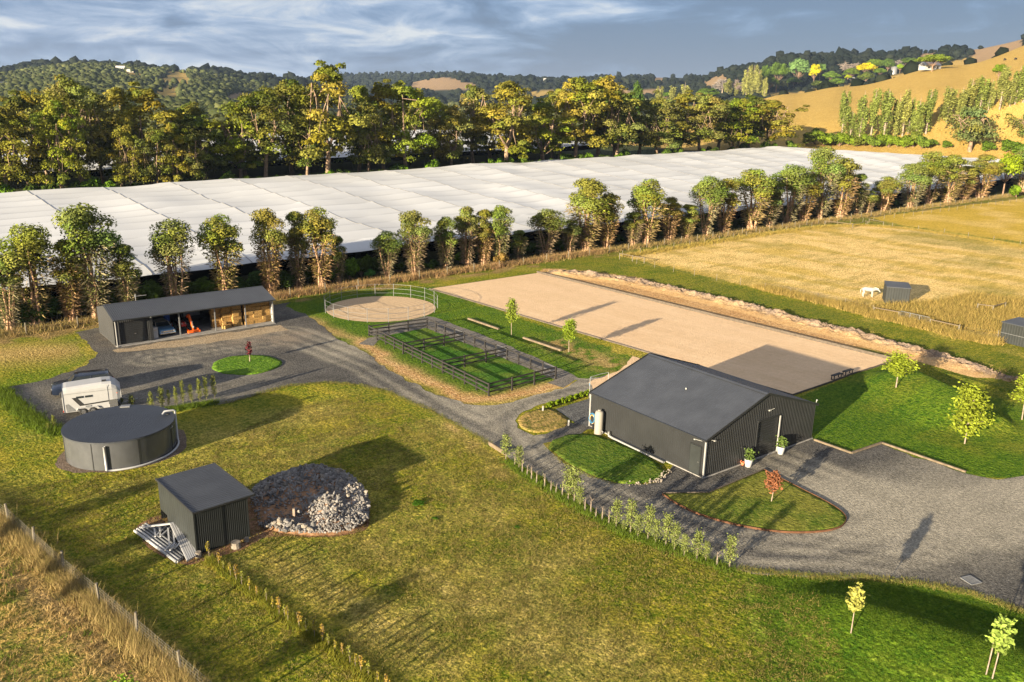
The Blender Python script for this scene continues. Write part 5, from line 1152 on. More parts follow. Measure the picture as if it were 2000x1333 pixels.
# ================= netting over the orchard
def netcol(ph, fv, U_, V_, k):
    # the sun's light and dark bands painted into the net strips, plus their hems
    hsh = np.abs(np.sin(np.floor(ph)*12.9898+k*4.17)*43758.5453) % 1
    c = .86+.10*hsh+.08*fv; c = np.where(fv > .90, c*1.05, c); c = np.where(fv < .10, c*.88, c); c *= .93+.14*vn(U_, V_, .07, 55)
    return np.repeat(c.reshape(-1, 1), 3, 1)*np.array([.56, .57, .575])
def netting(nm, lab, u0, u1, v0, v1, hn, pw, step_v, m_, base=None, seams=True, skirt=True, cut=False):
    P0 = UV(u0, v0); t = thing(nm, lab, 'orchard netting', (P0[0], P0[1], 0)); n = int((u1-u0)/pw)
    for k in range(n):
        a, b = u0+(u1-u0)*k/n, u0+(u1-u0)*(k+1)/n; nu, nv = 8, int((v1-v0)/.9)
        U_, V_ = np.meshgrid(np.linspace(a, b, nu), np.linspace(v0, v1, nv), indexing='ij')
        if cut: V_ = v0+(V_-v0)*np.clip((v1-v0-np.clip(U_-285, 0, None)*.745)/(v1-v0), .02, 1)
        X = U_*UD[0]+V_*VD[0]; Y = U_*UD[1]+V_*VD[1]
        fu = (U_-a)/(b-a); sag = .30*np.sin(PI*fu)
        ph = (V_-v0)/step_v+.25*np.sin(U_*.045)+.10*(vn(U_, V_, .12, 5)-.5); fv = ph-np.floor(ph); rip = .20*(fv**1.6)*(.5+.8*vn(U_, V_, .05, 96))
        Z = terr(X, Y)+hn-sag*.35-.42+rip+(vn(U_, V_, .10, 91)-.5)*.5+(vn(U_, V_, .5, 92)-.5)*.05
        edge = np.minimum(V_-v0, v1-V_); Z = Z-.35*np.exp(-edge/1.2)
        V = np.stack([X-P0[0], Y-P0[1], Z], -1).reshape(-1, 3); ii = np.arange(X.size).reshape(X.shape)
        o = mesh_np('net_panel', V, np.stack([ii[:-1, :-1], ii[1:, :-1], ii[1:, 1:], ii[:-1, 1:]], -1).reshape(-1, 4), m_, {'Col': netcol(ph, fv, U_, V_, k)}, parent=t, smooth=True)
        if seams:
            m = MB(); m.tube([(V[i][0], V[i][1], V[i][2]+.03) for i in range(nv)], .055, 4, False); m.build('seam_cable', SEAM, t)
        if skirt:
            m = MB()
            for i in range(nu-1):
                p = V.reshape(nu, nv, 3)[i, 0]; q = V.reshape(nu, nv, 3)[i+1, 0]; dn = -VD*1.6
                g0 = T1(p[0]+P0[0], p[1]+P0[1]); m.quad(tuple(p), tuple(q), (q[0]+dn[0], q[1]+dn[1], q[2]-1.2-.25*math.sin(PI*(i+1)/(nu-1))), (p[0]+dn[0], p[1]+dn[1], p[2]-1.2-.25*math.sin(PI*i/(nu-1))))
            m.build('net_skirt', m_, t)
            p = V.reshape(nu, nv, 3)[0, 0]; m = MB(); m.tube([(p[0], p[1], T1(p[0]+P0[0], p[1]+P0[1])), (p[0], p[1], p[2])], .09, 6); m.build('support_post', M['greytimber'], t)
    return t
SEAM = mat('net_seam', (.16, .16, .16), .9)
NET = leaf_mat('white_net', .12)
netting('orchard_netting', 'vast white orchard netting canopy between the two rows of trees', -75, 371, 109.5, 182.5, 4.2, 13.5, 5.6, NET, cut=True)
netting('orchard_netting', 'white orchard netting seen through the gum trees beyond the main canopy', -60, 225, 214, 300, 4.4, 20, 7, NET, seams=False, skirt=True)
# ------------------------------------------------------------------ trees
WOODA = mat('stem_bark', (.34, .21, .125), .9, .4, 2.5, bump=.02)
WOODP = mat('gum_trunk', (.215, .15, .10), .9, .4, 1.2, bump=.02)
PAL = dict(
 row=np.array([.145, .165, .040]), rowb=np.array([.18, .145, .060]), twig=np.array([.22, .165, .105]),
 gum=np.array([.165, .170, .040]))
def puff(c, r, n, s, col, rng, flat=.75, jit=.28, low=.45):
    """leaf-sized faces spread over and inside a lumpy ellipsoid"""
    d = rng.normal(size=(n, 3)); d /= np.linalg.norm(d, axis=1)[:, None]
    d[:, 2] = np.where(d[:, 2] < -low, -d[:, 2]*.6, d[:, 2])
    rad = rng.uniform(.55, 1.0, n)**.5*r*(1+.18*np.sin(d[:, 0]*5+c[0])*np.sin(d[:, 1]*5+c[1]))
    P = c+d*rad[:, None]*np.array([1, 1, flat])
    return leafcloud(P, s, col, rng, jit, nrm=d*1.2+np.array([0, 0, .35]))
def join_leaf(parts):
    V, Fq, Cc, n = [], [], [], 0
    for v, f, c in parts: V.append(v); Fq.append(f+n); Cc.append(c); n += len(v)
    return np.concatenate(V), np.concatenate(Fq), np.concatenate(Cc)
def strokes(P, D, L, w_, col, rng, jit=.3):
    n = len(P); D = D/np.linalg.norm(D, axis=1)[:, None]; L = (L*rng.uniform(.5, 1.3, n))[:, None]; sd = np.cross(D, rng.normal(size=(n, 3))); sd /= np.linalg.norm(sd, axis=1)[:, None]+1e-9; sd = sd*w_
    mid = P+D*L*.55; tip = P+D*L+np.array([0, 0, -1])*L*.22
    V = np.stack([P-sd, P+sd, mid+sd*.8, tip], 1).reshape(-1, 3); c = col*(1+jit*rng.uniform(-1, 1, (n, 1))); return V, np.arange(4*n).reshape(n, 4), np.repeat(c, 4, 0)
HIDE = []
def proto(name, wood, leaves, woodm, extra=None):
    """a tree as an Empty with its trunk and crown; the first use moves the prototype itself"""
    t = bpy.data.objects.new(name, None); t.empty_display_size = .3
    kids = [('trunk', wood, None)]
    me = bpy.data.meshes.new('trunk'); me.from_pydata(wood.v, [], wood.f); me.materials.append(woodm); me.polygons.foreach_set('use_smooth', [True]*len(me.polygons))
    lm = mesh_np('crown', leaves[0], leaves[1], LEAF, {'Col': leaves[2]}, link=False)
    return dict(name=name, trunk=me, crown=lm, extra=extra)
def plant(p, loc, sc, rz, label, cat='tree', group=None, col=(1, 1, 1), name=None):
    t = thing(name or p['name'], label, cat, loc, rz, group); t.scale = sc
    a = bpy.data.objects.new('trunk', p['trunk']); C.link(a); a.parent = t
    b = bpy.data.objects.new('crown', p['crown']); C.link(b); b.parent = t; b.color = (*col, 1)
    return t
def make_row(seed, h=11.0, w_=4.6, stems=7, spread=1.0, brown=.5, nleaf=5600, conif=False):
    rng = np.random.default_rng(seed); wood = MB(); parts = []
    npf = int(15*spread)+5; tops = []
    for i in range(npf):
        a = rng.uniform(0, 2*PI); k = rng.uniform(0, 1); zc = h*(.55+.36*k); env = w_/2*(.95*math.sqrt(max(0, 1-((k-.35)/.75)**2)))*.72; rr_ = env*math.sqrt(rng.uniform(.15, 1))
        tops.append((np.array([rr_*math.cos(a), rr_*math.sin(a), zc]), rng.uniform(.17, .27)*w_))
    tops.append((np.array([0, 0, h*.93]), w_*.2))
    per = nleaf//len(tops)
    base_col = PAL['row']
    for i, (c, r) in enumerate(tops):
        tint = base_col*rng.uniform(.75, 1.3)*np.array([rng.uniform(.85, 1.2), 1, rng.uniform(.7, 1.3)])
        parts.append(puff(c, r*1.05, int(per*1.3), .125, tint, rng, .85))
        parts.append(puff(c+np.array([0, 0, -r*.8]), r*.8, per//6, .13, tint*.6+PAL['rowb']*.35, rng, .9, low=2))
    for s in range(stems):
        a = 2*PI*s/stems+rng.uniform(-.3, .3); b0 = np.array([.32*math.cos(a), .32*math.sin(a), 0]); k = rng.integers(len(tops)); tp = tops[(s*3) % len(tops)][0]
        mid = b0*.5+np.array([tp[0]*.45, tp[1]*.45, tp[2]*.45])+rng.normal(size=3)*.15
        wood.tube([tuple(b0), tuple(mid), tuple(tp*np.array([.85, .85, .80])), tuple(tp)], [.15, .10, .05, .015], 5, False)
        for q in range(3):
            t = rng.uniform(.35, .95); o_ = mid*(1-t)+tp*t; e = tops[rng.integers(len(tops))][0]
            wood.tube([tuple(o_), tuple(o_*.5+e*.5+rng.normal(size=3)*.1), tuple(e)], [.045, .03, .01], 4, False)
    # dry brown twigs and epicormic tufts below the green
    n = int(850*brown); z = rng.uniform(.06, .68, n)*h; a = rng.uniform(0, 2*PI, n); rad = w_*(.05+.33*(z/(h*.68))**.8)*rng.uniform(.35, 1.05, n)
    P = np.stack([rad*np.cos(a), rad*np.sin(a), z], 1); D = np.stack([np.cos(a), np.sin(a), rng.uniform(-.5, .9, n)], 1)
    parts.append(strokes(P, D, .60, .024, PAL['twig'], rng, .45))
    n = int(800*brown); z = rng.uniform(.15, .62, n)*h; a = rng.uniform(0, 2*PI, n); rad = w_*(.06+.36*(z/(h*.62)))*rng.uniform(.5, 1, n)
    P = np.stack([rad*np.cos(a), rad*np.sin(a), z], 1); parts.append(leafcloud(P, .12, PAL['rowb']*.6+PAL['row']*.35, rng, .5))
    return proto('row_gum_tree', wood, join_leaf(parts), WOODA)
def make_gum(seed, h=22.0, w_=13.0, nleaf=8600, umbrella=.5):
    rng = np.random.default_rng(seed); wood = MB(); parts = []; fork = h*rng.uniform(.20, .34)
    lean = np.array([rng.uniform(-.8, .8), rng.uniform(-.6, .6), 0]); pf = lean+np.array([0, 0, fork])
    wood.tube([(0, 0, -.3), tuple(pf*.5+np.array([.12, 0, 0])), tuple(pf)], [.52, .40, .34], 8, False)
    nl = rng.integers(4, 7); tops = []
    for s in range(nl):
        a = 2*PI*s/nl+rng.uniform(-.4, .4); R_ = w_/2*rng.uniform(.35, .75); zt = h*rng.uniform(.62, .9); e = np.array([R_*math.cos(a), R_*math.sin(a), zt]); m1 = pf*.55+e*.45+np.array([R_*.15*math.cos(a), R_*.15*math.sin(a), -h*.03])+rng.normal(size=3)*.4
        wood.tube([tuple(pf), tuple(m1), tuple(e)], [.26, .17, .06], 6, False)
        for q in range(5):
            aa = a+rng.uniform(-1.0, 1.0); t = rng.uniform(.3, 1); o_ = m1*(1-t)+e*t; R2 = w_/2*rng.uniform(.3, .98); z2 = h*(rng.uniform(.34, .95)-.14*(R2/(w_/2))**2); c = np.array([R2*math.cos(aa), R2*math.sin(aa), z2])
            wood.tube([tuple(o_), tuple(o_*.45+c*.55+rng.normal(size=3)*.35), tuple(c)], [.10, .06, .02], 4, False); tops.append((c, rng.uniform(.11, .185)*w_))
    for q in range(6): a = rng.uniform(0, 2*PI); R2 = w_*.18*rng.random(); tops.append((np.array([R2*math.cos(a), R2*math.sin(a), h*rng.uniform(.86, .97)]), w_*.13))
    for q in range(5):
        a = rng.uniform(0, 2*PI); R2 = w_*.35*rng.random(); c = np.array([R2*math.cos(a), R2*math.sin(a), h*rng.uniform(.25, .45)]); wood.tube([tuple(pf*.8), tuple(c)], [.05, .02], 4, False); tops.append((c, w_*.07))
    per = nleaf//len(tops)
    for c, r in tops:
        tint = PAL['gum']*rng.uniform(.70, 1.30)*np.array([rng.uniform(.85, 1.25), 1, rng.uniform(.7, 1.3)])
        parts.append(puff(c, r*1.05, per, .28, tint, rng, .82)); parts.append(puff(c+rng.normal(size=3)*r*.8, r*.6, per//3, .26, tint*.85, rng, .8))
    n = 500; P = np.stack([rng.normal(0, w_*.2, n), rng.normal(0, w_*.2, n), rng.uniform(.25, .8, n)*h], 1); parts.append(leafcloud(P, .26, PAL['gum']*.6+PAL['rowb']*.3, rng, .5))
    return proto('gum_tree', wood, join_leaf(parts), WOODP)
def make_poplar(seed, h=15.0, w_=2.9, n=3400):
    rng = np.random.default_rng(seed); wood = MB(); wood.tube([(0, 0, -.2), (0, 0, h*.5), (0, 0, h*.95)], [.22, .12, .02], 6, False); parts = []
    for s in range(16):
        a = rng.uniform(0, 2*PI); z0 = rng.uniform(.03, .6)*h; R_ = w_*.34*rng.uniform(.6, 1.1); z1 = min(h*.99, z0+h*rng.uniform(.22, .42)); f_ = 1-abs(z1/h-.45)*.9
        e = np.array([R_*f_*math.cos(a), R_*f_*math.sin(a), z1]); wood.tube([(0, 0, z0), tuple(e*np.array([.8, .8, 1])*.5+np.array([0, 0, z0*.5])), tuple(e)], [.06, .04, .01], 4, False)
        m_ = n//16; t = rng.uniform(0, 1, m_); P = np.array([0, 0, z0])*(1-t[:, None])+e*t[:, None]; off = rng.normal(size=(m_, 3))*np.array([.30, .30, .5])*(1.15-.6*t[:, None]); P = P+off+np.stack([np.cos(a)*.3*np.ones(m_), np.sin(a)*.3*np.ones(m_), np.zeros(m_)], 1)
        parts.append(leafcloud(P, .24, np.array([.23, .245, .065])*rng.uniform(.8, 1.2), rng, .3, nrm=off*2))
    return proto('poplar_tree', wood, join_leaf(parts), M['palebark'])
def make_round(seed, h=10.0, w_=8.0, n=4200, trunk=.22, low=.14, s=.24, lumps=26, flat=.8):
    rng = np.random.default_rng(seed); wood = MB(); wood.tube([(0, 0, -.2), (0, 0, h*.3), (.1, 0, h*.7)], [trunk, trunk*.8, .05], 7, False); parts = []
    for i in range(lumps):
        d = rng.normal(size=3); d /= np.linalg.norm(d); d[2] = abs(d[2])*1.0-.25; k = rng.uniform(.45, .80); c = np.array([d[0]*w_/2*k, d[1]*w_/2*k, h*(low+.44)+d[2]*h*.40*k/.8]); r = rng.uniform(.13, .22)*w_
        wood.tube([(0, 0, h*.3), tuple(c*.6+np.array([0, 0, h*.1])), tuple(c)], [.07, .04, .01], 4, False)
        parts.append(puff(c, r, n//lumps, s, np.array([.125, .155, .035])*rng.uniform(.75, 1.25), rng, flat))
    return proto('tree', wood, join_leaf(parts), M['bark'])
def make_sapling(seed, h=3.6, w_=1.5, n=1500, s=.08, clear=.35, ns=1, col=(.20, .26, .035), stemr=.035):
    rng = np.random.default_rng(seed); wood = MB(); parts = []
    wood.tube([(0, 0, -.1), (rng.normal()*.04, rng.normal()*.04, h*.4), (rng.normal()*.06, 0, h*.95)], [stemr, stemr*.75, .01], 6, False)
    nb = 22
    for i in range(nb):
        k = i/nb; z0 = h*(clear+(.95-clear)*k); a = i*2.4+rng.uniform(-.4, .4); R_ = w_/2*(1-.62*k)*rng.uniform(.6, 1.1)*(.55+.9*min(k*3, .5)); e = np.array([R_*math.cos(a), R_*math.sin(a), z0+h*.13*(1.2-k*.5)])
        wood.tube([(0, 0, z0), tuple(e)], [stemr*.35, .006], 4, False); m_ = n//nb; t = rng.uniform(.2, 1.1, m_)[:, None]; P = np.array([0, 0, z0])*(1-t)+e*t+rng.normal(size=(m_, 3))*np.array([.09, .09, .08])*w_
        parts.append(leafcloud(P, s, np.array(col)*rng.uniform(.8, 1.2), rng, .3))
    return proto('young_tree', wood, join_leaf(parts), M['palebark'])
def make_bush(seed, h=2.2, w_=2.6, n=1500, s=.14, col=(.09, .12, .03)):
    rng = np.random.default_rng(seed); wood = MB(); parts = []
    for i in range(9):
        a = rng.uniform(0, 2*PI); k = rng.uniform(0, .8); c = np.array([w_/2*k*math.cos(a), w_/2*k*math.sin(a), h*rng.uniform(.3, .72)]); wood.tube([(0, 0, 0), tuple(c)], [.04, .01], 4, False)
        parts.append(puff(c, w_*rng.uniform(.16, .26), n//9, s, np.array(col)*rng.uniform(.75, 1.25), rng, .85, low=2))
    return proto('bush', wood, join_leaf(parts), M['bark'])
def make_bare(seed, h=9.0, w_=7.0):
    rng = np.random.default_rng(seed); wood = MB(); wood.tube([(0, 0, 0), (0, 0, h*.35)], [.25, .18], 6, False); P, D = [], []
    for i in range(16):
        a = rng.uniform(0, 2*PI); e = np.array([w_/2*rng.uniform(.4, 1)*math.cos(a), w_/2*rng.uniform(.4, 1)*math.sin(a), h*rng.uniform(.5, .98)]); wood.tube([(0, 0, h*.3), tuple(e*.5+np.array([0, 0, h*.25])), tuple(e)], [.10, .06, .015], 4, False)
        for q in range(60): t = rng.uniform(.4, 1); P.append(e*t+np.array([0, 0, h*.3*(1-t)])); D.append(rng.normal(size=3)+np.array([0, 0, .5]))
    return proto('bare_tree', wood, strokes(np.array(P), np.array(D), 1.3, .04, np.array([.26, .23, .21]), rng), M['palebark'])
ROWP = [make_row(100+i, 11, w_, st, sp_, br) for i, (w_, st, sp_, br) in enumerate(((4.8, 7, 1.0, .9), (4.4, 6, .8, 1.2), (5.2, 8, 1.2, .8), (3.6, 5, .6, 1.3), (5.0, 9, .9, 1.5), (4.2, 6, .7, 1.0)))]
GUMP = [make_gum(200+i, 22, 13 if i % 2 else 11.5) for i in range(7)]
POPP = [make_poplar(300+i) for i in range(3)]
RNDP = [make_round(400+i) for i in range(4)]
DOMEP = make_round(450, 9, 11, 4200, .3, .25, .26, 30, .5)
SAPP = [make_sapling(500+i) for i in range(3)]
WILP = [make_sapling(520+i, 2.6, 1.25, 760, .07, .18, col=(.15, .18, .055), stemr=.03) for i in range(3)]
BSHP = [make_bush(600+i) for i in range(3)]
BARP = make_bare(700)
rt2 = random.Random(11)
def ordn(i, n):
    w_ = ['first', 'second', 'third', 'fourth', 'fifth', 'sixth', 'seventh', 'eighth', 'ninth', 'tenth', 'eleventh', 'twelfth', 'thirteenth', 'fourteenth', 'fifteenth', 'sixteenth', 'seventeenth', 'eighteenth', 'nineteenth', 'twentieth']
    tens = ['', '', 'twenty', 'thirty', 'forty', 'fifty', 'sixty', 'seventy', 'eighty']
    def wd(k):
        if k <= 20: return w_[k-1]
        t_, r_ = divmod(k, 10)
        return tens[t_]+('-'+w_[r_-1] if r_ else 'th').replace('tyth', 'tieth') if r_ else tens[t_][:-1]+'ieth'
    return wd(i+1)+' from the left' if i < (n+1)//2 else (wd(n-i)+' from the right' if n-i > 1 else 'last on the right')
# boundary row along the near edge of the netting: (px, top, crown width, proto, look)
ROW = [(22, 500, 70, 5, 'bushy dark'), (72, 442, 112, 2, 'broad bushy'), (143, 470, 62, 3, 'slim shaded'), (190, 404, 112, 4, 'tall open crowned'), (254, 478, 62, 3, 'short'), (346, 432, 92, 2, 'round topped yellow green'), (442, 422, 84, 0, 'full green topped'), (530, 412, 70, 4, 'brown twiggy'), (584, 414, 52, 3, 'narrow'), (628, 408, 76, 0, 'dense green topped'), (663, 462, 34, 3, 'thin dry'),
 (756, 453, 56, 2, 'small rounded green'), (810, 415, 62, 4, 'orange brown twiggy'), (871, 425, 50, 1, 'medium olive'), (912, 405, 48, 5, 'slender pale'), (945, 410, 42, 3, 'thin leaning'), (975, 403, 50, 1, 'pinkish brown twigged'), (1014, 450, 32, 3, 'stunted'), (1066, 410, 68, 2, 'round bushy'), (1112, 430, 40, 5, 'dark low'), (1143, 352, 88, 4, 'vase shaped many stemmed'), (1184, 378, 52, 1, 'open brown'),
 (1236, 415, 40, 3, 'low shaded'), (1263, 352, 74, 0, 'tall dense'), (1306, 386, 46, 5, 'drooping'), (1340, 400, 40, 3, 'dusky'), (1376, 346, 64, 2, 'broad olive'), (1412, 350, 52, 1, 'twiggy'), (1466, 332, 78, 0, 'green domed'), (1502, 355, 44, 3, 'narrow shaded'), (1535, 324, 76, 2, 'wide domed'), (1568, 340, 50, 5, 'mixed brown and green'), (1600, 290, 66, 4, 'tallest sparse pale'), (1640, 311, 62, 1, 'tall pale barked'), (1672, 340, 36, 3, 'small topped'),
 (1690, 372, 40, 5, 'low bluish'), (1724, 346, 50, 0, 'compact rounded'), (1776, 322, 62, 4, 'fan stemmed'), (1812, 298, 60, 2, 'tall green headed'), (1850, 304, 60, 1, 'grey green'), (1880, 325, 40, 3, 'dark gap filling'), (1912, 303, 56, 5, 'tall oval'), (1992, 288, 60, 0, 'dark edge'), (2030, 290, 70, 2, 'outermost')]
for i, (px, top, cw, pi_, look) in enumerate(ROW):
    P = at_v(px, 103.2+rt2.uniform(-.8, 1.3)); h = height_to(P, top)*1.02; wd = cw*px_w(P)*(1.05 if px < 700 else 1.14)
    p = ROWP[pi_]; v0 = (4.8, 4.4, 5.2, 3.6, 5.0, 4.2)[pi_]
    c = rt2.choice([(1, 1, 1), (1.15, 1.0, .8), (.85, .95, .9), (1.1, 1.1, .8), (.95, 1.1, 1)])
    plant(p, P, (wd/v0, wd/v0, h/11), rt2.uniform(0, 6.2), f'{look} coppiced gum in the boundary row, {ordn(i, len(ROW))}', 'tree', 'coppiced gum trees in the boundary row', c)
P = at_v(1958, 103); plant(RNDP[1], P, tuple(np.array([62*px_w(P)/8]*2+[height_to(P, 297)/10])), 1, 'bright yellow green conifer near the right end of the boundary row', 'tree', col=(1.4, 1.5, .35), name='conifer_tree')
# undergrowth between the row and the netting
UG = [(x, 106.3+rt2.uniform(-1.2, 1.2)) for x in list(range(10, 1100, 24))+list(range(1100, 1900, 27))]
for i, (px, v_) in enumerate(UG):
    P = at_v(px, v_); s = rt2.uniform(.7, 1.5)*(1.15 if px < 800 else .9); c = rt2.choice([(.5, .6, .5), (.7, .8, .5), (.45, .6, .5), (1.0, 1.3, .5) if rt2.random() < .35 else (.6, .7, .5)])
    plant(BSHP[i % 3], P, (s, s, s*rt2.uniform(.8, 1.2)), rt2.uniform(0, 6), f'dark shaded bush under the boundary tree row, {ordn(i, len(UG))}', 'bush', 'bushes under the boundary row', c, 'understorey_bush')
for px, py, w_, c, lab in ((1720, 409, 32, (1.6, 2.2, .4), 'small bright lime bush at the foot of the boundary row'), (1600, 425, 26, (.9, 1.5, 1.4), 'bluish green low bush under the tallest boundary gum'), (370/1.0+355, 545, 24, (.8, 1.5, 1.3), 'bluish green low bush beside the small rounded boundary gum'), (1215, 455, 40, (1.3, 1.7, .35), 'bright green bush in the gap of the boundary row'), (982, 520, 34, (2.2, 1.1, 1.3), 'pinkish brown bush at the foot of the boundary row'), (1985, 386, 30, (1.3, 1.6, .4), 'light green bush by the fence at the right edge')):
    P = WT(px, py); s = w_*px_w(P)/2.6; plant(BSHP[1], P, (s, s, s), 1, lab, 'bush', None, c, 'bush')
# belt of tall gums behind the netting: (px, top, width, depth v)
GUM = [(-30, 200, 110, 193), (18, 215, 120, 189), (62, 196, 110, 200), (95, 182, 90, 212), (128, 205, 80, 188), (165, 156, 118, 196), (205, 190, 80, 206), (240, 172, 95, 211), (258, 250, 60, 187), (300, 180, 118, 199), (312, 252, 66, 186), (345, 246, 60, 187), (375, 205, 90, 208), (402, 232, 86, 195), (385, 262, 52, 186), (440, 240, 80, 201), (470, 205, 95, 193), (520, 176, 115, 190), (572, 163, 112, 202), (600, 205, 80, 188), (642, 133, 122, 187), (700, 168, 84, 196), (722, 205, 70, 188), (748, 172, 90, 192), (793, 166, 108, 189), (846, 196, 84, 200), (880, 210, 70, 190), (925, 175, 86, 196), (985, 160, 116, 187), (1022, 190, 70, 203), (1062, 205, 92, 189), (1092, 182, 80, 204), (1122, 158, 104, 190), (1165, 154, 118, 194), (1204, 186, 84, 187), (1246, 196, 80, 200), (1282, 194, 86, 188), (1325, 188, 84, 192), (1366, 186, 96, 187), (1400, 200, 80, 198), (1428, 196, 90, 188), (1462, 192, 84, 192), (1502, 196, 96, 186)]
LOOKG = ['spreading', 'yellow green topped', 'tall forked', 'dense dark', 'open branched', 'olive', 'pale trunked', 'umbrella topped', 'heavy crowned']
for i, (px, top, cw, v_) in enumerate(GUM):
    P = at_v(px, v_); h = height_to(P, top)*1.02; wd = cw*px_w(P)*1.12; k = i % 7; v0 = 13 if k % 2 else 11.5
    c = rt2.choice([(1, 1, 1), (1.18, 1.12, .75), (.75, .85, .8), (1.15, 1.1, .7), (1.0, 1.2, .6), (1.15, 1.12, .7), (.6, .7, .6)])
    plant(GUMP[k], P, (wd/v0, wd/v0, h/22), rt2.uniform(0, 6.2), f'{LOOKG[i%9]} tall gum in the belt behind the netting, {ordn(i, len(GUM))}', 'tree', 'tall gum trees in the belt behind the netting', c)
EXT = [(x, 246+rt2.uniform(-14, 30)-(20 if 150 < x < 330 or 480 < x < 760 or x > 900 else 0), 78+rt2.uniform(-14, 20), 203+rt2.uniform(-3, 9)) for x in range(0, 1480, 120)]
for i, (px, top, cw, v_) in enumerate(EXT):
    P = at_v(px, v_); h = max(8, height_to(P, top-12)); wd = cw*px_w(P)*1.15; k = (i*3+1) % 7
    plant(GUMP[k], P, (wd/12, wd/12, h/22), rt2.uniform(0, 6.2), f'shaded gum in the second rank of the belt behind the netting, {ordn(i, len(EXT))}', 'tree', 'shaded gum trees in the second rank of the belt', rt2.choice([(.8, .9, .8), (1, 1, .8), (.7, .8, .7)]))
for i in range(66):
    px = -20+i*24+rt2.uniform(-8, 8); P = at_v(px, 184.3+rt2.uniform(0, 3)); s = rt2.uniform(1.1, 2.2); plant(BSHP[i % 3], P, (s, s, s*1.2), rt2.uniform(0, 6), f'green bush at the foot of the gum belt, {ordn(i, 66)}', 'bush', 'bushes under the tall gum belt', rt2.choice([(1, 1.2, .7), (.7, .9, .6), (1.1, 1.5, .5), (.6, .7, .5)]), 'understorey_bush')
P = at_v(1056, 206); plant(RNDP[0], P, tuple(np.array([26*px_w(P)/8*1.1]*2+[height_to(P, 204)/10])), 0, 'small bright yellow crowned tree among the gum belt', 'tree', None, (3.2, 2.2, .2), 'wattle_tree')
P = at_v(1237, 240); plant(RNDP[2], P, tuple(np.array([28*px_w(P)/8*1.2]*2+[height_to(P, 153)/10])), 0, 'dark tall conifer rising behind the gum belt', 'tree', None, (.5, .7, .7), 'conifer_tree')
P = at_v(1195, 240); plant(RNDP[3], P, tuple(np.array([40*px_w(P)/8*1.2]*2+[height_to(P, 155)/10])), 0, 'dark rounded conifer behind the gum belt left of the tall one', 'tree', None, (.55, .75, .6), 'conifer_tree')
# poplars and hill trees: (px, base y, top y, width)
def hilltree(p, px, yb, yt, wpx, w0, h0, label, col=(1, 1, 1), cat='tree', group=None, name=None):
    P = WT(px, yb); h = height_to(P, yt); s = wpx*px_w(P)/w0; return plant(p, P, (s, s, h/h0), rt2.uniform(0, 6), label, cat, group, col, name)
POPL = [(1643, 270, 172, 24), (1660, 271, 215, 22), (1678, 274, 172, 26), (1700, 272, 168, 26), (1725, 274, 170, 30), (1748, 268, 178, 24), (1762, 266, 170, 22), (1773, 262, 188, 16), (1788, 268, 186, 26), (1808, 262, 170, 26)]
for i, (px, b, t_, w_) in enumerate(POPL): hilltree(POPP[i % 3], px, b, t_, w_, 2.9, 15, f'lombardy poplar in the lower row on the golden slope, {ordn(i, len(POPL))}', rt2.choice([(1, 1, 1), (.85, .95, .8), (1.1, 1.05, 1), (.7, .8, .7)]), group='lombardy poplars in the lower row')
POPU = [(1848, 240, 166, 28), (1872, 238, 165, 24), (1890, 226, 150, 28), (1912, 222, 145, 26), (1930, 216, 150, 20), (1952, 214, 124, 26), (1972, 208, 150, 18), (1982, 204, 125, 26), (1998, 200, 122, 28)]
for i, (px, b, t_, w_) in enumerate(POPU): hilltree(POPP[(i+1) % 3], px, b, t_, w_, 2.9, 15, f'lombardy poplar in the upper row towards the right edge, {ordn(i, len(POPU))}', rt2.choice([(1, 1, 1), (.85, .95, .8), (1.1, 1.05, 1)]), group='lombardy poplars in the upper row')
POPH = [(1286, 212, 166, 18), (1312, 212, 166, 18), (1335, 212, 158, 24), (1420, 190, 152, 20), (1438, 190, 160, 14), (1456, 193, 128, 20), (1468, 193, 124, 24), (1478, 193, 134, 18), (1492, 192, 146, 12), (1520, 178, 160, 8), (1528, 177, 158, 8), (1535, 176, 160, 8)]
for i, (px, b, t_, w_) in enumerate(POPH): hilltree(POPP[i % 3], px, b, t_, w_, 2.9, 15, f'pale poplar in the line above the gum belt, {ordn(i, len(POPH))}', (1.2, 1.15, 1.2), group='pale poplars above the gum belt')
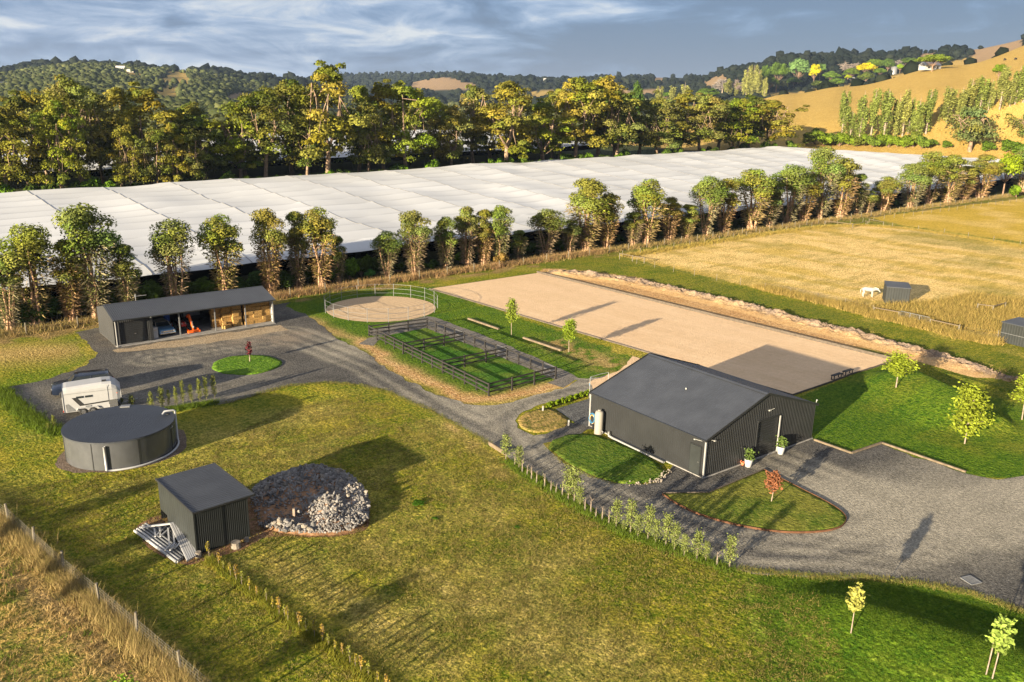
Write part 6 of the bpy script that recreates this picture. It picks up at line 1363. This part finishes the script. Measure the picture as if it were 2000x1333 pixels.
HT = [(1410, 188, 150, 44, 'bare', (1, 1, 1), 'leafless grey tree at the left end of the hilltop garden'), (1442, 190, 152, 40, 'bare', (1, .9, .85), 'leafless pinkish grey tree left of the tall poplars'), (1490, 185, 130, 26, 'r', (.6, .8, .5), 'dark green tree right of the tall poplars'), (1515, 182, 123, 44, 'dome', (.6, .8, .5), 'flat topped dark pine left of the silvery tree'), (1502, 183, 150, 34, 'r', (.7, .9, .6), 'deep green bush like tree under the flat pine'), (1557, 172, 118, 48, 'r', (1.1, 1.5, 2.0), 'large silvery green rounded tree in the hilltop garden'), (1550, 172, 152, 30, 'r', (.9, 1.2, .5), 'low green tree in front of the silvery tree'), (1588, 170, 125, 24, 'r', (4.2, 3.0, .25), 'tall bright yellow tree beside the silvery tree'), (1600, 160, 124, 26, 'r', (.8, 1.1, 1.0), 'grey green tree behind the tall yellow tree'), (1622, 165, 140, 34, 'r', (1, 1.3, .7), 'mid green tree right of the tall yellow tree'), (1600, 172, 158, 34, 'b', (.9, .9, .6), 'low brownish hedge below the tall yellow tree'), (1632, 168, 152, 36, 'b', (.9, 1.1, .5), 'clipped green hedge left of the white shed'), (1655, 150, 118, 36, 'bare', (1, .95, .9), 'leafless branchy tree behind the yellow dome'), (1662, 158, 134, 34, 'r', (.9, 1.1, .4), 'olive green rounded tree left of the yellow dome'), (1690, 152, 124, 38, 'r', (4.4, 3.0, .2), 'broad bright yellow domed tree above the white shed'), (1655, 160, 146, 14, 'r', (2.6, 2.4, .2), 'small lime yellow tree left of the white shed'), (1690, 160, 140, 36, 'b', (.9, .9, .5), 'olive bush right of the white shed'), (1704, 148, 115, 38, 'r', (.8, 1.0, .45), 'large green tree right of the yellow dome'), (1718, 152, 134, 26, 'r', (.9, 1.2, .5), 'green tree under the large green one'), (1732, 148, 114, 26, 'r', (.55, .75, .5), 'dark conifer left of the grey tank'), (1748, 142, 114, 30, 'bare', (1, 1, 1), 'leafless tree behind the grey tank'), (1757, 144, 126, 16, 'r', (1.6, 2.0, .4), 'light green tree just right of the grey tank'), (1772, 138, 113, 34, 'dome', (.5, .65, .4), 'flat topped dark cypress right of the grey tank'), (1820, 140, 107, 62, 'dome', (1.1, 1.2, .7), 'wide spreading cedar in front of the white hilltop house'), (1948, 163, 125, 28, 'r', (.9, 1.1, .4), 'round green tree beside the upper poplars'),
 (1340, 210, 190, 50, 'r', (1, 1.3, .5), 'light green tree at the right end of the far netting'), (1300, 200, 180, 40, 'r', (.8, 1.1, .5), 'green tree left of the far poplars'), (1380, 205, 172, 50, 'r', (.7, .9, .4), 'dark green tree behind the right end of the gum belt')]
for px, b, t_, w_, k, c, lab in HT:
    if k == 'bare': hilltree(BARP, px, b, t_, w_, 7, 9, lab, c)
    elif k == 'dome': hilltree(DOMEP, px, b, t_, w_, 11, 9, lab, c, name='spreading_tree')
    elif k == 'b': hilltree(BSHP[px % 3], px, b, t_, w_, 2.6, 2.0, lab, c, 'bush', name='hedge_bush')
    else: hilltree(RNDP[px % 4], px, b, t_, w_, 8, 9.2, lab, c, name='garden_tree')
for i in range(15):
    px = 1575+i*16; yb = 284-(2 if i % 2 else 0)+i*.5; P = WT(px, yb); s = rt2.uniform(26, 44)*px_w(P)/2.6
    plant(BSHP[i % 3], P, (s, s, s*rt2.uniform(.7, 1.1)), 0, f'green hedge bush below the lower poplar row, {ordn(i, 15)}', 'bush', 'hedge bushes below the poplars', rt2.choice([(1.3, 1.4, .5), (1, 1.1, .6), (1.2, 1.1, .7)]), 'hedge_bush')
GH = make_gum(260, 9.5, 12, 3600)
hilltree(GH, 1893, 296, 214, 104, 12, 9.5, 'spreading gum with a pale trunk standing alone on the lower golden slope', (.75, .9, 1.1), name='gum_tree')
hilltree(GH, 2012, 285, 225, 84, 12, 9.5, 'gum tree cut by the right edge on the golden slope', (.75, .9, 1.0), name='gum_tree')
for px, py, w_ in ((1925, 297, 34), (1846, 290, 24), (1820, 286, 22), (1965, 298, 40), (1985, 303, 40)):
    P = WT(px, py); s = w_*px_w(P)/2.6; plant(BSHP[0], P, (s, s, s*.8), 0, {1925: 'middle', 1846: 'second from left', 1820: 'leftmost', 1965: 'second from right', 1985: 'rightmost'}[px]+' low bush along the far right edge of the netting', 'bush', 'bushes at the far right edge of the netting', (.9, 1.1, .5), 'bush')
# far woods on the hills, one mass
ic = bmesh.new(); bmesh.ops.create_icosphere(ic, subdivisions=1, radius=1); IV = np.array([v_.co[:] for v_ in ic.verts]); IF = np.array([[v_.index for v_ in f.verts] for f in ic.faces]); ic.free()
FLOW = [wpoly([(x, y+7) for x, y in P_]) for P_, _, _ in FIELDS]
GHW = wpoly([(1490, 186), (1500, 182), (1600, 171), (1740, 150), (1830, 126), (1900, 108), (2000, 86), (2300, 20), (2300, 330), (1540, 300)])
def woods(name, label, n, region, s0, colr, seed, keep=None, mtl=None):
    rng = np.random.default_rng(seed); X, Y = region(rng, n); m_ = np.ones(len(X), bool)
    for Pw in list(FW_.values())+FLOW+[GHW]:
        m_ &= ~(inpoly(Pw, X, Y) & (rng.random(len(X)) < .96))
    if keep is not None: m_ &= keep(X, Y)
    X, Y = X[m_], Y[m_]; Z = terr(X, Y); n = len(X)
    s = s0*(rng.uniform(.6, 1.35, n)+.5*(rng.random(n) < .08)); R_ = 1+.32*rng.uniform(-1, 1, (n, len(IV), 1))
    q1, q2, q3 = rng.normal(size=(3, n, 3)); q1 /= np.linalg.norm(q1, axis=1)[:, None]; q2 -= q1*(q1*q2).sum(1)[:, None]; q2 /= np.linalg.norm(q2, axis=1)[:, None]; q3 = np.cross(q1, q2)
    V = (IV[None, :, :1]*q1[:, None]+IV[None, :, 1:2]*q2[:, None]+IV[None, :, 2:]*q3[:, None])*R_*np.stack([s, s, s*rng.uniform(.75, 1.1, n)], 1)[:, None]+np.stack([X, Y, Z+s*.55], 1)[:, None]
    Fq = IF[None]+(np.arange(n)*len(IV))[:, None, None]; mixv = rng.random((n, 1)); patch_ = vn(X, Y, .012, 3)[:, None]
    c = (np.array(colr[0])*(1-mixv)+np.array(colr[1])*mixv)*(.7+.6*patch_)
    c = np.repeat(c[:, None], len(IV), 1)*(1+.25*rng.uniform(-1, 1, (n, len(IV), 1)))
    return tag(mesh_np(name, V.reshape(-1, 3), Fq.reshape(-1, 3), LEAF, {'Col': c.reshape(-1, 3)}, smooth=True), label, kind='stuff')
def band(y0, y1, a0, a1):
    def f(rng, n):
        Y = y0*(y1/y0)**rng.random(n); A = rng.uniform(a0, a1, n); return A*Y, Y
    return f
GC = ((.028, .038, .014), (.085, .095, .035)); CLOUD_SHADE_C = ((.009, .013, .009), (.019, .023, .015))  # second pair: cloud shadow over the ridges is put into the leaf colour
woods('hill_woodland', 'dense eucalypt woodland over the left hill', 28000, band(620, 1900, -.80, -.18), 3.3, GC, 31)
woods('valley_woodland', 'scattered woodland in the valley behind the gum belt', 9000, band(430, 1500, -.75, .26), 3.6, ((.04, .05, .02), (.10, .105, .04)), 32, lambda X, Y: ((X*VD[0]+Y*VD[1]) > 318) & (vn(X, Y, .012, 9) > .38))
woods('far_ridge_woodland', 'woodland on the far ridges, coloured as in cloud shadow', 11000, band(1500, 4200, -.60, .75), 7, CLOUD_SHADE_C, 33)
woods('right_ridge_woodland', 'woodland along the right skyline ridge, coloured as in cloud shadow', 9500, band(640, 2300, .22, .75), 4.4, CLOUD_SHADE_C, 34, lambda X, Y: (X/Y > .30) | (Y > 1200))
# ------------------------------------------------------------------ young trees of the garden
def sap(p, px, yb, yt, wpx, w0, h0, label, col=(1, 1, 1), name='young_tree', group=None, cat='young tree'):
    P = WT(px, yb); h = height_to(P, yt); s = wpx*px_w(P)/w0; return plant(p, P, (s, s, h/h0), rt2.uniform(0, 6), label, cat, group, col, name)
BR = (1.0, .95, .7)
sap(SAPP[0], 999, 655, 587, 30, 1.5, 3.6, 'young green tree on the lawn beside the left timber beam', (.85, .85, .8)); sap(SAPP[1], 1111, 688, 626, 34, 1.5, 3.6, 'young green tree on the lawn beside the right timber beam', (.85, .9, .6))
sap(SAPP[2], 1750, 757, 693, 66, 1.6, 3.6, 'bushy bright yellow green young tree near the right end of the arena', BR); SP = make_sapling(540, 3.6, 1.7, 2400, .085, .16, col=(.19, .23, .03))
sap(SP, 1884, 867, 760, 76, 1.7, 3.6, 'tallest bright green young tree on the lawn right of the barn', (.95, .95, .75)); sap(SAPP[1], 1996, 820, 735, 60, 1.5, 3.6, 'bright green young tree cut by the right edge of the lawn', BR)
sap(make_sapling(541, 2.6, 1.2, 700, .10, .38, col=(.24, .10, .05)), 1506, 982, 925, 42, 1.2, 2.6, 'young tree with rusty brown leaves on the front lawn island')
sap(make_sapling(542, 2.6, .5, 260, .09, .30, col=(.12, .03, .035)), 488, 708, 668, 16, .5, 2.6, 'young dark red leaved tree on the round lawn island')
sap(make_sapling(543, 2.9, .95, 420, .11, .50, col=(.30, .30, .07), stemr=.03), 1662, 1237, 1149, 42, .95, 2.9, 'young sparse leaved tree on the mound of the front lawn')
sap(make_sapling(544, 3.1, 1.1, 640, .12, .42, col=(.22, .30, .06), stemr=.035), 1938, 1325, 1212, 50, 1.1, 3.1, 'young broad leaved tree with a double stem at the lower right corner')
P = WT(1926, 1318); m = MB(); m.tube([(0, 0, 0), (.05, 0, 1.9)], .03, 6); o = m.build('tree_stake', M['palebark']); o.location = tuple(P); tag(o, 'wooden stake beside the double stemmed young tree', 'stake')
sap(SAPP[0], 2022, 1140, 1010, 46, 1.5, 3.6, 'young tree just outside the right edge whose shadow falls on the gravel')
# driveway row: guarded saplings, bare ones first
DRW = [(988, 897), (1005.5, 909), (1013.5, 914), (1020, 922), (1029.7, 928), (1038, 935), (1048, 942.5), (1063.7, 950), (1076, 958), (1086, 962), (1098, 968), (1109.5, 975.5), (1121.5, 980), (1132.7, 987.5), (1142.5, 995.7), (1153.7, 1001), (1163.8, 1010), (1176, 1016), (1189, 1022), (1203, 1029), (1216.7, 1036), (1231, 1040), (1245.7, 1048), (1265, 1053), (1280, 1060), (1300, 1065), (1317, 1075), (1336, 1084), (1360.5, 1092), (1378, 1095), (1400, 1102), (1424.6, 1107)]
FULL = {0: 44, 2: 40, 11: 58, 12: 62, 13: 34, 19: 50, 20: 20, 21: 58, 22: 40, 23: 60, 24: 42, 25: 58, 26: 50, 27: 38, 28: 52, 29: 36, 31: 58}
sm_ = []
for i in range(3):
    mm = MB(); mm.tube([(0, 0, 0), (rr.gauss(0, .02), 0, .55), (rr.gauss(0, .05), rr.gauss(0, .05), 1.0)], [.045, .03, .008], 5, False)
    for q in range(6): a = rr.uniform(0, 6); z = rr.uniform(.35, .95); mm.tube([(0, 0, z), (.18*math.cos(a), .18*math.sin(a), z+.2)], [.01, .004], 3, False)
    me = bpy.data.meshes.new('bare_stem'); me.from_pydata(mm.v, [], mm.f); me.materials.append(M['palebark']); sm_.append(me)
gd = MB(); gd.tube([(0, 0, 0), (0, 0, .34)], .055, 8); gme = bpy.data.meshes.new('trunk_guard'); gme.from_pydata(gd.v, [], gd.f); gme.materials.append(M['post'])
for i, (px, py) in enumerate(DRW):
    P = WT(px, py+2)
    if i in FULL:
        s = FULL[i]*px_w(P)*1.08/2.6*1.0; t = plant(WILP[i % 3], P, (s*1.15, s*1.15, s*1.1), rt2.uniform(0, 6), f'leafy pale green sapling in the row beside the driveway, {ordn(i, len(DRW))}', 'sapling', 'saplings in the row beside the driveway', (1.0, 1.0, .9), 'driveway_sapling')
    else:
        t = thing('driveway_sapling', f'leafless staked sapling in the row beside the driveway, {ordn(i, len(DRW))}', 'sapling', P, rt2.uniform(0, 6), 'saplings in the row beside the driveway'); o = bpy.data.objects.new('stem', sm_[i % 3]); C.link(o); o.parent = t; o.scale = (1, 1, rt2.uniform(.7, 1.2))
    o = bpy.data.objects.new('trunk_guard', gme); C.link(o); o.parent = t
YR = [(222, 800, 770, 16), (240, 797, 778, 10), (258, 795, 772, 16), (297, 806, 768, 14), (318, 800, 758, 18), (331, 797, 762, 10), (345, 796, 757, 10), (358, 793, 744, 12), (374, 790, 751, 13), (391, 788, 742, 13), (404, 785, 738, 14), (419, 781, 734, 15)]
for i, (px, b, t_, w_) in enumerate(YR): sap(WILP[i % 3], px, b, t_, w_, 1.25, 2.6, f'thin leafy sapling in the yard row behind the water tank, {ordn(i, len(YR))}', (.95, .9, .6), 'yard_sapling', 'saplings in the row behind the water tank', 'sapling')
for i, (px, b, t_) in enumerate(((106, 836, 812), (95, 842, 826))): sap(WILP[i], px, b, t_, 10, 1.25, 2.6, ('left' if i else 'right')+' tiny sapling by the gravel edge left of the water tank', (.95, .9, .6), 'yard_sapling', None, 'sapling')
# row of yellow leaved staked seedlings in the near paddock
SEED = [make_sapling(560+i, 1.3, .36, 80, .07, .35, col=c, stemr=.018) for i, c in enumerate(((.25, .21, .03), (.24, .165, .03), (.18, .19, .03)))]
YL = [(408, 1092), (428, 1105), (437, 1117), (450, 1126), (462, 1138), (474, 1147), (488, 1158), (502, 1168), (521, 1178), (533, 1192), (545, 1203), (556, 1208), (562, 1215), (585, 1228), (600, 1238), (614, 1248), (630, 1256), (641, 1265), (655, 1274), (669, 1284), (683, 1298), (695, 1306), (706, 1316), (720, 1325), (738, 1338), (755, 1350)]
for i, (px, b) in enumerate(YL):
    P = WT(px, b); s = rt2.uniform(.5, .85); t = plant(SEED[i % 3], P, (s, s, s), rt2.uniform(0, 6), f'staked autumn yellow seedling in the near paddock row, {ordn(i, len(YL))}', 'seedling', 'yellow seedlings in the near paddock row', name='seedling')
for i, (px, py, w_) in enumerate(((815, 985, 30), (850, 1015, 16), (1010, 1030, 12))):
    P = WT(px, py); s = w_*px_w(P)/2.6; plant(BSHP[i], P, (s, s, s*.3), 0, ('large', 'smaller', 'smallest')[i]+' dark weed clump in the turf right of the rubble pile', 'weed', None, (.6, 1.0, .4), 'weed_clump')
# low hedge by the barn slab
HP = [gpoly([(1068, 799), (1152, 772)])]
for k in range(14):
    a, b = HP[0]; p = a+(b-a)*(k+.5)/14; plant(BSHP[k % 3], (p[0], p[1], 0), (.24, .24, .28), k, f'small yellow green plant in the low hedge beside the barn slab, {ordn(k, 14)}', 'plant', 'low hedge plants beside the barn slab', (1.8, 1.9, .5), 'hedge_plant')
# ------------------------------------------------------------------ grasses
def tufts(name, label, P, h, w_, nb, cA, cB, seed, lean=.35, tuft_r=.12, par=None):
    rng = np.random.default_rng(seed); n = len(P); B = np.repeat(P, nb, 0)+np.concatenate([rng.normal(0, tuft_r, (n*nb, 2)), np.zeros((n*nb, 1))], 1)
    hh = h*rng.uniform(.45, 1.25, (n*nb, 1))*np.repeat(rng.uniform(.6, 1.2, (n, 1)), nb, 0); a = rng.uniform(0, 2*PI, n*nb); sd = np.stack([np.cos(a), np.sin(a), np.zeros(n*nb)], 1)*w_
    ld = np.repeat(rng.normal(0, lean*.7, (n, 2)), nb, 0)+rng.normal(0, lean, (n*nb, 2)); tip = B+np.concatenate([ld*hh, hh], 1)
    V = np.stack([B-sd, B+sd, tip], 1).reshape(-1, 3); k = np.repeat(rng.random((n, 1)), nb, 0); c = .70*(cA*(1-k)+cB*k)*(1+.25*rng.uniform(-1, 1, (n*nb, 1)))
    return tag(mesh_np(name, V, np.arange(3*n*nb).reshape(-1, 3), DRY, {'Col': np.repeat(c, 3, 0)}), label, kind='stuff')
def along(pts, n, wd, rng):
    pts = [np.asarray(p[:2]) for p in pts]; cum_ = np.cumsum([0]+[np.linalg.norm(b-a) for a, b in zip(pts[:-1], pts[1:])]); s = rng.uniform(0, cum_[-1], n)
    x = np.interp(s, cum_, [p[0] for p in pts])+rng.normal(0, wd, n); y = np.interp(s, cum_, [p[1] for p in pts])+rng.normal(0, wd, n); return np.stack([x, y, terr(x, y)], 1)
def inarea(poly, n, rng, dens=None):
    poly = [tuple(p) for p in poly]; A_ = np.array(poly); lo, hi = A_.min(0), A_.max(0); out_ = np.zeros((0, 2))
    while len(out_) < n:
        q = rng.uniform(lo, hi, (n*2, 2)); q = q[inpoly(poly, q[:, 0], q[:, 1])]
        if dens is not None: q = q[rng.random(len(q)) < dens(q[:, 0], q[:, 1])]
        out_ = np.concatenate([out_, q])
    q = out_[:n]; return np.stack([q[:, 0], q[:, 1], terr(q[:, 0], q[:, 1])], 1)
gr = np.random.default_rng(77)
ST, SG, GD_, GN, GB = np.array([.52, .38, .17]), np.array([.42, .28, .10]), np.array([.30, .25, .08]), np.array([.10, .14, .025]), np.array([.13, .20, .02])
FLN = [G(*p) for p in ((-120, 945), (18, 1022), (67.6, 1069), (125, 1121), (195, 1179.5), (268, 1243), (354, 1316), (440, 1392))]
tufts('fence_grass', 'tall dry grass along the wire fence in the lower left corner', along([p+np.array([-.25, -.25, 0]) for p in FLN], 2600, .34, gr), .62, .013, 9, ST, GD_, 1, .35)
ru = [p[:2] for p in FLN]+[np.array([-14., 24.]), np.array([-60., 24.])]
tufts('rough_grass', 'rough dry grass beyond the wire fence', inarea(ru, 4200, gr, lambda x, y: .25+.75*sm(vn(x, y, .6, 97), .35, .75)), .34, .014, 9, ST, SG, 2, .5)
tufts('rough_grass', 'green grass clumps beyond the wire fence', inarea(ru, 1300, gr, lambda x, y: sm(vn(x, y, .7, 98), .55, .8)), .24, .016, 9, GN, GB, 3, .5)
tufts('verge_grass', 'dry grass verge at the foot of the boundary row', np.concatenate([along([UV(-10, 101.6), UV(330, 101.6)], 7000, .9, gr)]), .75, .03, 6, np.array([.40, .27, .12]), GD_, 4, .45, .2)
tufts('verge_grass', 'reddish grass stalks between the round pen and the row', along([UV(38, 101.2), UV(110, 101.2)], 1800, .6, gr), .9, .022, 7, np.array([.42, .26, .13]), np.array([.35, .22, .10]), 5, .25, .2)
tufts('paddock_grass', 'long golden grass along the fence of the straw paddock', np.concatenate([along([WT(*p) for p in ((1480, 562), (1640, 600), (1705, 618), (1760, 630), (1815, 643), (1880, 660), (1945, 672))], 3600, .5, gr), inarea(gpoly([(1640, 590), (1720, 598), (1830, 590), (1900, 575), (2010, 590), (2010, 640), (1945, 655), (1850, 640), (1760, 622), (1700, 610)]), 3800, gr)]), .8, .03, 7, np.array([.44, .31, .10]), np.array([.27, .22, .06]), 6, .35, .2)
tufts('paddock_grass', 'long golden grass along the top fence of the straw paddock', along([WT(*p) for p in ((1215, 502), (1480, 460), (1600, 444), (1690, 441), (1765, 447), (1850, 458), (2010, 484))], 3000, .7, gr), .5, .03, 6, np.array([.46, .33, .09]), np.array([.30, .25, .06]), 7, .35, .2)
tufts('edge_grass', 'green grass along the yard edge left of the water tank', along([G(*p) for p in ((0, 762), (40, 802), (75, 830), (115, 848))], 1500, .35, gr), .40, .02, 8, GB, GN, 8, .4, .15)
tufts('edge_grass', 'green grass under the yard saplings', along([G(*p) for p in ((255, 808), (330, 802), (420, 787))], 700, .25, gr), .28, .02, 8, GB, GN*1.2, 9, .4, .15)
tufts('edge_grass', 'green grass under the driveway saplings', along([G(*p) for p in ((990, 902), (1100, 972), (1200, 1032), (1300, 1070), (1425, 1112))], 1500, .22, gr), .24, .016, 8, GB, GN*1.2, 10, .4, .12)
tufts('weed_strip', 'yellow green weed strip under the near paddock seedlings', along([G(*p) for p in ((408, 1094), (520, 1180), (640, 1266), (760, 1356))], 1700, .16, gr), .26, .014, 8, np.array([.28, .25, .035]), np.array([.15, .19, .025]), 11, .4, .1)
tufts('edge_grass', 'uneven grass fringe along the driveway edges', np.concatenate([along([G(*p) for p in q], n_, .16, gr) for q, n_ in (((( 430, 790), (480, 778), (560, 754), (640, 747), (700, 752), (760, 766), (830, 797), (925, 848), (960, 872)), 1300), (((1440, 1112), (1600, 1128), (1700, 1130), (1800, 1140), (1900, 1160), (2000, 1195)), 1300), (((1070, 868), (1100, 902), (1150, 928), (1200, 944)), 400))]), .12, .016, 7, GN*1.3, np.array([.30, .24, .08]), 12, .5, .12)
tufts('arena_fringe', 'dry grass clumps on the bank behind the arena', along([p for p in bl], 1500, .9, gr), .24, .02, 6, np.array([.42, .28, .12]), GD_, 13, .5, .15)
# short turf in the near paddock gives the mown surface its relief
near = gpoly([(0, 960), (120, 940), (340, 905), (560, 800), (700, 770), (900, 850), (1000, 915), (1200, 1035), (1430, 1120), (1600, 1180), (1660, 1333), (440, 1333), (270, 1240), (60, 1060)])
tufts('paddock_turf', 'short uneven turf of the near paddock', inarea(near, 30000, gr, lambda x, y: .3+.7*sm(vn(x, y, 1.3, 99), .3, .7)), .085, .018, 6, np.array([.11, .13, .02]), np.array([.34, .26, .09]), 14, .9, .11)
lawn = gpoly([(1480, 1125), (1640, 1135), (1800, 1150), (2010, 1205), (2010, 1340), (1600, 1340), (1500, 1250)])
tufts('lawn_turf', 'short green turf of the front lawn mound', inarea(lawn, 9000, gr), .06, .014, 6, np.array([.06, .12, .012]), np.array([.12, .17, .02]), 15, .9, .10)
# ------------------------------------------------------------------ far buildings
def house(px, py, wpx, h, label, wallm=None, roofm=None, dp=.6, rz=.2, name='house', cat='house'):
    P = WT(px, py); w_ = wpx*px_w(P); d = w_*dp; t = thing(name, label, cat, P, rz)
    MB().box((0, 0, h*.3), (w_, d, h*.6)).build('wall', wallm or M['white'], t)
    m = MB(); a, b = w_/2*1.06, d/2*1.12
    m.quad((-a, -b, h*.6), (a, -b, h*.6), (a, 0, h), (-a, 0, h)); m.quad((a, b, h*.6), (-a, b, h*.6), (-a, 0, h), (a, 0, h)); m.poly([(-a, -b, h*.6), (-a, 0, h), (-a, b, h*.6)]); m.poly([(a, -b, h*.6), (a, b, h*.6), (a, 0, h)]); m.build('roof', roofm or M['roofred'], t)
    for k in (-.28, 0, .28): MB().box((k*w_, -d/2-.02, h*.32), (w_*.12, .06, h*.24)).build('window', M['glass'], t)
    return t
house(236, 138, 16, 7, 'white house on the skyline of the left hill, left of the clearing'); house(351, 139, 16, 9, 'white gabled house on top of the clearing on the left hill'); house(513, 147, 26, 6, 'long white building on the brown ridge right of the left hill'); house(562, 148, 10, 6, 'small white house on the brown ridge')
house(12, 172, 22, 7, 'grey roofed house at the left edge of the far hill', M['concrete'], M['steel_roof']); house(255, 142, 12, 5, 'low cream house below the left hilltop', M['cream'])
house(1669, 157, 17, 5, 'small white gabled shed in front of the hilltop garden', M['white'], M['white'], .7, .5, 'white_shed', 'shed'); house(1815, 138, 34, 5, 'low white house under the spreading cedar', M['white'], M['white']); house(1578, 170, 12, 2.6, 'white low outbuilding under the tall yellow tree', M['white'], M['white'], name='outbuilding', cat='outbuilding')
house(1068, 158, 12, 6, 'white house on the distant centre ridge'); house(1770, 103, 16, 5, 'pale building in the dark right ridge'); house(1745, 106, 8, 5, 'small pale building left of the one on the right ridge'); house(1105, 170, 8, 5, 'tiny white farm building on the distant centre hill'); house(1505, 130, 14, 5, 'pale house half hidden in the dark ridge woods')
P = WT(1745, 146); t = thing('hill_tank', 'round grey water tank among the hilltop garden trees', 'water tank', P); k = 12*px_w(P)/2; MB().lathe([(k, 0), (k, k*2.3), (k*.2, k*2.6)], 16).build('tank_body', M['galv'], t, True)
for i, (px, py) in enumerate(((1573, 172), (1584, 173))):
    P = WT(px, py); o = thing('parked_car', ('left' if i == 0 else 'right')+' white car parked below the silvery hilltop tree', 'car', P, .3); MB().box((0, 0, .6), (4.3, 1.8, .8)).build('body', M['white'], o, bevel=.2); MB().box((-.2, 0, 1.2), (2.3, 1.5, .5), taper=.8).build('window_glass', M['glass'], o)
for i, (px, py) in enumerate(((1962, 119), (1983, 118))):
    P = WT(px, py); o = thing('cow', ('left' if i == 0 else 'right')+' tiny black cow grazing near the top of the golden hill', 'cow', P, .4)
    skin_body('body', [((0, 0, .95), .42), ((-.6, 0, .98), .40), ((.6, 0, 1.0), .38), ((1.0, 0, .95), .2), ((1.35, 0, .6), .15), ((-.7, .2, .4), .11), ((-.7, .2, 0), .08), ((-.7, -.2, .4), .11), ((-.7, -.2, 0), .08), ((.6, .2, .4), .11), ((.6, .2, 0), .08), ((.6, -.2, .4), .11), ((.6, -.2, 0), .08)], [(0, 1), (0, 2), (2, 3), (3, 4), (1, 5), (5, 6), (1, 7), (7, 8), (2, 9), (9, 10), (2, 11), (11, 12)], M['rubber'], o, 1)
# ------------------------------------------------------------------ air
import os
hz_ = MB(); a_, b_, c_ = 9600., 9600., 330.
hz_.box((0, b_/2-200, (c_-12)/2), (2*a_, b_+400, c_+12)); ho = hz_.build('haze', bpy.data.materials.new('haze_air')); hm = ho.data.materials[0]; hm.use_nodes = True; ht = hm.node_tree; ht.nodes.clear()
o_ = N(ht, 'ShaderNodeOutputMaterial'); pv = N(ht, 'ShaderNodeVolumePrincipled'); pv.inputs['Color'].default_value = (.52, .70, 1.0, 1); pv.inputs['Density'].default_value = 5e-5; pv.inputs['Anisotropy'].default_value = .2; ht.links.new(pv.outputs[0], o_.inputs['Volume']); tag(ho, kind='stuff')
# trees just outside the left and lower edges whose long shadows reach into the picture
for i, (px, py, h_) in enumerate(((-110, 1085, 2.2), (-190, 1120, 2.6), (-40, 1180, 2.2), (-120, 1270, 2.8))):
    P = G(px, py); plant(SAPP[i % 3], P, (1.2, 1.2, h_/3.6), i, ('first', 'second', 'third', 'fourth')[i]+' young tree outside the left edge casting a long shadow on the paddock', 'young tree', None, (.8, .9, .7), 'young_tree')
P = G(250, 1460); plant(SAPP[1], P, (1.3, 1.3, .8), 2, 'young tree below the lower edge casting a shadow on the near paddock', 'young tree', None, (.8, .9, .7), 'young_tree')
